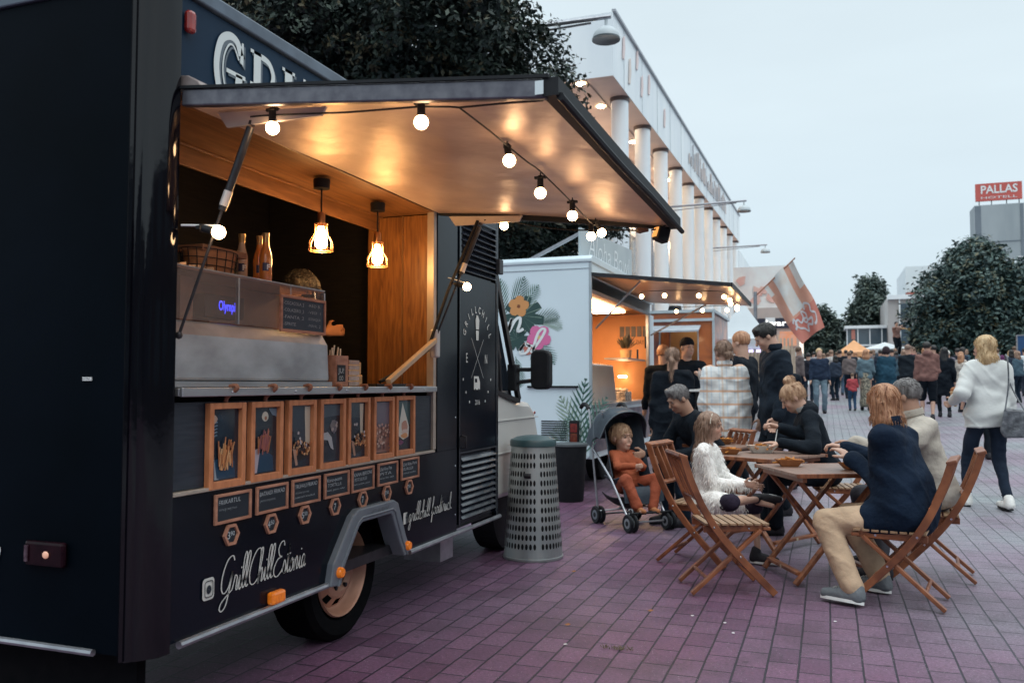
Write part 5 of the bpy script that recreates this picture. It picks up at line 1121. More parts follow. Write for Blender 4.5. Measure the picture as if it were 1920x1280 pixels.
b.tube(catmull([(-1.09, 2.46, 2.135), (-1.085, 2.70, 2.13), (-1.08, 2.88, 2.12), (-1.08, 3.1, 2.115), (-1.08, 3.27, 2.115), (-1.085, 3.72, 2.085), (-1.12, 4.24, 2.075), (-1.10, 4.42, 2.095)], 5), .0032, 6)
b.tube(catmull([(-1.81, 4.44, 2.18), (-1.70, 4.47, 2.178), (-1.5, 4.48, 2.13), (-1.3, 4.49, 2.10), (-1.12, 4.46, 2.085), (-1.0, 4.46, 2.075), (-.93, 4.46, 2.068)], 5), .0042, 6)
b.tube(catmull([(-.86, 4.46, 2.066), (-.82, 4.47, 2.075), (-.77, 4.48, 2.10)], 5), .0042, 6)
t.part('cable', b, M['rubber'], smooth=True)
b = MB(); b.tube([(-.94, 4.46, 2.07), (-.92, 4.46, 2.069), (-.90, 4.46, 2.068), (-.875, 4.46, 2.067)], [.012, .018, .012, .008], 8); t.part('plug', b, mat('brown_plug', (.05, .025, .02), .5), smooth=True)
for (x, y, z), kd in BL:
    ax = {0: (0, 0, -1), 1: (.25, -.3, -1), 2: (.35, .2, -.8), 3: (.93, .2, -.25)}[kd]; ax = Vector(ax).normalized()
    c0 = Vector((x, y, z)); tp = c0 - ax * .072
    b = MB(); b.tube([tp, tp + ax * .010, tp + ax * .012, tp + ax * .045, tp + ax * .047, tp + ax * .052], [.010, .016, .013, .0135, .0155, .015], 12); 
    b.bar(tp + Vector((0, -.02, .0)) + ax * .006, tp + Vector((0, .02, .0)) + ax * .006, .016, .012) if kd else b.bar(tp + Vector((-.024, 0, 0)) + ax * .008, tp + Vector((.024, 0, 0)) + ax * .008, .016, .010)
    b.tube([tp, tp - Vector((0, 0, -.012))], .003, 5)
    so = t.part('socket', b, M['rubber'], smooth=True)
    b = MB(); b.ball((x, y, z), .0235, 16); t.part('bulb', b, M['bulb'], parent=so, smooth=True)
t = Thing('flood_light', 'small black square flood light hanging at the far outer corner of the awning', 'flood light', (-.80, 4.49, 2.10))
b = MB(); b.bar((-.835, 4.47, 2.055), (-.79, 4.52, 2.035), .055, .075); t.part('housing', b, M['rubber'], bev=.004)
b = MB(); b.bar((-.837, 4.468, 2.056), (-.841, 4.464, 2.058), .038, .052); t.part('lens', b, mat('flood_amber', (.5, .2, .06), .3, emit=(1, .45, .12), es=.8))
b = MB(); b.tube([(-.80, 4.50, 2.07), (-.80, 4.50, 2.10)], .006, 6); t.part('yoke', b, M['rubber'])

# ------------------------------------------------------------------ litter bins
bx, by = -2.02, 5.91
t = Thing('litter_bin', 'tall perforated galvanised litter bin with a dark green domed cap beside the truck', 'litter bin', (bx, by, 0))
def rad(z): return .215 - .055 * (z / .80)
b = MB(); NC = 44; ROWS = [.085 + i * .063 for i in range(11)]
def wall(a0, a1, z0, z1, hole):
    P = lambda a, z: (bx + rad(z) * math.cos(a), by + rad(z) * math.sin(a), z)
    if not hole: b.add([P(a0, z0), P(a1, z0), P(a1, z1), P(a0, z1)], [(0, 1, 2, 3)]); return
    ac, zc = (a0 + a1) / 2, (z0 + z1) / 2; ra_, rz_ = (a1 - a0) * .34, (z1 - z0) * .34; n = 12
    outer = []; inner = []
    for i in range(n):
        q = 2 * PI * i / n + PI / 4; cx, sx = math.cos(q), math.sin(q); m_ = max(abs(cx), abs(sx))
        outer.append(P(ac + (a1 - a0) / 2 * cx / m_, zc + (z1 - z0) / 2 * sx / m_)); inner.append(P(ac + ra_ * cx, zc + rz_ * sx))
    b.add(outer + inner, [(i, (i + 1) % n, n + (i + 1) % n, n + i) for i in range(n)])
seam = math.atan2(-by, -bx) + .12
for c_ in range(NC):
    a0 = seam + 2 * PI * c_ / NC; a1 = a0 + 2 * PI / NC; blank = (c_ % 11 in (0,)) or (c_ % 22 == 10)
    wall(a0, a1, .0, .075, False)
    for r_ in range(11): wall(a0, a1, .075 + r_ * .063, .075 + (r_ + 1) * .063, not blank and not (r_ in (8,) and c_ % 22 in (19, 20, 21, 0)))
    wall(a0, a1, .768, .80, False)
t.part('perforated_shell', b, M['bin'], smooth=True)
b = MB(); b.lathe([(.175, .01), (.19, .02), (.150, .79), (.14, .79)], (bx, by, 0), 36); t.part('inner_liner', b, M['rubber'], smooth=True)
b = MB(); b.lathe([(.160, .80), (.168, .802), (.170, .835), (.163, .85), (.155, .852), (.12, .868), (.06, .878), (0, .88)], (bx, by, 0), 36); t.part('cap', b, M['bincap'], smooth=True)
b = MB(); a = seam - .34; b.tube([(bx + (rad(.60) + .004) * math.cos(a + u), by + (rad(.60) + .004) * math.sin(a + u), .60) for u in (-.13, 0, .13)], .018, 10); t.part('lock_plate', b, M['dmetal'], smooth=True)
b = MB(); b.lathe([(.2165, .0), (.219, .004), (.218, .02), (.2145, .022)], (bx, by, 0), 40); t.part('base_ring', b, M['bin'], smooth=True)
t = Thing('waste_bucket', 'plain black plastic waste bin beside the white truck, behind the metal one', 'waste bin', (-2.60, 8.86, 0))
b = MB(); b.lathe([(.15, .0), (.155, .01), (.19, .55), (.195, .60), (.185, .60), (.178, .54), (.14, .03), (0, .03)], (-2.62, 8.86, 0), 28); t.part('bucket', b, M['rubber'], smooth=True)
b = MB(); b.lathe([(.196, .585), (.203, .59), (.203, .612), (.19, .615)], (-2.62, 8.86, 0), 28); t.part('rim', b, mat('grey_rim', (.10, .12, .13), .4, c2=(.07, .08, .09), ns=9), smooth=True)

# ------------------------------------------------------------------ folding chairs and tables
SEATZ = .42
def make_chair(loc, rz, label, group='folding teak chairs'):
    t = Thing('folding_chair', label, 'chair', loc, rz, group); hw = .195
    for sx in (-1, 1):
        x = sx * hw
        pts = catmull([(x, -.300, .825), (x, -.245, .66), (x, -.155, .47), (x, -.02, .285), (x, .24, .012)], 5)
        b = MB()
        for i in range(len(pts) - 1): pass
        vs = []; w_ = .042
        for i, p in enumerate(pts):
            tg = (pts[min(i + 1, len(pts) - 1)] - pts[max(i - 1, 0)]).normalized(); nn = Vector((0, -tg[2], tg[1]))
            for s_ in (-1, 1):
                for xx in (-.011, .011): vs.append(p + nn * (w_ / 2 * s_) + Vector((xx, 0, 0)))
        vs = [(v[0], v[1], max(v[2], .001)) for v in vs]
        n = len(pts); fs = []
        for i in range(n - 1):
            for a_, b_ in ((0, 1), (1, 3), (3, 2), (2, 0)): fs.append((i * 4 + a_, i * 4 + b_, i * 4 + 4 + b_, i * 4 + 4 + a_))
        fs += [(0, 1, 3, 2), (n * 4 - 4, n * 4 - 3, n * 4 - 1, n * 4 - 2)]
        b.add(vs, fs); t.part('back_upright', b, M['teak'], world=False, bev=.004)
    for sx in (-1, 1):
        x = sx * (hw - .026); b = MB(); b.bar((x, .165, .385), (x, -.25, .014), .022, .040, (1, 0, 0)); b.v = [(v[0], v[1], max(v[2], .001)) for v in b.v]; t.part('leg', b, M['teak'], world=False, bev=.004)
    b = MB(); b.bar((-hw - .012, -.299, .822), (hw + .012, -.299, .822), .055, .024, (0, .3, 1)); t.part('back_rail', b, M['teak'], world=False, bev=.006)
    b = MB(); b.bar((-hw, -.197, .563), (hw, -.197, .563), .040, .020, (0, .35, 1)); t.part('back_rail', b, M['teak'], world=False, bev=.006)
    for k in range(3): b = MB(); x = (k - 1) * .085; b.bar((x, -.297, .80), (x, -.203, .578), .038, .014, (1, 0, 0)); b.xf(Matrix.Identity(4)); t.part('back_slat', b, M['teak'], world=False, bev=.003)
    b = MB()
    for sx in (-1, 1): b.bar((sx * (hw - .05), -.17, .388), (sx * (hw - .05), .20, .395), .022, .040, (0, 0, 1))
    b.bar((-.17, .205, .392), (.17, .205, .392), .045, .02, (0, .1, 1)); sf = t.part('seat_frame', b, M['teak'], world=False, bev=.004)
    b = MB()
    for k in range(8): y = -.165 + k * .049; b.box(-.178, .178, y, y + .038, .412 + (.004 if k % 2 else 0) * 0, .425)
    t.part('seat_slats', b, M['teakpale'], world=False, parent=sf, bev=.002)
    for q0, q1 in (((-.17, -.155, .10), (.17, -.155, .10)), ((-.19, .13, .125), (.19, .13, .125))): b = MB(); b.tube([q0, q1], .011, 8); t.part('stretcher', b, M['teak'], world=False, smooth=True)
    for sx in (-1, 1):
        for y, z in ((.035, .232), (-.12, .405), (.10, .392)): b = MB(); b.lathe([(.007, 0), (.005, .003), (0, .004)], (sx * (hw + .0115 if (y, z) != (.10, .392) else hw - .038) , y, z), 8, 'x'); t.part('bolt', b, M['chrome'], world=False, smooth=True)
    return t
c0 = make_chair((-.60, 5.40, 0), rzdir(.92, .36), 'empty folding teak chair nearest the camera, left of the front table')
def chair(loc, d, label): return copytree(c0.o, loc, rzdir(*d), label)
chair((-.86, 6.16, 0), (.93, -.20), 'folding teak chair the long-haired girl in white sits on')
chair((.37, 5.44, 0), (-.97, .17), 'folding teak chair under the woman in the navy coat, nearest on the right')
chair((.62, 6.22, 0), (-.98, .10), 'folding teak chair under the man in the beige jacket, behind the navy coat')
chair((.12, 7.52, 0), (-.95, -.15), 'folding teak chair under the woman with the hair bun')
chair((-.98, 7.95, 0), (-.75, -.55), 'folding teak chair the grey-haired man sits on by the stroller')
def make_table(loc, rz, label, lx, ly, zt=.70):
    t = Thing('folding_table', label, 'table', loc, rz, 'folding teak tables')
    b = MB()
    n = 6
    for k in range(n): y = -ly / 2 + .028 + k * (ly - .056) / n; b.box(-lx / 2 + .003, lx / 2 - .003, y + .0015, y + (ly - .056) / n - .0015, zt - .020, zt)
    top = t.part('tabletop', b, M['teaktop'], world=False, bev=.002)
    for y_ in (-ly / 2, ly / 2 - .027): b = MB(); b.box(-lx / 2, lx / 2, y_, y_ + .027, zt - .026, zt + .001); t.part('top_edge', b, M['teak'], world=False, parent=top, bev=.003)
    b = MB(); b.box(-lx / 2 + .05, -lx / 2 + .075, -ly / 2 + .03, ly / 2 - .03, zt - .055, zt - .027); b.box(lx / 2 - .075, lx / 2 - .05, -ly / 2 + .03, ly / 2 - .03, zt - .055, zt - .027); t.part('top_batten', b, M['teak'], world=False, parent=top)
    for sy in (-1, 1):
        y = sy * (ly / 2 - .10); y2 = sy * (ly / 2 - .128)
        b = MB(); b.bar((-lx / 2 + .02, y, .012), (lx / 2 - .06, y, zt - .045), .024, .045, (0, 1, 0)); b.v = [(v[0], v[1], max(v[2], .001)) for v in b.v]; t.part('leg', b, M['teak'], world=False, bev=.004)
        b = MB(); b.bar((lx / 2 - .02, y2, .012), (-lx / 2 + .06, y2, zt - .045), .024, .045, (0, 1, 0)); b.v = [(v[0], v[1], max(v[2], .001)) for v in b.v]; t.part('leg', b, M['teak'], world=False, bev=.004)
    for q_, o_ in ((-1, .115), (1, .14)): b = MB(); b.bar((q_ * (lx / 2 - .055), -ly / 2 + o_, .075), (q_ * (lx / 2 - .055), ly / 2 - o_, .075), .045, .02); t.part('stretcher', b, M['teak'], world=False, bev=.003)
    b = MB(); b.box(-lx / 2 + .0315, -lx / 2 + .0325, -.012, .012, .066, .086); t.part('maker_plate', b, mat('pale_plate', (.5, .42, .3), .5), world=False)
    return t
def tbl(c, e2, lx, ly, lab): return make_table((c[0], c[1], 0), math.atan2(e2[1], e2[0]), lab, lx, ly)
tbl((-.050, 5.955), (.90, .43), .62, .70, 'front folding teak table carrying two fries trays')
tbl((-.46, 7.00), (-.866, .5), .60, .80, 'middle folding teak table where the bun-haired woman eats')
tbl((-.80, 8.12), (-.866, .5), .60, .80, 'rear folding teak table beyond the girl')
ZT = .702
def tray(loc, rz, label, kind='fries', sc=1.0, seed=1):
    t = Thing('food_tray', label, 'food tray', loc, rz, 'kraft food trays'); rs = random.Random(seed)
    b = MB(); a, c_, h = .048 * sc, .032 * sc, .045 * sc; A, C_ = .082 * sc, .056 * sc
    bo = [(-a, -c_, 0), (a, -c_, 0), (a, c_, 0), (-a, c_, 0)]; tp = [(-A, -C_, h), (A, -C_, h * .95), (A, C_, h), (-A, C_, h * .95)]; ti = [(x * .97, y * .96, z) for x, y, z in tp]; bi = [(x * .97, y * .96, .003) for x, y, z in bo]
    b.add(bo + tp + ti + bi, [(3, 2, 1, 0), (0, 1, 5, 4), (1, 2, 6, 5), (2, 3, 7, 6), (3, 0, 4, 7), (4, 5, 9, 8), (5, 6, 10, 9), (6, 7, 11, 10), (7, 4, 8, 11), (8, 9, 13, 12), (9, 10, 14, 13), (10, 11, 15, 14), (11, 8, 12, 15), (12, 13, 14, 15)])
    t.part('tray', b, M['kraft'] if kind != 'foil' else mat('white_paper', (.6, .6, .56), .6, c2=(.5, .5, .48), ns=9), world=False)
    b = MB()
    for k in range(46):
        x, y = rs.gauss(0, .028) * sc, rs.gauss(0, .018) * sc; z = h * .55 + rs.uniform(0, .030) * sc * (1 - abs(x) / .09)
        a_ = rs.uniform(0, PI); e_ = rs.uniform(-.35, .35); l_ = rs.uniform(.016, .034) * sc; d = Vector((math.cos(a_) * math.cos(e_), math.sin(a_) * math.cos(e_), math.sin(e_))) * l_
        b.bar(Vector((x, y, z)) - d, Vector((x, y, z)) + d, .0075 * sc, .0075 * sc)
    t.part('fries', b, M['fries'], world=False)
    if kind in ('fork', 'foil'):
        b = MB(); b.bar((.01, -.01, h), (.075, -.045, .085 if kind == 'fork2' else .012), .009, .003); b.bar((-.012, .004, h + .01), (.01, -.01, h), .018, .003); t.part('fork', b, M['plwhite'], world=False)
    if kind == 'stand':
        b = MB(); b.bar((.0, 0, h * .7), (.055, .0, .125), .008, .004); t.part('fork', b, M['plwhite'], world=False)
    return t
tray((-.245, 6.02, ZT), .25, 'heaped tray of golden fries with white fork on the front table', 'fork', 1.05, 2)
tray((.155, 5.93, ZT), .5, 'kraft tray of fries under the hand of the navy coat woman', 'plain', 1.0, 3)
tray((-.72, 6.90, ZT), -.1, 'kraft fries tray at the left of the middle table by the girl', 'plain', 1.0, 4)
tray((-.90, 8.05, ZT), -.2, 'kraft tray with an upright white fork on the rear table', 'stand', 1.1, 5)
tray((-.50, 7.12, ZT), .3, 'white paper wrapped tray the bun-haired woman holds on the middle table', 'foil', 1.35, 6)

# ------------------------------------------------------------------ stroller
sl = (-1.63, 7.47, 0); srz = rzdir(.70, -.72)
t = Thing('stroller', 'navy folding stroller with grey tubes and a hood, standing before the white truck', 'stroller', sl, srz)
hw = .20
def w2(x, y, z): return (x, y, z)
for sx in (-1, 1):
    b = MB(); b.tube(catmull([(sx * hw, -.42, 1.02), (sx * hw, -.39, .90), (sx * hw, -.34, .58), (sx * (hw - .01), -.27, .09)], 5), .0105, 8); t.part('back_tube', b, M['alu'], world=False, smooth=True)
    b = MB(); b.tube([(sx * hw, -.33, .66), (sx * hw, -.02, .42), (sx * (hw - .01), .26, .09)], .0105, 8); t.part('front_tube', b, M['alu'], world=False, smooth=True)
    b = MB(); b.tube(catmull([(sx * hw, -.42, 1.02), (sx * hw, -.47, 1.06), (sx * hw, -.53, 1.06), (sx * hw, -.57, 1.03)], 4), .019, 9); t.part('handle_grip', b, M['rubber'], world=False, smooth=True)
    for y, r_ in ((.28, .077), (-.27, .077)):
        for dx in (-.026, .026):
            b = MB(); b.lathe([(.045, -.010), (r_ * .9, -.013), (r_, -.006), (r_, .006), (r_ * .9, .013), (.045, .010)], (sx * (hw - .01) + dx, y, r_ + .001), 24, 'x'); wo_ = t.part('wheel', b, M['rubber'], world=False, smooth=True)
            b = MB(); b.lathe([(0, -.012), (.043, -.011), (.045, 0), (.043, .011), (0, .012)], (sx * (hw - .01) + dx, y, r_ + .001), 20, 'x'); t.part('wheel_hub', b, mat('grey_hub', (.25, .28, .30), .4, c2=(.2, .22, .24), ns=9) if y > 0 else M['plwhite'] if sx < 0 else M['arch'], world=False, parent=wo_, smooth=True)
            b = MB(); b.lathe([(0, -.014), (.022, -.0135), (.022, .0135), (0, .014)], (sx * (hw - .01) + dx, y, r_ + .001), 16, 'x'); t.part('hub_cap', b, M['rubber'], world=False, parent=wo_, smooth=True)
b = MB(); b.tube([(-hw, .27, .082), (hw, .27, .082)], .009, 8); b.tube([(-hw, -.27, .082), (hw, -.27, .082)], .009, 8); b.tube([(-hw, .12, .19), (hw, -.26, .11)], .008, 6); b.tube([(hw, .12, .19), (-hw, -.26, .11)], .008, 6); t.part('axle', b, M['alu'], world=False, smooth=True)
b = MB(); b.tube([(-hw, .24, .12), (-hw, .30, .16), (hw, .30, .16), (hw, .24, .12)], .010, 8); t.part('foot_rest', b, M['rubber'], world=False, smooth=True)
# seat: back, base and sides as one curved cloth
def sheet(fn, nu, nv, th=.008):
    b = MB(); 
    for i in range(nu + 1):
        for j in range(nv + 1): b.v.append(tuple(fn(i / nu, j / nv)))
    n = len(b.v)
    me_v = [Vector(v) for v in b.v]; nr = [Vector((0, 0, 0)) for _ in me_v]
    q = [(i * (nv + 1) + j, i * (nv + 1) + j + 1, (i + 1) * (nv + 1) + j + 1, (i + 1) * (nv + 1) + j) for i in range(nu) for j in range(nv)]
    for f in q:
        nn = (me_v[f[1]] - me_v[f[0]]).cross(me_v[f[2]] - me_v[f[1]])
        for k in f: nr[k] += nn
    b.v += [tuple(v + (r_.normalized() if r_.length > 0 else r_) * th) for v, r_ in zip(me_v, nr)]
    b.f = q + [(f[3] + n, f[2] + n, f[1] + n, f[0] + n) for f in q]
    e = [(j, j + 1) for j in range(nv)] + [(nu * (nv + 1) + j + 1, nu * (nv + 1) + j) for j in range(nv)] + [((i + 1) * (nv + 1), i * (nv + 1)) for i in range(nu)] + [(i * (nv + 1) + nv, (i + 1) * (nv + 1) + nv) for i in range(nu)]
    b.f += [(a, c_, c_ + n, a + n) for a, c_ in e]; b.mi = [0] * len(b.f); return b
prof = catmull([(0, -.34, .93), (0, -.27, .70), (0, -.19, .44), (0, -.12, .34), (0, .02, .33), (0, .16, .35), (0, .20, .22)], 4)
def seatfn(u, v):
    p = prof[min(int(u * (len(prof) - 1)), len(prof) - 1)]; x = (v * 2 - 1); w_ = .198
    tg = Vector((0, 1, .35)).normalized() if u < .45 else Vector((0, 0, 1)); return Vector((x * w_, p[1], p[2])) + tg * ((.17 if u < .45 else .09) * max(0, abs(x) - .5) / .5) * (1 if u < .8 else .2)
t.part('seat', sheet(seatfn, len(prof) - 1, 10), M['strollercloth'], world=False, smooth=True)
def hoodfn(u, v):
    a = R(-78 + 104 * u); x = (v * 2 - 1); r_ = .37; cz, cy = .66, -.20
    arch_ = math.sqrt(max(0, 1 - abs(x) ** 2.6)); rr_ = r_ * (.30 + .70 * arch_)
    bump_ = .012 * math.cos(u * 4 * 2 * PI) * arch_
    return Vector((x * .238, cy + (rr_ + bump_) * math.sin(a), cz + (rr_ + bump_) * math.cos(a)))
t.part('hood', sheet(hoodfn, 16, 18, .005), M['strollercloth'], world=False, smooth=True)
b = MB()
for u in (0, .5, 1.0): b.tube([hoodfn(u, j / 18) + Vector((0, 0, .002)) for j in range(19)], .006, 6)
t.part('hood_rim', b, mat('hood_piping', (.07, .09, .11), .4, c2=(.1, .12, .14), ns=9), world=False, smooth=True)
t.part('basket', sheet(lambda u, v: Vector(((v * 2 - 1) * .17, -.24 + u * .36, .16 + .09 * abs(v * 2 - 1) ** 3 + .03 * (2 * u - 1) ** 2)), 8, 8), M['rubber'], world=False, smooth=True)
b = MB(); b.tube([(-.05, .10, .355), (-.03, -.04, .40), (-.07, -.20, .62)], .012, 6); b.tube([(.05, .10, .355), (.03, -.04, .40), (.07, -.20, .62)], .012, 6); t.part('harness', b, M['rubber'], world=False, smooth=True)

# ------------------------------------------------------------------ white food truck with the palm artwork
WX, WY = -2.54, 9.46
T2 = Thing('food_truck', 'white food truck painted with palm leaves and flowers, parked beyond the black one', 'food truck', (-3.7, 11.2, 0))
b = MB(); b.prism(rr_poly(-3.62, 1.55, 2.16, 2.32, .07), lambda u, v, w: (u, w, v), WY, WY + .05); rearw = T2.part('rear_wall', b, M['white'], bev=.01)
b = MB(); b.box(WX - .04, WX, WY + .052, 13.3, .39, .975); b.box(WX - .04, WX, 12.98, 13.3, .977, 2.32); b.box(WX - .04, WX, WY + .052, 13.3, 2.50, 2.68); T2.part('side_wall', b, M['white'])
b = MB(); b.box(-4.70, -4.66, WY + .052, 13.3, .39, 2.68); b.box(-4.65, WX - .05, 13.26, 13.3, .39, 2.68); T2.part('far_wall', b, M['white'])
b = MB(); b.prism([(WY - .015, 2.66), (WY - .015, 2.70), (WY + .05, 2.745), (13.25, 2.745), (13.32, 2.68), (13.32, 2.66)], lambda u, v, w: (w, u, v), -4.72, WX + .02); T2.part('roof', b, mat('roof_white', (.56, .66, .72), .4, c2=(.50, .60, .66), ns=3), bev=.015)
b = MB(); b.box(-4.65, WX - .05, WY + .06, 13.2, .40, .46); T2.part('floor', b, M['rubber'])
b = MB(); b.box(WX - .012, WX + .018, WY - .004, WY + .030, .40, 2.655); b.box(WX - .5, WX + .016, WY - .006, WY - .001, 2.585, 2.593); b.box(-4.69, WX - .5, WY - .006, WY - .001, 2.585, 2.593); T2.part('corner_trim', b, mat('grey_trim', (.36, .42, .46), .4, c2=(.3, .36, .4), ns=9))
b = MB(); b.box(-3.30, WX - .14, WY - .03, WY - .002, 1.208, 1.232); T2.part('grab_rail', b, M['rubber'], bev=.006)
b = MB()
for k in range(9): b.box(-3.13, -2.82, WY - .008, WY - .002, .60 + k * .027, .612 + k * .027)
T2.part('vent_slots', b, M['slate'])
b = MB(); b.box(-3.16, -2.80, WY - .012, WY - .002, .575, .590); T2.part('vent_frame', b, M['white'])
b = MB(); b.prism(rr_poly(-2.725, .685, .115, .30, .02), lambda u, v, w: (u, w, v), WY - .05, WY - .001); tl_ = T2.part('tail_lamp', b, M['rubber'], bev=.008)
for z0, z1, c_ in ((.70, .80, 'red'), (.585, .69, 'amb')):
    b = MB(); b.box(-2.765, -2.685, WY - .056, WY - .0505, z0, z1); T2.part('lens', b, mat('tail_' + c_, (.20, .02, .015) if c_ == 'red' else (.16, .045, .02), .2, c2=(.10, .01, .01), ns=30, coat=.6), parent=tl_)
b = MB(); b.box(-4.6, -2.6, WY - .10, WY - .002, .36, .46); T2.part('bumper', b, M['rubber'], bev=.02)
for y in (10.6, 12.4): b = MB(); b.lathe([(.18, .09), (.30, .10), (.33, .08), (.33, -.08), (.28, -.1)], (-2.75, y, .33 + gz(y)), 28, 'x'); b.lathe([(0, .06), (.18, .09)], (-2.75, y, .33 + gz(y)), 28, 'x'); T2.part('wheel', b, M['rubber'], smooth=True)
# art on the rear wall
art = {}
def aput(col, pts, lay): art.setdefault(col, MB()).add([(u, WY - .003 - lay * .0006, v) for u, v in pts], [tuple(range(len(pts)))])
def frond(x, z, ang, ln, w, n=11, col='leaf', lay=1, curve=.0):
    sp = []
    for i in range(n + 1):
        a = R(ang) + curve * i / n; sp.append((x + sum(math.cos(R(ang) + curve * j / n) * ln / n for j in range(i)), z + sum(math.sin(R(ang) + curve * j / n) * ln / n for j in range(i)), a))
    for i in range(1, n + 1):
        px, pz, a = sp[i]; L2 = w * 1.35 * math.sin(PI * min(.97, i / n * .80 + .18))
        for sd in (-1, 1):
            q = a + sd * R(34); ex, ez = px + math.cos(q) * L2, pz + math.sin(q) * L2; mx_, mz_ = px + math.cos(q) * L2 * .45, pz + math.sin(q) * L2 * .45; t_ = ln / n * .16
            nx, nz_ = -math.sin(q) * t_, math.cos(q) * t_
            aput(col, [(px - nx * .4, pz - nz_ * .4), (mx_ - nx, mz_ - nz_), (ex, ez), (mx_ + nx, mz_ + nz_), (px + nx * .4, pz + nz_ * .4)], lay)
    for i in range(n): aput(col, [(sp[i][0] - .004, sp[i][1]), (sp[i][0] + .004, sp[i][1]), (sp[i + 1][0] + .004, sp[i + 1][1]), (sp[i + 1][0] - .004, sp[i + 1][1])], lay)
def flower(x, z, r, col, c2, lay, rot=0):
    for k in range(5):
        a = R(rot + 72 * k); pts = []
        for j in range(9): q = PI * 2 * j / 9; pts.append((x + math.cos(a) * r * .55 + r * .48 * math.cos(q) * (1 if j % 2 else .9), z + math.sin(a) * r * .55 + r * .42 * math.sin(q)))
        aput(col, pts, lay + k * .3)
    aput(c2, [(x + r * .16 * math.cos(q * PI / 4), z + r * .16 * math.sin(q * PI / 4)) for q in range(8)], lay + 2)
def monstera(x, z, r, rot, lay):
    n = 36; pts = []
    for k in range(n):
        q = 2 * PI * k / n; rr_ = r * (1 - .25 * abs(math.sin(q / 2 + .4))) * (.62 if k % 4 == 3 else 1); pts.append((x + rr_ * math.cos(q + rot), z + rr_ * math.sin(q + rot)))
    for k in range(n): aput('deep', [(x, z), pts[k], pts[(k + 1) % n]], lay)
    for k in range(7): q = rot - 1.3 + k * .43; aput('pale', [(x, z), (x + r * .86 * math.cos(q) + .004, z + r * .86 * math.sin(q)), (x + r * .86 * math.cos(q) - .004, z + r * .86 * math.sin(q) + .008)], lay + 1)
frond(-3.50, 2.08, 70, .46, .15); frond(-3.44, 2.06, 52, .44, .14, col='mid'); frond(-3.60, 2.0, 95, .50, .14, col='mid'); frond(-3.30, 1.95, 28, .40, .14, col='leaf', curve=-.6); frond(-3.22, 1.98, 10, .36, .12, col='pale', curve=-.9); frond(-3.28, 1.80, -35, .44, .14, col='mid', curve=-.4)
monstera(-3.38, 2.06, .30, .3, 3); monstera(-3.44, 1.78, .18, 2.0, 2); frond(-3.26, 1.74, -70, .42, .13); frond(-3.14, 1.72, -100, .40, .12, col='pale'); frond(-3.45, 1.58, -80, .36, .12, col='mid')
flower(-3.41, 2.17, .135, 'orangef', 'core', 6, 10); flower(-3.155, 1.80, .155, 'pink', 'yellow', 8, 50); flower(-3.27, 1.68, .10, 'coral', 'core', 6, 20)
for p0, ang, ln in ((( -2.66, .42), 100, .72), ((-2.62, .40), 78, .74), ((-2.72, .42), 120, .40), ((-2.60, .55), 60, .38)): frond(p0[0], p0[1], ang, ln, .20, 10, 'pale' if ang > 90 else 'mid', 2, curve=.35 if ang > 90 else -.35)
frond(-2.64, .40, 95, .9, .22, 11, 'leaf', 4, curve=-.3); frond(-2.90, .58, 70, .34, .08, 9, 'mid', 3)
ac = dict(leaf=(.045, .12, .10), deep=(.022, .065, .062), mid=(.10, .20, .17), pale=(.26, .36, .30), orangef=(.60, .28, .10), core=(.20, .06, .02), pink=(.66, .16, .36), yellow=(.7, .5, .2), coral=(.52, .17, .13))
b = MB(); mm = []
for k, (nm, q) in enumerate(art.items()): b.add(q.v, q.f, k); mm.append(mat('art_' + nm, ac[nm], .5))
T2.part('palm_artwork', b, mm, parent=rearw)
b = MB(); script(b, 'n', .42, .20, lambda u, v: (-3.56 + u, WY - .011, 1.86 + v), slant=.3, sw=.09, pen=.2); script(b, 'ol', .30, .26, lambda u, v: (-3.42 + u, WY - .011, 1.60 + v), slant=.4, sw=.11, pen=.2); T2.part('script_lettering', b, mat('white_decal', (.72, .78, .80), .5), parent=rearw)
# serving window interior
om = mat('orange_wall', (.62, .27, .10), .6, c2=(.52, .22, .08), ns=3)
b = MB(); b.box(-3.55, WX - .045, 12.95, 12.975, .98, 2.32); b.box(-3.60, -3.56, WY + .06, 12.94, .98, 2.32); T2.part('inner_wall', b, om)
b = MB(); b.box(-3.55, WX - .045, WY + .06, 12.94, 2.325, 2.36); T2.part('ceiling', b, M['ceilwood'])
b = MB()
for k in range(4): b.box(-3.555, -3.545, 10.2 + k * .62, 10.72 + k * .62, 1.95, 2.24)
T2.part('menu_board', b, mat('menu_panel_dark', (.06, .05, .05), .5, c2=(.12, .09, .08), ns=9))
b = MB()
for k in range(5): b.box(-3.0 + k * .09, -2.93 + k * .09, 12.94, 12.948, 1.98, 2.14)
T2.part('price_panels', b, mat('menu_panel_dark', (1, 1, 1)))
b = MB(); put_text(b, 'OPEN ALL DAY', .10, lambda u, v: (WX - .5 + u, 12.945, 1.86 + v), w=.42); T2.part('wall_lettering', b, mat('brown_letters', (.10, .04, .02), .6))
b = MB(); b.box(-2.95, WX - .06, 11.75, 12.94, 1.60, 1.622); T2.part('shelf', b, M['steel'])
b = MB(); b.box(-3.1, WX + .03, WY + .055, 12.97, .98, 1.02); T2.part('counter', b, M['steel'], bev=.004)
b = MB(); b.prism([(WX - .05, 1.02), (WX - .10, 1.5), (-3.0, 1.55), (-3.0, 1.02)], lambda u, v, w: (u, w, v), 9.75, 11.0); T2.part('glass_case', b, mat('pale_case', (.62, .48, .40), .15, c2=(.66, .55, .46), ns=2, coat=.6), bev=.02)
b = MB(); b.box(WX - .05, WX - .01, 12.93, 12.975, .98, 2.32); b.box(WX - .02, WX + .012, 9.52, 12.97, 2.30, 2.345); T2.part('window_frame', b, M['alu'])
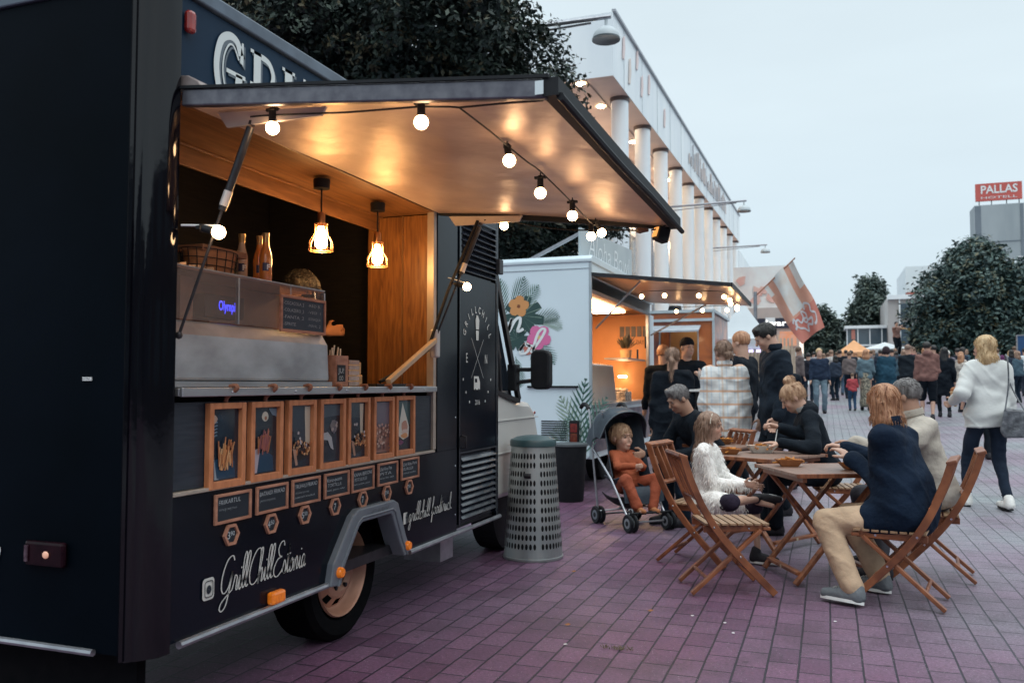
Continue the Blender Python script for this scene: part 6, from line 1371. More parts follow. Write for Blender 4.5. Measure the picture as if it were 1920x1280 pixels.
b = MB(); b.box(WX + .002, WX + .01, 9.60, 12.9, .46, .93); T2.part('side_banner', b, mat('dark_purple_banner', (.06, .05, .09), .4, c2=(.20, .16, .18), ns=4, contrast=.1))
b = MB(); y0, y1 = WY + .03, 13.0
a0, a1, q0, q1 = (WX + .01, y0, 2.50), (WX + .01, y1, 2.50), (-.975, y0 + .08, 2.325), (-.965, 11.95, 2.315)
b.add([a0, a1, q1, q0] + [(p[0], p[1], p[2] + .035) for p in (a0, a1, q1, q0)], [(0, 1, 2, 3), (4, 7, 6, 5), (0, 4, 5, 1), (1, 5, 6, 2), (2, 6, 7, 3), (3, 7, 4, 0)]); aw2 = T2.part('awning', b, mat('awning2_underside', (.50, .36, .27), .32, metal=.4, c2=(.4, .28, .2), ns=2, bump=.2, bs=3, bdist=.03))
b = MB(); b.bar(Vector(q0) + Vector((.012, 0, .017)), Vector(q1) + Vector((.012, 0, .017)), .02, .05); b.bar(Vector(a0) + Vector((0, -.012, .017)), Vector(q0) + Vector((0, -.012, .017)), .02, .045); T2.part('awning_rim', b, M['dmetal'], parent=aw2)
b = MB(); b.tube([(-2.0, y0 + .2, 2.44), (WX + .02, y0 + .15, 1.9)], .012, 6); b.tube([(-1.6, 12.3, 2.38), (WX + .02, 12.97, 2.0)], .012, 6); T2.part('strut', b, M['alu'])
b = MB(); b.prism([(9.9, 2.76), (9.9, 3.15), (12.8, 3.30), (12.8, 2.76)], lambda u, v, w: (w, u, v), -2.80, -2.77); sgn = T2.part('roof_sign', b, mat('roof_sign_grey', (.36, .42, .45), .5, c2=(.42, .48, .50), ns=3))
b = MB(); script(b, 'GilC', .001, .001, lambda u, v: (0, 0, 0)) if False else None
put_text(b, 'Aloha Bowl', .40, lambda u, v: (-2.765, 10.25 + u + v * .15, 2.86 + v), w=2.3, off=-.004); T2.part('sign_lettering', b, mat('sign_white', (.75, .80, .82), .5), parent=sgn)
b = MB(); b.bar((-2.80, 10.0, 3.1), (-3.5, 9.9, 2.75), .04, .04); T2.part('sign_brace', b, M['alu'])
b = MB(); b.box(-3.2, -2.75, 10.3, 12.2, 2.29, 2.32); T2.part('added_ceiling_glow', b, mat('interior_fill_glow', (1, .9, .8), .5, emit=(1, .66, .36), es=18))  # added glowing panel that brightens the truck interior
b = MB(); b.box(-2.95, -2.88, 12.6, 12.9, 1.35, 1.38); T2.part('added_shelf_glow', b, mat('interior_fill_glow', (1, 1, 1)))  # smaller added glow inside the serving window
# plant, trays in the window
t = Thing('potted_plant', 'dark bushy potted plant in a tan pot on the shelf of the white truck', 'plant', (-2.72, 12.1, 1.622))
b = MB(); b.lathe([(.06, 0), (.078, .01), (.086, .12), (.08, .12), (0, .10)], (-2.72, 12.1, 1.623), 20); t.part('pot', b, mat('tan_pot', (.55, .30, .14), .5, c2=(.45, .24, .1), ns=9), smooth=True)
b = MB(); rs = random.Random(3)
for k in range(90):
    a = rs.uniform(0, 2 * PI); e = rs.uniform(.5, 1.45); l_ = rs.uniform(.12, .27); p = Vector((-2.72, 12.1, 1.73)); d = Vector((math.cos(a) * math.cos(e), math.sin(a) * math.cos(e), math.sin(e)))
    q = p + d * l_; sd = d.cross(Vector((0, 0, 1))).normalized() * .016; b.add([p + d * .05, q - d * .06 + sd, q, q - d * .06 - sd], [(0, 1, 2, 3)])
t.part('leaves', b, mat('dark_leaves', (.03, .035, .02), .6, c2=(.07, .05, .03), ns=20))
b = MB(); b.box(-2.60, WX - .062, 12.3, 12.42, 1.623, 1.76); solo('black_tin', b, M['rubber'], 'small black tin right of the potted plant on the shelf', 'tin', loc=(-2.6, 12.36, 1.623))
b = MB(); b.box(WX - .065, WX - .05, 12.90, 12.94, 1.80, 1.98); solo('wall_phone', b, M['rubber'], 'slim black device fixed to the orange wall above the shelf', 'device', loc=(WX - .06, 12.9, 1.8), bev=.004)
t = Thing('bread_basket', 'square chequered paper-lined basket on the white truck counter', 'basket', (-2.62, 11.6, 1.02))
b = MB(); b.box(-2.78, -2.56, 11.35, 11.75, 1.021, 1.15); t.part('basket', b, mat('chequered_paper', (.55, .45, .36), .7, c2=(.18, .14, .12), ns=30, contrast=.12), bev=.01)
b = MB(); rs = random.Random(8)
for k in range(14): b.ball((rs.uniform(-2.76, -2.58), rs.uniform(11.38, 11.72), 1.17), .04, 8, (1, 1, .7))
t.part('paper_packs', b, mat('wrapped_food', (.62, .52, .42), .6, c2=(.4, .3, .22), ns=20), smooth=True)
t = Thing('string_lights', 'second festoon of small warm bulbs under the white truck awning', 'string lights', (-1.5, 10.5, 2.35))
b = MB(); pp = []
for x, y in ((-2.05, 10.0), (-1.75, 9.85), (-1.35, 9.8), (-1.08, 9.9), (-1.06, 10.3), (-1.10, 10.8), (-1.06, 11.2), (-1.10, 11.6), (-1.25, 11.8), (-1.6, 11.95), (-2.0, 12.2)): pp.append((x, y, 2.24 + (-x - 1) * .05))
b.tube([(p[0], p[1], p[2] + .06) for p in pp], .004, 5); t.part('cable', b, M['rubber'])
for p in pp: b = MB(); b.ball(p, .028, 12); t.part('bulb', b, M['farbulb'], smooth=True)

# ------------------------------------------------------------------ orange trailer, white gazebo
T3 = Thing('snack_trailer', 'orange and red snack trailer with a lit window, beyond the white truck', 'trailer', (-2.45, 16.6, gz(16)))
z0 = gz(16)
b = MB(); ogm = mat('flame_wrap', (.50, .14, .04), .35, c2=(.16, .035, .03), ns=1.6, contrast=.08, coat=.3, dist=.8)
for x0, x1, a, c_ in ((-3.05, -2.86, .45, 2.30), (-2.15, -1.90, .45, 2.30), (-2.858, -2.152, .45, 1.10), (-2.858, -2.152, 2.05, 2.30)): b.box(x0, x1, 15.5, 15.55, z0 + a, z0 + c_)
b.box(-3.05, -3.01, 15.552, 18, z0 + .45, z0 + 2.3); b.box(-1.94, -1.90, 15.552, 18, z0 + .45, z0 + 2.3); T3.part('body_panel', b, ogm)
b = MB(); b.box(-3.08, -1.86, 15.46, 18.03, z0 + 2.31, z0 + 2.36); b.box(-1.90, -1.86, 15.45, 15.49, z0 + .4, z0 + 2.305); b.box(-3.08, -1.86, 15.44, 15.48, z0 + 2.15, z0 + 2.20); T3.part('frame', b, mat('pale_grey_frame', (.48, .56, .60), .5, c2=(.4, .48, .52), ns=5))
b = MB(); b.box(-3.0, -1.95, 17.5, 17.55, z0 + .5, z0 + 2.29); T3.part('inner_wall', b, mat('lit_cream_wall', (.62, .42, .24), .6, c2=(.55, .36, .2), ns=3))
b = MB(); b.prism([(15.45, z0 + 2.05), (15.45, z0 + 2.08), (15.1, z0 + 1.97), (15.1, z0 + 1.94)], lambda u, v, w: (w, u, v), -2.95, -2.10); T3.part('flap', b, mat('pale_flap', (.46, .53, .56), .5, c2=(.36, .38, .44), ns=6))
b = MB(); b.box(-2.862, -2.842, 15.49, 15.56, z0 + 1.1, z0 + 2.05); b.box(-2.168, -2.148, 15.49, 15.56, z0 + 1.1, z0 + 2.05); b.box(-2.90, -2.10, 15.38, 15.56, z0 + 1.07, z0 + 1.098); T3.part('window_frame', b, mat('pale_grey_frame', (1, 1, 1)))
b = MB(); b.ball((-2.5, 17.0, z0 + 2.2), .07, 12); T3.part('inner_lamp', b, mat('lit_cabin_lamp', (1, .9, .8), .5, emit=(1, .68, .38), es=14), smooth=True)
for y in (16.4, 17.2): b = MB(); b.lathe([(0, .05), (.2, .08), (.3, .08), (.3, -.08)], (-2.0, y, z0 + .3), 24, 'x'); T3.part('wheel', b, M['rubber'])
b = MB(); b.lathe([(.10, 0), (.13, .05), (.11, .12), (0, .13)], (-2.65, 16.0, z0 + 2.362), 18); T3.part('roof_vent', b, M['rubber'])
def gazebo(name, lab, cx, cy, w, ze, zp, m, legs=True):
    z = gz(cy); t = Thing(name, lab, 'tent', (cx, cy, z)); b = MB(); h = w / 2; n = 8
    c = [(cx - h, cy - h), (cx + h, cy - h), (cx + h, cy + h), (cx - h, cy + h)]
    for i in range(4):
        a, d = c[i], c[(i + 1) % 4]
        rows = []
        for k in range(n + 1):
            t_ = k / n; s_ = (1 - t_); hh_ = ze + (zp - ze) * (t_ ** 1.25)
            rows.append([(cx + (a[0] + (d[0] - a[0]) * j / 4 - cx) * s_, cy + (a[1] + (d[1] - a[1]) * j / 4 - cy) * s_, z + hh_) for j in range(5)])
        o = len(b.v); b.v += [p for r_ in rows for p in r_]
        b.f += [(o + k * 5 + j, o + k * 5 + j + 1, o + (k + 1) * 5 + j + 1, o + (k + 1) * 5 + j) for k in range(n) for j in range(4)]
        b.add([(a[0], a[1], z + ze), (d[0], d[1], z + ze), (d[0], d[1], z + ze - .22), (a[0], a[1], z + ze - .22)], [(0, 1, 2, 3)])
    b.mi = [0] * len(b.f); t.part('canopy', b, m)
    for p in c: b = MB(); b.tube([(p[0] * .99 + cx * .01, p[1], z), (p[0] * .99 + cx * .01, p[1], z + ze)], .022, 6); t.part('leg', b, M['alu'])
    return t
gt = gazebo('gazebo', 'white market gazebo with lit stall, right of the orange trailer', -1.72, 19.5, 1.3, 1.88, 2.75, mat('white_canvas', (.60, .66, .70), .8, c2=(.55, .61, .65), ns=3))
b = MB(); rs = random.Random(12)
for k in range(16): b.box(-2.0 + k * .082, -1.96 + k * .082, 21.0, 21.03, gz(19) + .3, gz(19) + 2.0)
b.box(-2.02, -.68, 21.035, 21.06, gz(19) + .3, gz(19) + 1.75); gt.part('slatted_back', b, mat('pale_slats', (.55, .46, .36), .7, c2=(.42, .34, .27), ns=6))
b = MB()
for k in range(8): b.box(-2.3 + k * .15, -2.21 + k * .15, 18.80, 18.84, gz(19) + 1.60, gz(19) + 1.66)
gt.part('lit_signs', b, mat('lit_violet_sign', (.4, .35, .8), .5, emit=(.75, .65, 1), es=1.5))
for k in range(6): b = MB(); b.ball((-2.2 + k * .19, 19.0, gz(19) + 1.72), .025, 8); gt.part('bulb', b, M['farbulb'])
b = MB(); b.box(-2.3, -1.15, 18.95, 19.2, gz(19), gz(19) + .9); gt.part('stall_table', b, mat('stall_cloth', (.45, .45, .46), .8, c2=(.3, .3, .33), ns=6))

# ------------------------------------------------------------------ colonnaded building on the left
B1 = Thing('colonnade_building', 'long white building with tall columns and a lit soffit, left of the street', 'building', (-10, 44, 0))
X0 = -6.0
zb = lambda y: 10.75 + (y - 26) * .030        # soffit height, following the rising street
ztp = lambda y: 12.75 + (y - 26) * .030
b = MB(); Y0, Y1 = 25.2, 66
b.add([(X0, Y0, zb(Y0)), (X0, Y1, zb(Y1)), (X0, Y1, ztp(Y1)), (X0, Y0, ztp(Y0)), (X0 - 12, Y0, zb(Y0)), (X0 - 12, Y1, zb(Y1)), (X0 - 12, Y1, ztp(Y1)), (X0 - 12, Y0, ztp(Y0))], [(0, 1, 2, 3), (3, 2, 6, 7), (0, 3, 7, 4), (1, 5, 6, 2), (4, 7, 6, 5)])
B1.part('fascia', b, M['bldwhite'])
b = MB(); b.add([(X0 - .02, Y0 + .02, zb(Y0) + .02), (X0 - .02, Y1, zb(Y1) + .02), (X0 - 12, Y1, zb(Y1) + .02), (X0 - 12, Y0 + .02, zb(Y0) + .02)], [(0, 1, 2, 3)]); so = B1.part('soffit', b, M['soffit'])
b = MB()
for x in (-6.9, -7.9): b.bar((x, Y0 + .1, zb(Y0)), (x, Y1 - .2, zb(Y1)), .03, .02)
B1.part('soffit_joint', b, mat('soffit_seam', (.2, .16, .15), .7), parent=so)
for k in range(13):
    y = 25.6 + k * 2.6
    for x in (-7.15,) if k % 2 else (-7.15, -9.2):
        b = MB(); b.lathe([(0, -.03), (.12, -.03), (.14, 0)], (x, y, zb(y) + .01), 14); B1.part('downlight', b, mat('lit_downlight', (1, .9, .8), .5, emit=(1, .70, .42), es=55))
for k in range(11):
    y = 27.6 + k * 3.75
    b = MB(); b.tube([(X0 - .35, y, gz(y)), (X0 - .35, y, zb(y) - .12)], .29, 18); B1.part('column', b, M['bldwhite'], smooth=True)
    b = MB(); b.tube([(X0 - .35, y, zb(y) - .12), (X0 - .35, y, zb(y) + .015)], .33, 18); B1.part('column_cap', b, mat('dark_column_cap', (.10, .08, .08), .7), smooth=True)  # dark collar where the column meets the soffit
b = MB(); b.box(-18, -9.6, 26.5, 66, 0, 11.0); B1.part('facade_wall', b, mat('facade_panels', (.52, .58, .62), .6, c2=(.46, .52, .57), ns=.7, stretch=(1, 3, .4)))
for k in range(12):
    for z in (3.4, 6.8):
        b = MB(); y = 27.6 + k * 3.2; b.box(-9.61, -9.52, y, y + 2.2, z, z + 2.3); w_ = B1.part('window', b, M['winglass'])
b = MB(); b.box(-6.1, -6.0 + .06, 31.5, 66, 6.3, 6.6) if False else b.box(-9.5, -6.8, 30, 66, 3.05, 3.25); B1.part('canopy_slab', b, M['bldwhite'])
for k in range(6):
    y = 27 + k * 6.5; b = MB(); b.box(-9.5, -9.0, y, y + 5.6, zb(y) - 1.5, zb(y) - 1.44); B1.part('added_glow_strip', b, mat('soffit_fill_glow', (1, .9, .8), .5, emit=(1, .66, .42), es=7))  # added glowing strips, unseen behind the columns, to brighten the soffit
b = MB()
for k in range(14): y = Y0 + 1.5 + k * 2.9; b.box(X0 + .002, X0 + .012, y, y + .035, zb(y) + .02, ztp(y) - .02)
B1.part('panel_joint', b, mat('joint_grey', (.45, .50, .54), .7))
b = MB(); b.bar((X0 + .03, Y0, ztp(Y0) + .05), (X0 + .03, Y1, ztp(Y1) + .05), .12, .08); B1.part('parapet_rail', b, M['alu'])
b = MB(); rs = random.Random(4)
bfn = lambda y0_, z0_: (lambda u, v: (X0 + .06, y0_ + u, z0_ + v))
for k in range(26): y = 40.5 + k * .62 + rs.uniform(-.1, .1); h_ = rs.uniform(.4, 1.25); b.box(X0 + .03, X0 + .07, y, y + rs.choice((.10, .16, .3)), 11.75 + k * .02, 11.75 + k * .02 + h_)
B1.part('fascia_lettering', b, mat('fascia_letters', (.60, .50, .46), .5, c2=(.4, .42, .46), ns=1))
b = MB()
for y, z, h_, c_ in ((26.4, 11.7, .8, 0), (27.3, 11.2, .9, 1), (28.5, 12.1, .7, 0), (29.3, 11.4, .8, 0), (30.6, 11.9, .8, 0), (33.8, 11.6, .8, 0)):
    b.prism([(y, z), (y + .12, z - .02), (y + .30, z + h_ * .5), (y + .22, z + h_), (y + .1, z + h_ * .9), (y + .05, z + h_ * .4)], lambda u, v, w: (w, u, v), X0 + .02, X0 + .06, c_)
B1.part('fascia_marks', b, [mat('red_mark', (.70, .58, .57), .5), mat('pale_mark', (.66, .58, .54), .5)])

# ------------------------------------------------------------------ the rest of the street, outside the frame: it shades and is mirrored in the trucks
for nm_, lb_, x0, x1, y0, y1, hh in (('building', 'dark building row right of the street, outside the frame', 19, 30, -40, 46, 7), ('building', 'dark grey building closing the street behind the camera, outside the frame', -16, 17, -50, -34, 8)):
    t = Thing(nm_, lb_, 'building', ((x0 + x1) / 2, (y0 + y1) / 2, 0)); b = MB(); b.box(x0, x1, y0, y1, -.1, hh); t.part('wall', b, mat('street_wall', (.10, .10, .105), .8, c2=(.07, .075, .08), ns=.5))
    b = MB(); b.box(x0 - .2, x1 + .2, y0 - .2, y1 + .2, hh + .01, hh + .3); t.part('roof', b, M['concrete'])
    for k in range(9):
        for z in (1.2, 4.8):
            b = MB(); b.box(x0 - .03, x0 - .002, y0 + 3 + k * 8, y0 + 8 + k * 8, z, z + 2.2) if x0 == 19 else b.box(x0 + 1 + k * 3, x0 + 3 + k * 3, y1 + .002, y1 + .03, z, z + 2.2); t.part('window', b, M['winglass'])
# ------------------------------------------------------------------ street lamps on long arms
def arm_lamp(head, root, label, r=.27):
    hx, hy, hz = head; t = Thing('street_lamp', label, 'street lamp', root, 0, 'dome street lamps on long arms')
    b = MB(); b.tube([root, (root[0], root[1], hz + .25)], [.10, .06], 10); t.part('pole', b, M['alu'], smooth=True)
    b = MB(); b.tube([(root[0], root[1], hz + r + .12), (hx + .1, hy, hz + r + .17)], .045, 8); b.tube([(root[0], root[1], hz + r - .08), (hx - .3, hy, hz + r + .10)], .022, 6); t.part('arm', b, M['alu'], smooth=True)
    b = MB(); n = 7; b.lathe([(r * math.cos(PI / 2 * k / n), r * math.sin(PI / 2 * k / n) * .95) for k in range(n + 1)], (hx, hy, hz), 26); b.lathe([(.03, r * .9), (.03, r + .16)], (hx, hy, hz), 8); h_ = t.part('dome', b, mat('lamp_dome', (.46, .52, .55), .4, c2=(.4, .46, .5), ns=4), smooth=True)
    b = MB(); b.lathe([(0, -.01), (r * .96, -.012), (r * 1.02, -.015), (r * 1.02, .015)], (hx, hy, hz), 26); t.part('dome_glass', b, mat('lamp_glass_dark', (.06, .08, .09), .2, c2=(.09, .11, .12), ns=3), parent=h_, smooth=True)
arm_lamp((-3.92, 15.9, 7.96), (-7.6, 15.6, gz(15.6)), 'large dome street lamp on an arm in front of the white building, top centre')
arm_lamp((-3.07, 35.9, 8.36), (-6.9, 35.9, gz(36)), 'mid-distance dome street lamp reaching out from the last columns')
arm_lamp((-3.16, 50.4, 8.78), (-6.9, 50.4, 1.2), 'farthest small dome street lamp left of the flag')
arm_lamp((9.2, 49.9, 7.35), (11.2, 49.9, 1.2), 'white dome street lamp before the big tree on the right')

# ------------------------------------------------------------------ foliage
def leafmat(nm, a, c_): 
    m = mat(nm, a, .55, c2=c_, ns=1.3, detail=8, contrast=.06, spec=.35)
    return m
def tree(name, lab, base, trunk_h, crown, n, leaf, m, seed=1, group=None, lobes=26, core=True, flat=.55, trunk_r=.22, zmin=None, accent=None, drop=None):
    rs = np.random.RandomState(seed); cx, cy, cz, rx, ry, rz_ = crown
    t = Thing(name, lab, 'tree', base, 0, group)
    b = MB(); bx_, by_, bz_ = base; tr = [(bx_, by_, bz_ - .05), (bx_ + .05, by_, bz_ + trunk_h * .5), (cx * .3 + bx_ * .7, cy * .3 + by_ * .7, bz_ + trunk_h), (cx, cy, cz)]
    b.tube(catmull(tr, 4), list(np.linspace(trunk_r, trunk_r * .45, 13)), 9)
    for k in range(9):
        a = rs.rand() * 6.28; q = (cx + rx * .6 * math.cos(a), cy + ry * .6 * math.sin(a), cz + rz_ * rs.uniform(-.2, .6)); st = (bx_ + (cx - bx_) * .4, by_ + (cy - by_) * .4, bz_ + trunk_h * rs.uniform(.8, 1.2))
        b.tube([st, ((st[0] + q[0]) / 2, (st[1] + q[1]) / 2, (st[2] + q[2]) / 2 + .2), q], [trunk_r * .4, trunk_r * .25, trunk_r * .1], 6)
    t.part('trunk', b, M['bark'], smooth=True)
    # lobes spread over the crown; leaves are small tilted quads in clumps on each lobe
    L_ = []
    for k in range(lobes):
        v = rs.normal(size=3); v /= np.linalg.norm(v); rr_ = rs.uniform(.5, 1.02); L_.append((np.array([cx + v[0] * rx * rr_, cy + v[1] * ry * rr_, cz + v[2] * rz_ * rr_]), rs.uniform(.20, .40) * min(rx, rz_)))
    cent = np.array([l_[0] for l_ in L_]); rad_ = np.array([l_[1] for l_ in L_])
    per = n // 8; w_ = rad_ ** 2 / (rad_ ** 2).sum(); ix = rs.choice(lobes, per, p=w_)
    v = rs.normal(size=(per, 3)); v /= np.linalg.norm(v, axis=1)[:, None]; v[:, 2] = np.where(v[:, 2] < -.3, -v[:, 2], v[:, 2])
    cl_ = cent[ix] + v * (rad_[ix] * (rs.uniform(.55, 1.08, per)))[:, None]
    # shell leaves of the whole crown, so the mass is closed
    v2 = rs.normal(size=(per // 2, 3)); v2 /= np.linalg.norm(v2, axis=1)[:, None]; sh_ = np.array([cx, cy, cz]) + v2 * np.array([rx, ry, rz_]) * rs.uniform(.45, .84, per // 2)[:, None]
    cl_ = np.concatenate([cl_, sh_]); vn = np.concatenate([v, v2]); m8 = 8
    P = np.repeat(cl_, m8, 0) + rs.normal(size=(len(cl_) * m8, 3)) * leaf * 1.15; NN = np.repeat(vn, m8, 0) * .55 + rs.normal(size=(len(P), 3)) * .5; NN[:, 2] += flat; NN /= np.linalg.norm(NN, axis=1)[:, None]
    if zmin is not None: k_ = P[:, 2] > zmin; P = P[k_]; NN = NN[k_]
    U_ = np.cross(NN, rs.normal(size=P.shape)); U_ /= np.linalg.norm(U_, axis=1)[:, None] + 1e-9; W_ = np.cross(NN, U_); sz = leaf * rs.uniform(.6, 1.25, len(P))[:, None]
    q = np.stack([P - U_ * sz, P + W_ * sz * .45 + NN * sz * .12, P + U_ * sz, P - W_ * sz * .45 + NN * sz * .12], 1).reshape(-1, 3)
    me = bpy.data.meshes.new('crown'); nf = len(P); me.vertices.add(len(q)); me.vertices.foreach_set('co', q.astype(np.float32).ravel() - np.tile(np.array(base, np.float32), len(q)))
    me.loops.add(nf * 4); me.loops.foreach_set('vertex_index', np.arange(nf * 4, dtype=np.int32)); me.polygons.add(nf); me.polygons.foreach_set('loop_start', np.arange(0, nf * 4, 4, dtype=np.int32)); me.update(calc_edges=True)
    mats = m if isinstance(m, list) else [m]
    for q_ in mats: me.materials.append(q_)
    if len(mats) > 1:
        fi = np.repeat(rs.choice(len(mats), len(cl_), p=[.52, .36, .12][:len(mats)] if len(mats) == 3 else [.7, .3]), m8)
        if zmin is not None: fi = fi[k_]
        me.polygons.foreach_set('material_index', fi.astype(np.int32))
    o = bpy.data.objects.new('crown', me); COL.objects.link(o); o.parent = t.o
    return t
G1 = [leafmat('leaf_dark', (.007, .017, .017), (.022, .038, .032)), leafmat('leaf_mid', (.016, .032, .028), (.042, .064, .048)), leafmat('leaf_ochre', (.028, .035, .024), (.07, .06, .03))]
GO = leafmat('leaf_yellow', (.12, .09, .03), (.22, .15, .05))
G2 = [leafmat('maple_dark', (.020, .045, .050), (.055, .10, .095)), leafmat('maple_mid', (.045, .085, .085), (.10, .155, .135)), leafmat('maple_tip', (.07, .085, .055), (.12, .12, .075))]
G3 = [leafmat('hazed_leaf_dark', (.035, .060, .058), (.07, .10, .088)), leafmat('hazed_leaf_mid', (.06, .09, .078), (.11, .14, .11))]  # distance haze put into the colour: these leaves are lightened a little
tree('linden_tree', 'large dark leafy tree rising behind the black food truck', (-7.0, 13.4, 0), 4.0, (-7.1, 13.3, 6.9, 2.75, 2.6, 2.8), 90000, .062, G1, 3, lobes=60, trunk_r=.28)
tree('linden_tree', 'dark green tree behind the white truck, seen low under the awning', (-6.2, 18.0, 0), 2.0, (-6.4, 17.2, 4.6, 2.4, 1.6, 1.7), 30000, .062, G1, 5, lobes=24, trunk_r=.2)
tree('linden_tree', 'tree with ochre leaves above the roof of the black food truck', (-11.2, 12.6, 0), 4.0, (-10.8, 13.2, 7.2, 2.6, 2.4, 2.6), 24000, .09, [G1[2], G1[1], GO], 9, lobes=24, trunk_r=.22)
tree('maple_tree', 'big dense round tree on the right in front of the hotel', (7.6, 47.5, 1.2), 2.0, (7.9, 47.5, 4.3, 3.6, 3.4, 3.4), 110000, .125, G2, 11, lobes=80, trunk_r=.3)
tree('maple_tree', 'smaller olive-tinged tree at the left foot of the big tree', (4.7, 46.6, 1.2), 1.0, (5.3, 46.5, 3.3, 1.3, 1.2, 1.6), 14000, .14, [G2[1], G2[0], G2[2]], 12, lobes=22, trunk_r=.14)
tree('maple_tree', 'green tree at the right edge behind the blue sign', (12.0, 50, 1.2), 2.0, (12.3, 49.5, 4.4, 3.4, 2.6, 3.3), 26000, .17, G2, 14, lobes=34, trunk_r=.28)
tree('maple_tree', 'mid-sized grey-green tree behind the glass pavilion', (4.2, 77, 1.25), 3.0, (4.0, 77, 6.0, 2.5, 2.2, 3.2), 16000, .22, G3, 15, lobes=30, trunk_r=.3)
tree('street_tree', 'slender hazy tree behind the flag at the end of the left side', (-.6, 74, 1.25), 2.5, (-.6, 74, 4.4, 1.5, 1.5, 3.0), 7000, .22, G3, 16, lobes=20, trunk_r=.2)
tree('street_tree', 'hazy far tree closing the street left of the orange tent', (.7, 120, 1.25), 2.5, (.6, 120, 4.0, 2.3, 2.0, 2.6), 6000, .32, G3, 17, lobes=18, trunk_r=.25)
tree('street_tree', 'hazy far tree just right of the street end', (3.2, 112, 1.25), 2.5, (3.0, 112, 4.3, 2.2, 2.0, 3.2), 6000, .32, G3, 18, lobes=18, trunk_r=.25)

# ------------------------------------------------------------------ far buildings on the right
H1_ = Thing('hotel_tower', 'grey concrete hotel block behind the trees on the right, carrying a red roof sign', 'hotel', (30, 135, 1))
b = MB(); b.box(18.2, 42, 122, 126, 1, 24.1); H1_.part('wall', b, M['concrete'])
b = MB(); b.box(18.2, 18.9, 121.95, 122, 1.2, 24.0); b.box(23.3, 23.6, 121.9, 121.99, 1.2, 24.0); b.box(18.9, 42, 121.93, 121.99, 19.3, 19.4); H1_.part('pilaster', b, mat('dark_concrete', (.17, .20, .23), .8, c2=(.14, .17, .2), ns=1))
b = MB()
for k in range(4): b.box(24.0, 26, 121.9, 121.99, 21.8 - k * 1.4, 22.5 - k * 1.4)
H1_.part('louvre_panel', b, mat('grey_louvres', (.26, .31, .34), .6, c2=(.2, .25, .28), ns=3))
rg = MB(); rg.box(18.45, 23.7, 122.6, 123.0, 24.75, 27.0); T_ = Thing('roof_sign', 'red rooftop sign reading PALLAS HOTELL on the hotel', 'sign', (21, 122.8, 24.1))
T_.part('sign_board', rg, mat('coral_red_sign', (.52, .10, .08), .5, c2=(.46, .085, .07), ns=1))
b = MB(); put_text(b, 'PALLAS', 1.45, lambda u, v: (19.05 + u, 122.56, 25.70 + v), w=4.15, off=.03); put_text(b, 'HOTELL', .42, lambda u, v: (19.05 + u, 122.56, 25.0 + v), w=4.1, off=.0); T_.part('sign_lettering', b, M['plwhite'])
b = MB()
for x in (18.8, 20.2, 21.9, 23.3): b.box(x, x + .1, 122.7, 122.8, 24.1, 24.76)
T_.part('sign_post', b, M['dmetal'])
t = Thing('office_block', 'white block with a red stripe showing above the trees, left of the big tree', 'building', (9, 84, 1.2)); b = MB(); b.box(6.7, 14, 82, 92, 1.2, 11.6); t.part('wall', b, mat('bright_white_wall', (.72, .78, .80), .6, c2=(.68, .74, .77), ns=1)); b = MB(); b.box(6.66, 9.0, 81.9, 81.99, 8.95, 9.3); t.part('red_stripe', b, mat('red_stripe', (.42, .09, .06), .5))
t = Thing('corner_building', 'pale narrow building with a tall window left of the big tree', 'building', (5, 66, 1.2)); b = MB(); b.box(4.15, 12, 65.3, 75, 1.2, 7.4); t.part('wall', b, mat('beige_wall', (.44, .43, .42), .7, c2=(.40, .39, .39), ns=1))
b = MB(); b.box(4.95, 6.4, 65.2, 65.29, 5.9, 6.9); b.box(4.95, 6.4, 65.2, 65.29, 4.0, 5.6); t.part('window', b, M['winglass'])
b = MB(); b.box(4.85, 4.94, 65.15, 65.28, 3.0, 7.3); b.box(5.65, 5.72, 65.15, 65.28, 3.0, 7.2); b.box(4.1, 12.05, 65.05, 65.28, 7.2, 7.5); t.part('frame', b, M['bldwhite'])
t = Thing('glass_pavilion', 'low glass-walled pavilion left of the pale building', 'pavilion', (3, 67, 1.2)); b = MB(); b.box(1.45, 4.14, 66.5, 69, 1.2, 5.25); t.part('glass_wall', b, M['winglass'])
b = MB(); b.box(1.3, 4.14, 66.2, 69.1, 5.27, 5.48); b.box(1.4, 4.14, 66.38, 66.48, 4.0, 4.12); t.part('roof_slab', b, M['bldwhite'])
b = MB()
for x in (1.42, 2.15, 2.95, 3.75): b.box(x, x + .07, 66.36, 66.48, 1.2, 5.26)
t.part('post', b, M['bldwhite'])
b = MB(); b.box(1.75, 2.0, 66.37, 66.47, 4.5, 5.2); t.part('red_panel', b, mat('faded_red_panel', (.5, .2, .16), .6))
# ------------------------------------------------------------------ shops at the far left, flag
t = Thing('shopping_centre', 'low shopping centre with a dark band and lit lettering behind the flag', 'building', (-4, 62, 1.2))
b = MB(); b.box(-9.0, -1.75, 62.0, 72, 1.2, 6.6); t.part('wall', b, mat('shop_wall', (.50, .44, .42), .6, c2=(.42, .38, .37), ns=1))
b = MB(); b.box(-5.9, -2.1, 61.9, 61.99, 5.15, 5.85); db = t.part('dark_band', b, mat('navy_band', (.02, .025, .05), .5))
b = MB(); b.box(-3.95, -3.3, 61.85, 61.895, 5.15, 5.9); t.part('sign_mast_panel', b, M['bldwhite'])
b = MB(); put_text(b, 'kvartal', .55, lambda u, v: (-3.9 + u, 61.84, 5.32 + v), w=2.1, off=.01); t.part('lettering', b, mat('lit_white_letters', (.9, .9, .9), .5, emit=(1, .95, .9), es=1.2), parent=db)
b = MB()
for x in (-5.8, -4.9, -4.0, -3.1): b.box(x, x + .75, 61.92, 61.99, 2.2, 4.7)
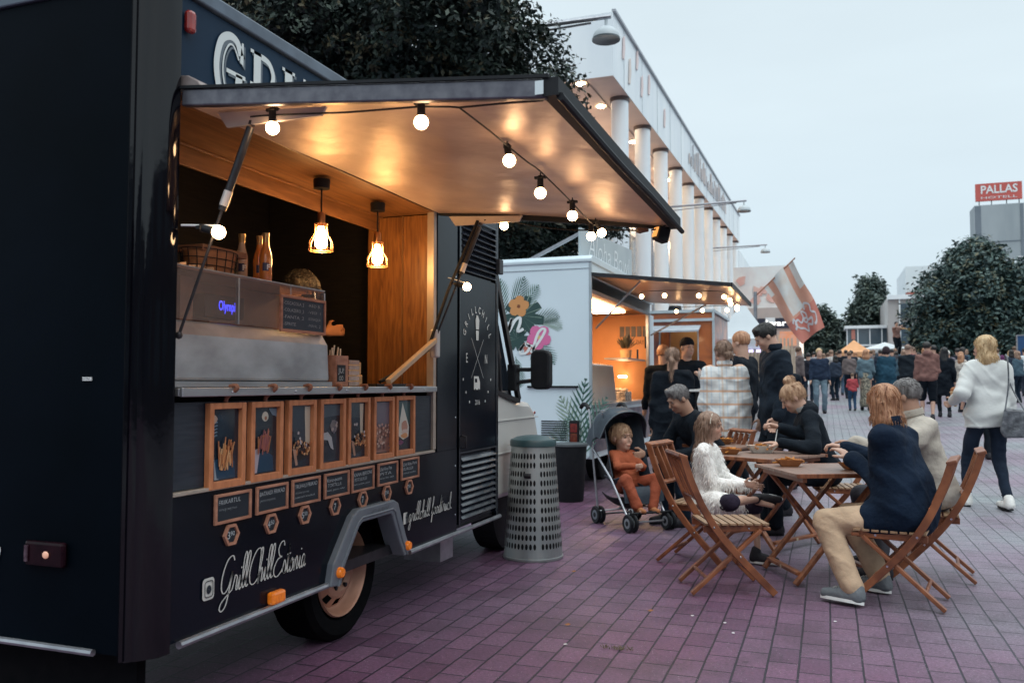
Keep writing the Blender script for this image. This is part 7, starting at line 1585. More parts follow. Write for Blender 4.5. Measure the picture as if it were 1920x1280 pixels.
t.part('shop_window', b, mat('lit_shop_glass', (.25, .18, .14), .2, emit=(1, .72, .5), es=.35, c2=(.12, .1, .1), ns=2))
b = MB(); b.box(-3.0, -1.9, 61.7, 61.8, 3.9, 4.9); t.part('orange_banner', b, mat('orange_banner', (.66, .26, .13), .6, c2=(.55, .34, .28), ns=3, emit=(1, .4, .2), es=.2))
b = MB(); b.box(-3.0, -1.9, 61.7, 61.8, 2.5, 3.7); t.part('white_banner', b, mat('white_banner', (.6, .68, .7), .6, c2=(.5, .45, .42), ns=3))
b = MB(); b.box(-1.7, -1.45, 61.6, 61.7, 2.6, 4.4); t.part('lit_pylon', b, mat('lit_pylon', (.9, .8, .7), .5, emit=(1, .9, .75), es=.8))
t = Thing('billboard', 'big pale billboard with pink shapes above the shopping centre', 'billboard', (-4, 66, 6.6)); b = MB(); b.box(-6.3, -2.3, 64, 64.3, 6.62, 9.8); t.part('board', b, mat('pale_billboard', (.72, .78, .80), .6, c2=(.66, .66, .68), ns=1))
b = MB(); rs = random.Random(9)
for k in range(9): cx_, cz_ = rs.uniform(-6.0, -2.8), rs.uniform(7.1, 9.3); b.prism([(cx_ + rs.uniform(.2, .55) * math.cos(q * 1.05), cz_ + rs.uniform(.2, .5) * math.sin(q * 1.05)) for q in range(6)], lambda u, v, w: (u, w, v), 63.93 - k * .004, 63.99)
t.part('printed_shapes', b, mat('pink_print', (.62, .36, .33), .6, c2=(.66, .5, .46), ns=2))
t = Thing('town_house', 'grey far building edge with windows beside the last column', 'building', (-8, 72, 1.2)); b = MB(); b.box(-12, -6.4, 70, 85, 1.2, 12); t.part('wall', b, M['bldwhite']); b = MB()
for k in range(4): b.box(-6.39, -6.33, 71 + k * 3, 72.6 + k * 3, 8.2, 10.6)
t.part('window', b, M['winglass'])
t = Thing('town_flag', 'large white and red town flag with a crest hanging from a slanted pole', 'flag', (-1.75, 24.8, 3.9), 0)
b = MB(); p0, p1 = Vector((-1.85, 24.8, 3.72)), Vector((-.775, 25.1, 4.80)); b.tube([p0, p1], .018, 7); t.part('pole', b, M['teak'], smooth=True)
def flagp(u, v):   # u along the pole, v down the fly
    a = p0.lerp(p1, .22 + .72 * u); dv = Vector((1.0, .36, -1.85)) ; p = a + dv * v * (1.0 - .12 * (1 - u))
    p += Vector((-.22 * (u - .5) * v, .10 * math.sin(9 * u + 5 * v), .05 * math.sin(7 * v + 3 * u))); 
    p.x = p.x + (-.22) * max(0, v - .55) ** 1.3 * (u) ; return p
NU, NV = 18, 26; b = MB(); b.v = [tuple(flagp(i / NU, j / NV)) for i in range(NU + 1) for j in range(NV + 1)]
fm = []
for i in range(NU):
    for j in range(NV):
        b.f.append((i * (NV + 1) + j, i * (NV + 1) + j + 1, (i + 1) * (NV + 1) + j + 1, (i + 1) * (NV + 1) + j)); u, v = (i + .5) / NU, (j + .5) / NV
        k = 1 if (u > .30 and u < .66 and v < .56) or (u >= .82 and v < .35) or (u < .10 and v < .2) else 0
        if v > .62: k = 2
        b.mi.append(k)
t.part('cloth', b, [mat('flag_salmon', (.60, .33, .25), .8, c2=(.55, .27, .19), ns=3), mat('flag_pale', (.62, .66, .66), .8, c2=(.58, .54, .50), ns=3), mat('flag_red', (.50, .16, .13), .8, c2=(.52, .22, .17), ns=3)], smooth=True)
b = MB()
def cr(pts, lw=.035):
    pts = catmull(V2(*pts), 5); n = len(pts)
    for off in (.012, -.012):
        ribbon(b, pts, lw, lambda u, v: tuple(flagp(min(max(u, 0), 1), min(max(v, 0), 1)) + Vector((.3, -1, .2)).normalized() * off))
cr([(.25, .80), (.20, .70), (.32, .66), (.36, .74), (.48, .70), (.52, .60), (.60, .68), (.56, .78), (.70, .80), (.62, .88), (.5, .84), (.42, .92), (.34, .84), (.25, .80)]); cr([(.62, .62), (.70, .54), (.80, .62), (.76, .72), (.86, .78), (.8, .88), (.7, .9)]); cr([(.45, .76), (.5, .72), (.56, .76), (.5, .80), (.45, .76)], .03); cr([(.15, .66), (.24, .62), (.22, .72), (.12, .76)])
t.part('crest_outline', b, mat('crest_white', (.55, .55, .58), .8))
b = MB(); b.tube([(-1.85, 24.8, gz(24.8)), (-1.85, 24.8, 3.85)], .05, 9); solo('flag_post', b, M['alu'], 'pale upright post carrying the slanted flag pole', 'post', loc=(-1.85, 24.8, gz(24.8)), smooth=True)
gazebo('gazebo', 'small orange peaked market tent above the crowd', 1.3, 45.2, 1.7, 1.62, 2.25, mat('orange_canvas', (.70, .38, .20), .8, c2=(.62, .32, .15), ns=3))
gazebo('gazebo', 'wide white flat-topped market tent right of the orange tent', 3.0, 50.5, 2.6, 1.95, 2.35, mat('white_canvas2', (.66, .71, .74), .8, c2=(.6, .66, .7), ns=3))
t = Thing('info_sign', 'blue framed information sign at the right edge', 'sign', (6.8, 34.5, gz(34.5))); b = MB(); b.box(6.35, 7.6, 34.3, 34.36, 2.1, 2.95); t.part('panel', b, mat('blue_panel', (.015, .06, .16), .4, c2=(.02, .08, .2), ns=2)); b = MB(); b.box(6.31, 6.348, 34.28, 34.37, gz(34), 2.99); b.box(6.35, 7.6, 34.28, 34.37, 2.952, 2.99); t.part('frame', b, M['alu'])
b = MB(); put_text(b, 'C', .3, lambda u, v: (6.85 + u, 34.29, 2.3 + v)); t.part('lettering', b, mat('blue_letters', (.1, .3, .7), .4))
# high table with wine glasses
tx, ty_, tz = -1.34, 9.42, gz(9.42)
t = Thing('high_table', 'small white-topped high table between the standing people', 'table', (tx, ty_, tz)); b = MB(); b.box(tx - .30, tx + .30, ty_ - .25, ty_ + .25, 1.17, 1.195); t.part('tabletop', b, M['plwhite'], bev=.003)
for sx, sy in ((-1, -1), (1, -1), (1, 1), (-1, 1)): b = MB(); b.bar((tx + sx * .05, ty_ + sy * .2, 1.168), (tx - sx * .24, ty_ + sy * .2, tz + .005), .03, .03); t.part('leg', b, M['dmetal'])
for k, (x, y, lb) in enumerate(((-1.42, 9.36, 'left wine glass on the white high table'), (-1.27, 9.30, 'right wine glass on the white high table near the hand'))):
    t = Thing('wine_glass', lb, 'wine glass', (x, y, 1.196), 0, 'wine glasses on the high table'); b = MB(); b.lathe([(0, .001), (.035, .002), (.034, .006), (.004, .012), (.004, .085), (.02, .10), (.038, .14), (.034, .20), (.032, .20), (.036, .14), (.018, .104), (0, .096)], (x, y, 1.196), 18); t.part('glass', b, mat('clear_glass', (.85, .88, .88), .05, alpha=.35, coat=1), smooth=True)
    b = MB(); b.lathe([(0, .104), (.018, .106), (.033, .135), (0, .136)], (x, y, 1.196), 16); t.part('wine', b, mat('pale_wine', (.6, .35, .2), .2), smooth=True)
# small litter, leaves and a stain on the paving
for k, (x, y) in enumerate(((-1.62, 5.52), (-1.30, 4.30), (-.95, 4.72))):
    b = MB(); b.add([(x, y, .006), (x + .02, y + .012, .012), (x + .035, y + .002, .008), (x + .018, y - .012, .005)], [(0, 1, 2, 3)]); solo('fallen_leaf', b, mat('dry_leaf', (.35, .15, .06), .7), ('small tan fallen leaf on the paving right of the metal bin', 'small orange fallen leaf on the near paving below the bin', 'small brown fallen leaf on the paving between bin and nearest chair')[k], 'leaf', 'fallen leaves', loc=(x, y, .005))
rs = random.Random(21)
for k, (x, y) in enumerate(((-.52, 4.62), (-.70, 4.70), (.02, 4.85), (-1.20, 3.98), (-.46, 4.45))):
    b = MB(); b.add([(x + .012 * math.cos(q * 1.2 + k) * rs.uniform(.5, 1.2), y + .012 * math.sin(q * 1.2 + k), .006) for q in range(5)], [(0, 1, 2, 3, 4)]); solo('paper_scrap', b, M['plwhite'], ('white paper scrap in a joint below the nearest chair', 'tiny paler scrap left of the one in the joint', 'white crumb on the paving below the front table', 'scrap lying lowest and farthest left on the paving', 'crumb nearest the camera below the nearest chair')[k], 'scrap', 'paper scraps', loc=(x, y, .005))

# ------------------------------------------------------------------ people near the tables
NAVY = (.004, .012, .024); BLK = (.0022, .0055, .0105)
NR = .0085
# toddler in the stroller
tod = person('person', (-1.645, 7.485, .0), (.70, -.72), 'toddler in a rust orange outfit sitting in the stroller', None, h=1.0, res=.006, sit=True, lean=-20, head=(10, 8), hair=('bowl', 'honey'),
    top=((.27, .070, .032), 'sweater', dict(loose=1.05)), bottom=((.24, .060, .030), 'trousers', dict(loose=1.12)), shoe=(.30, .12, .05), pelvis=(0, -.08, .64), worldpts=False, hs=1.82, bw=1.15,
    lh=(-.04, .20, .92), rh=(.08, .24, .94), lf=(-.14, .40, .34), rf=(.17, .46, .36), lk=(-.6, .6, 1), rk=(.6, .6, 1), curl=.9, palm=(0, -1, 0), lp=(-1, 0, -.8), rp=(1, 0, -.8))
# grey-haired man
person('person', (-1.02, 7.93, 0), (-.70, -.66), 'grey-haired man in a black shirt leaning down towards the stroller', None, h=1.76, res=NR, sit=True, lean=34, head=(-4, 14), hair=('short', 'grey'), tone='tan',
    top=(BLK, 'shirt', {}), bottom=(NAVY, 'trousers', {}), pelvis=(0, -.06, .55), rh=(-.02 + .20, .56, .62), lh=(-.10, .52, .60), curl=.8)
# girl with long hair
girl = person('person', (-.79, 6.16, 0), (.95, -.12), 'girl with long brown hair and a shaggy white jumper, sitting', None, h=1.30, hs=1.12, bw=.86, res=.007, sit=True, lean=4, head=(0, 2), hair=('long', 'ash'), fem=True,
    top=((.60, .57, .54), 'jumper', dict(loose=1.08, arm=1.2, hem=.70, whitesole=True, mat=mat('shaggy_white_wool', (.82, .80, .77), .95, c2=(.90, .89, .87), ns=26, stretch=(2, 2, .6), bump=.7, bs=34, bdist=.02))), bottom=((.02, .015, .03), 'shorts', {}), shoe=(.02, .02, .025),
    pelvis=(0, -.04, .60), rh=(.08, .33, .76), lh=(-.08, .35, .74), lf=(-.12, .42, .10), rf=(-.02, .46, .62), rk=(1, .3, .1), curl=.5)
# woman with the bun
person('person', (-.02, 7.50, 0), (-.96, -.18), 'woman with a blonde top bun and black jacket eating at the middle table', None, h=1.70, res=NR, sit=True, lean=22, head=(2, 24), hair=('bun', 'honey'), fem=True,
    top=(BLK, 'hoodie', dict(hood=True, arm=1.1)), bottom=(BLK, 'trousers', {}), pelvis=(0, -.02, .56), worldpts=True, lh=(-.36, 7.12, .775), rh=(-.37, 7.28, .90), lf=(-.42, 7.42, .085), rf=(-.50, 7.66, .085), curl=(.25, .9), palm=(0, 0, -1))
# woman in the navy coat
person('person', (.42, 5.46, 0), (-.90, .44), 'red haired woman in navy coat and beige trousers, nearest at the tables', None, h=1.64, res=NR, sit=True, lean=11, head=(-20, 12), bw=1.04, hair=('bob', 'red'), fem=True,
    top=((.0018, .009, .024), 'coat', dict(loose=1.40, arm=1.22, hem=.35, collar=.05, whitesole=True)), bottom=((.40, .29, .20), 'trousers', dict(loose=1.06)), shoe=(.12, .135, .15), pelvis=(0, -.01, .55), worldpts=True,
    lh=(.13, 5.60, .80), rh=(.10, 5.84, .84), lf=(.12, 5.25, .095), rf=(.28, 5.62, .09), curl=(.4, .9), palm=(0, 0, -1), lk=(-.1, 1, .5))
# man in the beige jacket
person('person', (.63, 6.30, 0), (-.96, -.22), 'grey haired man in beige jacket behind the navy coat woman', None, h=1.68, res=.010, sit=True, lean=14, head=(-28, 6), hair=('shortback', 'grey'), tone='tan',
    top=((.34, .31, .27), 'jacket', dict(loose=1.2, arm=1.25)), bottom=((.05, .05, .06), 'trousers', {}), pelvis=(0, -.02, .56), worldpts=True, rh=(.30, 6.30, .80), lh=(.16, 5.98, .86), lf=(.30, 5.96, .09), rf=(.30, 6.40, .09), curl=.8, palm=(0, 0, -1))
# standing group
person('person', (-1.56, 9.22, gz(9.2)), (-.18, 1), 'woman in loose black dress with a long light ponytail', None, h=1.63, res=.011, head=(-10, 4), hair=('pony', 'ash'), fem=True,
    top=(BLK, 'dress', dict(loose=1.25, arm=1.3, hem=.45, flare=.11)), bottom=(BLK, 'leggings', {}))
person('person', (-1.62, 10.6, gz(10.6)), (.25, -1), 'man with a black beanie facing the camera before the orange trailer', None, h=1.76, res=.010, head=(26, 3), hair=('beanie', (.006, .007, .010)),
    top=(BLK, 'jacket', {}), bottom=(BLK, 'trousers', {}))
person('person', (-1.95, 10.9, gz(10.9)), (-.3, 1), 'dark-haired person bent forward beside the man in the beanie', None, h=1.70, res=.016, lean=12, hair=('shortback', 'red'), top=(BLK, 'jacket', {}), bottom=(BLK, 'trousers', {}))
plaid = bpy.data.materials.new('plaid_flannel'); plaid.use_nodes = True
def plaid_nodes(m):
    n = m.node_tree.nodes; l = m.node_tree.links; p = n['Principled BSDF']; p.inputs['Roughness'].default_value = .9; tc = n.new('ShaderNodeTexCoord'); sp_ = n.new('ShaderNodeSeparateXYZ'); l.new(tc.outputs['Object'], sp_.inputs[0])
    def band(sock, per, wid, off=0.0):
        a = n.new('ShaderNodeMath'); a.operation = 'MULTIPLY_ADD'; a.inputs[1].default_value = 1 / per; a.inputs[2].default_value = off; l.new(sock, a.inputs[0]); f = n.new('ShaderNodeMath'); f.operation = 'FRACT'; l.new(a.outputs[0], f.inputs[0])
        g = n.new('ShaderNodeMath'); g.operation = 'LESS_THAN'; g.inputs[1].default_value = wid; l.new(f.outputs[0], g.inputs[0]); return g.outputs[0]
    def mixc(fac, a, c, k):
        x = n.new('ShaderNodeMix'); x.data_type = 'RGBA'; q = n.new('ShaderNodeMath'); q.operation = 'MULTIPLY'; q.inputs[1].default_value = k; l.new(fac, q.inputs[0]); l.new(q.outputs[0], x.inputs[0])
        if isinstance(a, tuple): x.inputs[6].default_value = a
        else: l.new(a, x.inputs[6])
        x.inputs[7].default_value = c; return x.outputs[2]
    c = mixc(band(sp_.outputs['X'], .075, .18), (.66, .68, .68, 1), (.42, .50, .58, 1), .5)
    c = mixc(band(sp_.outputs['X'], .15, .12, .3), c, (.60, .45, .34, 1), .6)
    c = mixc(band(sp_.outputs['Z'], .13, .16), c, (.62, .34, .20, 1), .8); c = mixc(band(sp_.outputs['Z'], .13, .08, .45), c, (.50, .50, .52, 1), .4)
    l.new(c, p.inputs['Base Color'])
    nb = n.new('ShaderNodeTexNoise'); nb.inputs['Scale'].default_value = 9; l.new(tc.outputs['Object'], nb.inputs['Vector']); bp = n.new('ShaderNodeBump'); bp.inputs['Strength'].default_value = .5; bp.inputs['Distance'].default_value = .03; l.new(nb.outputs['Fac'], bp.inputs['Height']); l.new(bp.outputs[0], p.inputs['Normal'])
plaid_nodes(plaid)
person('person', (-.965, 8.80, 0), (-.25, 1), 'woman in oversized pale plaid shirt with a low brown bun', None, h=1.68, res=.0095, head=(18, 6), hair=('lowbun', 'ash'), fem=True,
    top=((.6, .6, .6), 'shirt', dict(mat=plaid, loose=1.28, arm=1.4, hem=.20, flare=.05, collar=.06)), bottom=(BLK, 'trousers', {}))
person('person', (-.86, 9.55, gz(9.55)), (-.9, .4), 'red haired man in black behind the plaid shirt woman', None, h=1.80, res=.012, head=(0, 6), hair=('shortback', 'red'),
    top=(BLK, 'jacket', dict(arm=1.1)), bottom=(BLK, 'trousers', {}), worldpts=True, lh=(-1.24, 9.30, 1.33), lp=(-.3, -.4, -1))
person('person', (-.44, 8.66, 0), (-.80, -.30), 'tall dark haired man in a long coat looking down', None, h=1.86, res=.0095, lean=5, head=(-4, 30), hair=('short', 'dark'),
    top=((.007, .013, .022), 'coat', dict(loose=1.22, arm=1.25, hem=.26, collar=.04)), bottom=(BLK, 'trousers', {}), lh=(-.24, .10, .88), rh=(.24, .08, .86))
person('person', (-.48, 10.35, gz(10.35)), (.2, 1), 'person in black half hidden behind the back of the tall man', None, h=1.56, res=.016, hair=('shortback', 'dark'), top=(BLK, 'jacket', dict(loose=1.2)), bottom=(BLK, 'trousers', {}))
ws = person('person', (1.50, 9.62, gz(9.62)), (-.30, 1), 'blonde woman in a loose white sweater walking away with a shoulder bag', None, h=1.71, res=.0095, head=(28, 2), hair=('bob', 'blonde'), fem=True,
    top=((.52, .54, .53), 'sweater', dict(loose=1.20, arm=1.35, hem=.14, flare=.03, folds=1.0, mat=mat('white_knit', (.56, .58, .57), .9, c2=(.62, .64, .63), ns=5, bump=.5, bs=6, bdist=.03))), bottom=((.010, .018, .034), 'leggings', dict(loose=1.04)), shoe=(.62, .62, .60), lf=(-.16, .16, .09), rf=(.10, -.16, .10), lh=(-.27, .16, 1.08), curl=.9)
# her bag and snack
t = Thing('shoulder_bag', 'dark grey quilted shoulder bag hanging at the right of the white-sweater woman', 'bag', (1.72, 9.40, .80))
b = MB(); n = 10
prof_ = [(0, .30), (.05, .24), (.075, .12), (.08, .03), (.05, .0)]
bgm = mat('dark_quilted_bag', (.05, .055, .065), .35, c2=(.13, .14, .16), ns=14, bump=.8, bs=18, bdist=.02, contrast=.05)
b.add([(1.60, 9.36, 1.02), (1.80, 9.42, 1.00), (1.86, 9.42, .80), (1.83, 9.40, .735), (1.60, 9.34, .73), (1.56, 9.34, .80), (1.63, 9.46, 1.02), (1.79, 9.50, 1.00), (1.85, 9.54, .80), (1.82, 9.52, .735), (1.61, 9.47, .73), (1.575, 9.47, .80)],
      [(0, 1, 2, 3, 4, 5), (11, 10, 9, 8, 7, 6), (0, 6, 7, 1), (1, 7, 8, 2), (2, 8, 9, 3), (3, 9, 10, 4), (4, 10, 11, 5), (5, 11, 6, 0)]); t.part('bag_body', b, bgm, bev=.022)
b = MB(); b.tube(catmull([(1.61, 9.36, 1.00), (1.655, 9.42, 1.25), (1.66, 9.46, 1.49), (1.67, 9.62, 1.52), (1.70, 9.58, 1.25), (1.79, 9.46, 1.0)], 5), .008, 6); t.part('strap', b, bgm, smooth=True)
t = Thing('snack_cone', 'tan paper-wrapped snack in the left hand of the white-sweater woman', 'snack', (1.26, 9.74, 1.0)); b = MB(); b.lathe([(.012, -.09), (.05, .06), (.03, .075), (0, .08)], (1.235, 9.79, 1.11), 14); t.part('paper_cone', b, mat('tan_wrap', (.52, .33, .18), .7, c2=(.45, .28, .15), ns=12), smooth=True); b = MB(); b.ball((1.235, 9.79, 1.19), .042, 10, (1, 1, .8)); t.part('food', b, M['kraft'], smooth=True)
# vendor inside the truck
person('person', (-2.98, 3.42, .36), (.9, .55), 'vendor in black bending down inside the food truck', None, h=1.72, res=.011, lean=52, head=(6, 26), tone='warm', hair=('shortback', 'dark'),
    top=(BLK, 't_shirt', dict(sleeve=.3)), bottom=(BLK, 'trousers', {}), worldpts=True, rh=(-2.62, 3.9, 1.40), lh=(-2.72, 4.24, 1.55), lp=(-1, -.3, -.5), rp=(1, 0, -.5))

# shaggy fringe on the girl's jumper and loose strands of hair
def fringe(T_, src, n, ln, wd_, m, name, dirf, seed=1, zr=None, parent=None, sel=None):
    rs = np.random.RandomState(seed); me = src.data; V = np.zeros(len(me.vertices) * 3, np.float32); me.vertices.foreach_get('co', V); V = V.reshape(-1, 3); N_ = np.zeros(len(me.vertices) * 3, np.float32); me.vertices.foreach_get('normal', N_); N_ = N_.reshape(-1, 3)
    if sel is not None: k = np.where(sel(V))[0]
    else: k = np.arange(len(V))
    k = rs.choice(k, n); p = V[k]; nn = N_[k]; d = dirf(p, nn, rs); d /= np.linalg.norm(d, axis=1)[:, None]; sd = np.cross(d, nn + rs.normal(size=nn.shape) * .4); sd /= np.linalg.norm(sd, axis=1)[:, None] + 1e-6
    L1 = ln * rs.uniform(.5, 1.2, n)[:, None]; w_ = wd_ * rs.uniform(.6, 1.3, n)[:, None]; m1 = p + d * L1 * .55 + nn * L1 * .18; e = p + d * L1 + np.array([0, 0, -1]) * L1 * .25 + nn * L1 * .1
    q = np.stack([p - sd * w_, p + sd * w_, m1 + sd * w_ * .8, e, m1 - sd * w_ * .8], 1).reshape(-1, 3); b = MB(); b.v = [tuple(map(float, x)) for x in q]
    b.f = [(i * 5, i * 5 + 1, i * 5 + 2, i * 5 + 3, i * 5 + 4) for i in range(n)]; b.mi = [0] * n
    me2 = bpy.data.meshes.new(name); me2.from_pydata(b.v, [], b.f); me2.materials.append(m); o = bpy.data.objects.new(name, me2); COL.objects.link(o); o.parent = parent or src; return o
fringe(girl, girl.top, 5200, .030, .0016, mat('white_wool_strands', (.86, .84, .81), .9, c2=(.92, .91, .89), ns=30), 'wool_fringe', lambda p, n, rs: np.array([0, 0, -1.0]) + n * .45 + rs.normal(size=p.shape) * .25, 3)
def hairobj(root): return [c for c in root.children if c.name.split('.')[0] == 'hair'][0]
def flow(T_):
    bk = np.array(T_.j['fw']) * -1
    def f(p, nn, rs):
        d = np.array([0, 0, -1.0]) + bk * (.9 if T_.ht in ('short', 'shortback', 'bun', 'lowbun', 'pony') else .15) + rs.normal(size=p.shape) * .06
        d = d - nn * (d * nn).sum(1)[:, None] * .92; return d
    return f
for T_ in NEARP:
    if T_.ht in ('beanie', 'hoodup', 'bald') or T_ is girl: continue
    fringe(T_, hairobj(T_.o), 1500 if T_.ht in ('bob', 'long') else 1100, .045 if T_.ht not in ('short', 'shortback') else .022, .0011, T_.hm, 'hair_strands', flow(T_), 5)
for T_, c_, n, ln in ((girl, 'ash', 1600, .06),):
    fringe(T_, hairobj(T_.o), n, ln, .0014, hairmat(c_), 'hair_strands', lambda p, nn, rs: np.array([0, -.12, -1.0]) + nn * .10 + rs.normal(size=p.shape) * .06, 5)
# collars and trims
def collar(T_, m, h=.05, r=.072, op=0.5, nm='collar'):
    j = T_.j; s = j['s']; b = MB(); rows = []
    for k, (rr_, hh_) in enumerate(((r * .98, -.012), (r, h * .5), (r * 1.06, h), (r * 1.14, h * .75), (r * 1.10, h * .1))):
        row = []
        for i in range(25):
            a = PI / 2 + op / 2 + (2 * PI - op) * i / 24; p = j['neck'] + (j['up'] * (.035 + hh_) + j['rt'] * math.cos(a) * rr_ + j['fw'] * math.sin(a) * rr_ * .95) * s; row.append(tuple(p))
        rows.append(row)
    b.v = [p for r_ in rows for p in r_]; b.f = [(k * 25 + i, k * 25 + i + 1, k * 25 + 26 + i, k * 25 + 25 + i) for k in range(4) for i in range(24)]; b.mi = [0] * len(b.f)
    T_.part(nm, b, m, parent=T_.top, world=False, smooth=True)
cc = lambda T_: T_.top.data.materials[0]
for T_ in NEARP:
    lb = T_.o['label']
    if 'navy coat and' in lb or 'beige jacket' in lb or 'long coat' in lb or 'plaid shirt with' in lb: collar(T_, cc(T_), .05)
    if 'top bun' in lb: collar(T_, mat('grey_trim_cloth', (.28, .28, .27), .8, c2=(.2, .2, .2), ns=9), .045, .070, 1.3)
b = MB(); b.bar((-.375, 7.27, .925), (-.40, 7.22, .775), .006, .004); solo('plastic_fork', b, M['plwhite'], 'white plastic fork in the raised hand of the woman with the bun', 'fork', loc=(-.40, 7.22, .775))
b = MB(); rs = random.Random(77)
for k in range(60):
    a = rs.uniform(0, 6.28); q = rs.uniform(0, 1) ** .5; x, y = -.95 + .06 * q * math.cos(a) * 1.3, 4.00 + .018 * q * math.sin(a); b.bar((x, y, .003), (x + rs.uniform(-.012, .012), y + rs.uniform(-.006, .006), rs.uniform(.010, .022)), .0022, .0016)
solo('moss_tuft', b, mat('dry_moss', (.11, .09, .055), .9, c2=(.22, .18, .12), ns=40), 'dry brownish moss tuft in a paving joint in the near foreground', 'moss', kind='stuff', loc=(-.95, 4.0, .003))
# girl's hairband
j = girl.j; b = MB(); pts = []
for k in range(15): a = PI * k / 14; pts.append(Vector((j['hc'] + j['HR'] @ (A3(math.cos(a) * .091, .022, .030 + math.sin(a) * .101)) * j['s'])))
b.tube(pts, .0042, 6); girl.part('hairband', b, mat('pale_hairband', (.62, .58, .50), .4), world=False, smooth=True)

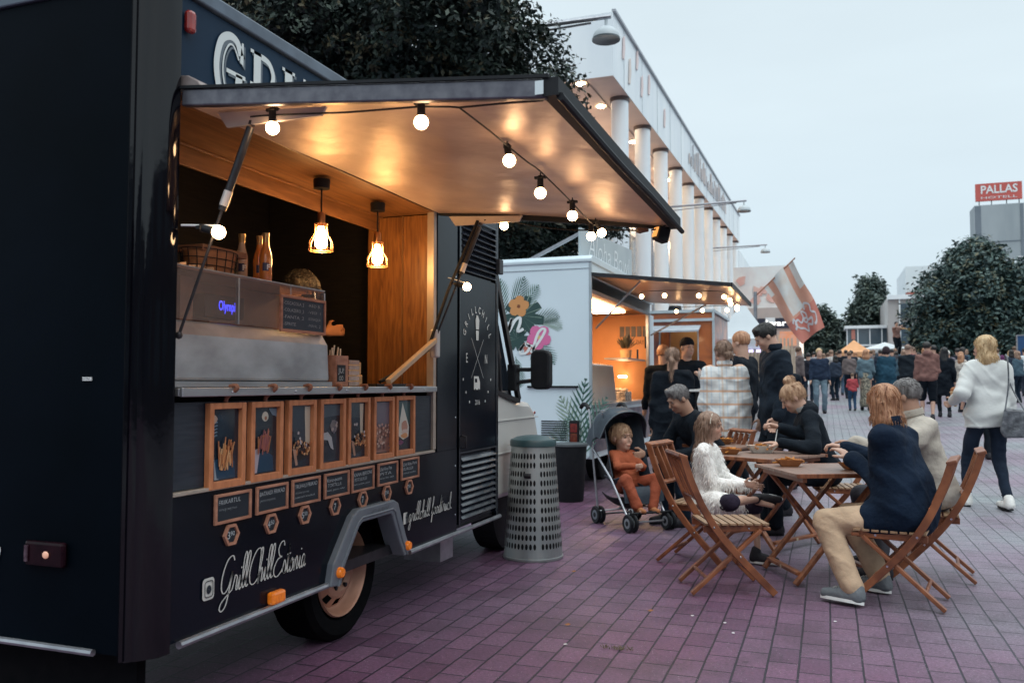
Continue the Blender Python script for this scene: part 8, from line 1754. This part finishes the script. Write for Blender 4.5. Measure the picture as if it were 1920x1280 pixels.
# ------------------------------------------------------------------ the crowd
CR = [
 (-.17, 23.82, 1.70, (.15, -1), 'blond person in navy jacket and pale jeans facing the camera', ('shortback', 'blonde'), (.012, .022, .045), 'jacket', (.11, .16, .20), 'trousers', dict(loose=1.12)),
 (.475, 34.4, 1.70, (.1, 1), 'man in a black vest top and blue jeans, left of the dark hooded man', ('shortback', 'dark'), BLK, 'vest', (.05, .085, .13), 'trousers', {}),
 (.925, 35.2, 1.68, (-.1, 1), 'man in a dark hooded jacket beside the man in blue jeans', ('shortback', 'dark'), (.010, .018, .030), 'jacket', BLK, 'trousers', dict(loose=1.15)),
 (.22, 34.9, 1.70, (.3, 1), 'person in pale grey clothes between the navy jacket and the black vest', ('shortback', 'ash'), (.42, .42, .42), 'jacket', (.34, .33, .33), 'trousers', {}),
 (.06, 35.4, 1.60, (0, 1), 'person in dark clothes with yellow boots, left of the pale grey person', ('shortback', 'brown'), (.02, .03, .06), 'jacket', (.02, .03, .05), 'trousers', dict(bootc=(.62, .30, .06))),
 (1.00, 25.2, 1.66, (.1, 1), 'red-haired woman in a denim jacket and patterned long skirt', ('bob', 'red'), (.09, .14, .17), 'denim_jacket', (.22, .21, .17), 'skirt', dict(fem=1, hem=.10, flare=.17)),
 (.66, 25.0, 1.02, (-.2, 1), 'small child in red and dark blue beside the patterned skirt', ('shortback', 'brown'), (.30, .05, .06), 'jacket', (.02, .05, .10), 'trousers', {}),
 (1.54, 25.4, 1.72, (-.1, 1), 'person in a wide teal coat with dark hair', ('hoodup', (.03, .02, .025)), (.012, .045, .075), 'coat', BLK, 'trousers', dict(loose=1.45, hem=.3, flare=.09)),
 (1.97, 23.6, 1.77, (.05, 1), 'bald man in a broad black sweater seen from behind', ('bald', 'bald'), (.007, .012, .018), 'sweater', BLK, 'trousers', dict(loose=1.3)),
 (2.17, 21.6, 1.80, (.1, 1), 'man in a brown hoodie, black shorts and bare calves', ('shortback', 'dark'), (.16, .085, .075), 'hoodie', BLK, 'shorts', dict(loose=1.12)),
 (2.65, 22.9, 1.68, (.05, 1), 'woman with very long black hair and a long black coat', ('verylong', 'black'), BLK, 'coat', BLK, 'leggings', dict(fem=1, hem=.42, flare=.03)),
 (2.10, 14.0, 1.64, (.0, 1), 'person in puffy white hooded jacket and black cap', ('beanie', (.005, .006, .01)), (.60, .60, .60), 'hoodie', BLK, 'trousers', dict(loose=1.35)),
 (6.30, 35.1, 1.55, (-.1, 1), 'child in a bright red jacket near the right edge', ('shortback', 'blonde'), (.52, .085, .055), 'jacket', (.05, .02, .06), 'leggings', dict(loose=1.15, hem=.22)),
 (6.55, 34.1, 1.68, (.1, 1), 'person in a white shirt and dark trousers at the right edge', ('shortback', 'dark'), (.52, .56, .58), 'shirt', (.03, .04, .06), 'trousers', {}),
 (6.9, 33.6, 1.66, (0, 1), 'person in a teal skirt cut by the right edge', ('bob', 'brown'), (.30, .32, .33), 'shirt', (.02, .10, .11), 'skirt', dict(fem=1)),
 (-1.96, 27.1, 1.68, (.2, 1), 'person in olive brown jumper between plaid shirt and tall man', ('shortback', 'ash'), (.13, .10, .075), 'sweater', (.02, .03, .04), 'trousers', dict(loose=1.1)),
 (-2.25, 27.6, 1.60, (0, 1), 'orange-haired woman just left of the olive-brown jumper', ('bob', 'red'), (.30, .26, .25), 'sweater', (.10, .10, .12), 'trousers', dict(fem=1)),
 (-.86, 31.0, 1.64, (.1, -1), 'white-haired person in pale clothes left of the navy jacket', ('bob', 'white'), (.50, .50, .50), 'jacket', (.2, .2, .22), 'trousers', dict(fem=1)),
 (-1.75, 36.0, 1.72, (.1, 1), 'man in a black jacket seen over the back of the tall man', ('shortback', 'dark'), BLK, 'jacket', NAVY, 'trousers', {}),
 (-1.25, 33.0, 1.66, (.5, 1), 'woman in a grey top behind the tall man', ('bob', 'brown'), (.25, .25, .27), 'sweater', NAVY, 'trousers', dict(fem=1)),
 (2.2, 40.5, 1.70, (0, 1), 'dark-haired man in navy behind the denim jacket woman', ('shortback', 'dark'), (.02, .03, .05), 'jacket', BLK, 'trousers', {}),
 (2.55, 38.0, 1.72, (.1, 1), 'dark haired person just left of the teal coat', ('shortback', 'black'), (.05, .05, .06), 'jacket', BLK, 'trousers', {}),
 (2.75, 39.0, 1.62, (0, 1), 'woman in a pink top between the denim and teal backs', ('bob', 'dark'), (.42, .16, .26), 'sweater', BLK, 'trousers', dict(fem=1)),
 (3.05, 37.0, 1.74, (0, 1), 'curly dark-haired person just right of the teal coat', ('hoodup', (.012, .009, .010)), (.04, .05, .07), 'jacket', BLK, 'trousers', {}),
 (3.4, 38.5, 1.68, (.3, 1), 'person in a white cap and grey top left of the bald man', ('beanie', (.62, .62, .60)), (.30, .30, .32), 'jacket', NAVY, 'trousers', {}),
 (3.95, 32.5, 1.62, (0, 1), 'white haired person between the brown hoodie and the black coat', ('shortback', 'white'), (.14, .13, .16), 'jacket', NAVY, 'trousers', {}),
 (5.05, 38.5, 1.70, (.1, 1), 'pink-capped person behind the puffy white jacket', ('beanie', (.52, .26, .30)), (.40, .40, .42), 'jacket', NAVY, 'trousers', {}),
 (6.4, 39.5, 1.70, (0, 1), 'first dark-haired person right of the blonde head', ('shortback', 'dark'), (.34, .30, .36), 'shirt', NAVY, 'trousers', {}),
 (6.1, 36.5, 1.68, (.1, 1), 'person in plum beside the red jacket child', ('shortback', 'brown'), (.10, .03, .09), 'jacket', NAVY, 'trousers', {}),
 (7.2, 40.5, 1.62, (0, 1), 'pale-haired person in white right of the red jacket child', ('bob', 'blonde'), (.5, .52, .55), 'shirt', NAVY, 'trousers', dict(fem=1)),
]
for i, (x, y, h, f, lab, hr, tc_, tk, bc_, bk_, op) in enumerate(CR):
    op = dict(op); to = {k: op[k] for k in ('loose', 'flare') if k in op}
    if tk == 'coat' or 'hem' in op and bk_ != 'skirt': to['hem'] = op.get('hem', .08)
    if tk != 'coat' and bk_ == 'skirt': to.pop('flare', None)
    if tk == 'vest': to['sleeve'] = 0
    bo = dict(hem=op.get('hem', .45), flare=op.get('flare', .19)) if bk_ == 'skirt' else {}
    if bk_ == 'skirt' and 'patterned' in lab: bo['mat'] = mat('patterned_skirt', (.34, .31, .24), .9, c2=(.08, .08, .07), ns=30, contrast=.12)
    st = rnd.uniform(-.05, .05); walk = rnd.uniform(.0, .10)
    person('person', (x, y, gz(y)), f, lab, 'people in the crowd down the street', h=h, res=.017 if y < 30 else .022, head=(rnd.uniform(-25, 25), rnd.uniform(-4, 8)), hair=hr, fem=bool(op.get('fem')),
           top=(tc_, tk, to), bottom=(bc_, bk_, bo), shoe=op.get('bootc', (.02, .02, .025)), lf=(-.10 + st * .3, walk, .085), rf=(.10 + st * .3, -walk, .085), lh=(-.25, .05 + st * 2, .86) if rnd.random() < .55 else (-.16, .28, rnd.uniform(.95, 1.25)), rh=(.25, .08 - st * 2, .86) if rnd.random() < .55 else (.17, .26, rnd.uniform(.95, 1.3)), lean=rnd.uniform(-2, 5), roll=rnd.uniform(-4, 4))
# the farthest row: nothing in the photo tells them apart; a few bodies shared
protos = []
def subtree(o): return [o] + [q for c in o.children for q in subtree(c)]
pal = [((.02, .03, .05), 'dark'), ((.12, .10, .10), 'brown'), ((.30, .30, .32), 'dark'), ((.05, .09, .12), 'ash'), ((.20, .07, .08), 'brown'), ((.01, .012, .02), 'black'), ((.36, .33, .30), 'red')]
FARL = 'onlooker in muted clothes in the dense crowd filling the street'
for k, (c_, hc_) in enumerate(pal): protos.append(person('person', (0, 0, 0), (.1, 1), FARL, 'onlookers in the dense crowd', h=1.70, res=.026, hair=('shortback' if k % 3 else 'bob', hc_), top=(c_, 'jacket', dict(loose=1.1)), bottom=(NAVY, 'trousers', {})))
fx = [(-1.55, 41.0), (-1.1, 38.2), (-.55, 42.4), (-.1, 39.3), (.45, 41.5), (.8, 39.6), (1.25, 41.8), (1.6, 38.9), (1.95, 42.6), (2.45, 42.9), (2.9, 41.7), (3.3, 42.2), (3.7, 40.2), (4.1, 42.0), (4.45, 39.1), (4.9, 41.3), (5.35, 40.0), (5.8, 42.1), (6.8, 42.3), (7.5, 41.2), (8.0, 42.6), (8.3, 40.9), (7.0, 38.4), (-1.9, 39.5), (2.1, 44.0), (5.0, 43.8)] + [(-.55, 29.5), (-1.15, 31.5), (.28, 30.5), (.75, 31.8), (1.25, 29.6), (2.28, 29.2), (2.62, 31.0), (3.05, 28.6), (3.85, 29.0), (4.2, 31.2), (4.65, 29.4), (5.05, 31.4), (5.5, 29.8), (2.95, 33.8), (4.4, 34.0), (3.3, 24.8), (5.9, 33.0), (-.75, 26.2)]
for k, (x, y) in enumerate(fx):
    P_ = protos[k % len(protos)]
    if k < len(protos): P_.o.location = (x, y, gz(y)); P_.o.rotation_euler.z = rnd.uniform(-.5, .5); o = P_.o
    else: o = copytree(P_.o, (x, y, gz(y)), rnd.uniform(-1.3, 1.3), FARL, 'onlookers in the dense crowd')
    s_ = rnd.uniform(.88, 1.05); o.scale = (s_, s_, s_)
# performer on a stand
z_ = 2.62
person('person', (3.29, 46.0, z_), (.5, -.8), 'performer in black trousers standing high above the crowd', None, h=1.72, res=.022, head=(0, -5), hair=('shortback', 'dark'), top=((.22, .13, .11), 'vest', dict(sleeve=0)), bottom=(BLK, 'trousers', dict(loose=1.15)), lh=(-.05, .35, 1.48), rh=(.05, .42, 1.50), lp=(-1, 0, -.3), rp=(1, 0, -.3))
b = MB(); b.box(2.9, 3.7, 45.6, 46.4, gz(46), z_); solo('stage_block', b, mat('stage_cloth', (.16, .20, .20), .8, c2=(.12, .15, .16), ns=3), 'grey stage block the performer stands on, hidden by the crowd', 'stage', loc=(3.3, 46, gz(46)))
b = MB(); b.tube([(3.42, 45.4, 3.98), (3.72, 45.1, 3.90), (3.78, 45.0, 3.89)], [.02, .03, .09], 8); solo('trumpet', b, mat('dull_brass', (.4, .3, .15), .3, metal=.8), 'brass horn held to the mouth by the raised performer', 'trumpet', loc=(3.42, 45.4, 3.98), smooth=True)
# seams, pockets and laces on the nearest figures
def ring_on(T_, a, b_, t, r, m, nm, parent):
    s = T_.j['s']; a = Vector(a); b_ = Vector(b_); p = a.lerp(b_, t); d = (b_ - a).normalized(); u = d.orthogonal().normalized(); w = d.cross(u); q = MB()
    q.tube([p + (u * math.cos(k * PI / 10) + w * math.sin(k * PI / 10)) * r for k in range(21)], .0035, 5); T_.part(nm, q, m, parent=parent, world=False, smooth=True)
for T_ in NEARP:
    lb = T_.o['label']; s = T_.j['s']
    if 'navy coat and' in lb or 'white sweater' in lb or 'long coat' in lb:
        tr = [c for c in T_.o.children if c.name.split('.')[0] in ('trousers', 'leggings')][0]
        for q in ('l', 'r'): ring_on(T_, T_.j[q + 'k'], T_.j[q + 'a'], .93 if 'sweater' not in lb else .86, (.060 if 'sweater' not in lb else .048) * s, tr.data.materials[0], 'hem_seam', tr)
    for sh in [c for c in T_.o.children if c.name.split('.')[0] == 'shoe']:
        me = sh.data; n = len(me.vertices); V = np.zeros(n * 3, np.float32); me.vertices.foreach_get('co', V); V = V.reshape(-1, 3)
        if 'navy coat and' in lb or 'white sweater' in lb:
            c_ = V.mean(0); b = MB(); top_ = V[:, 2].max()
            for k in range(4):
                y = c_[1] + .015 + k * .017; m_ = (abs(V[:, 1] - y) < .008) & (abs(V[:, 0] - c_[0]) < .03)
                if m_.any(): z = V[m_][:, 2].max(); b.bar((c_[0] - .024, y, z - .001), (c_[0] + .024, y + .004, z - .001), .005, .005)
            if b.v: T_.part('laces', b, mat('pale_laces', (.45, .47, .48), .8), parent=sh, world=False)
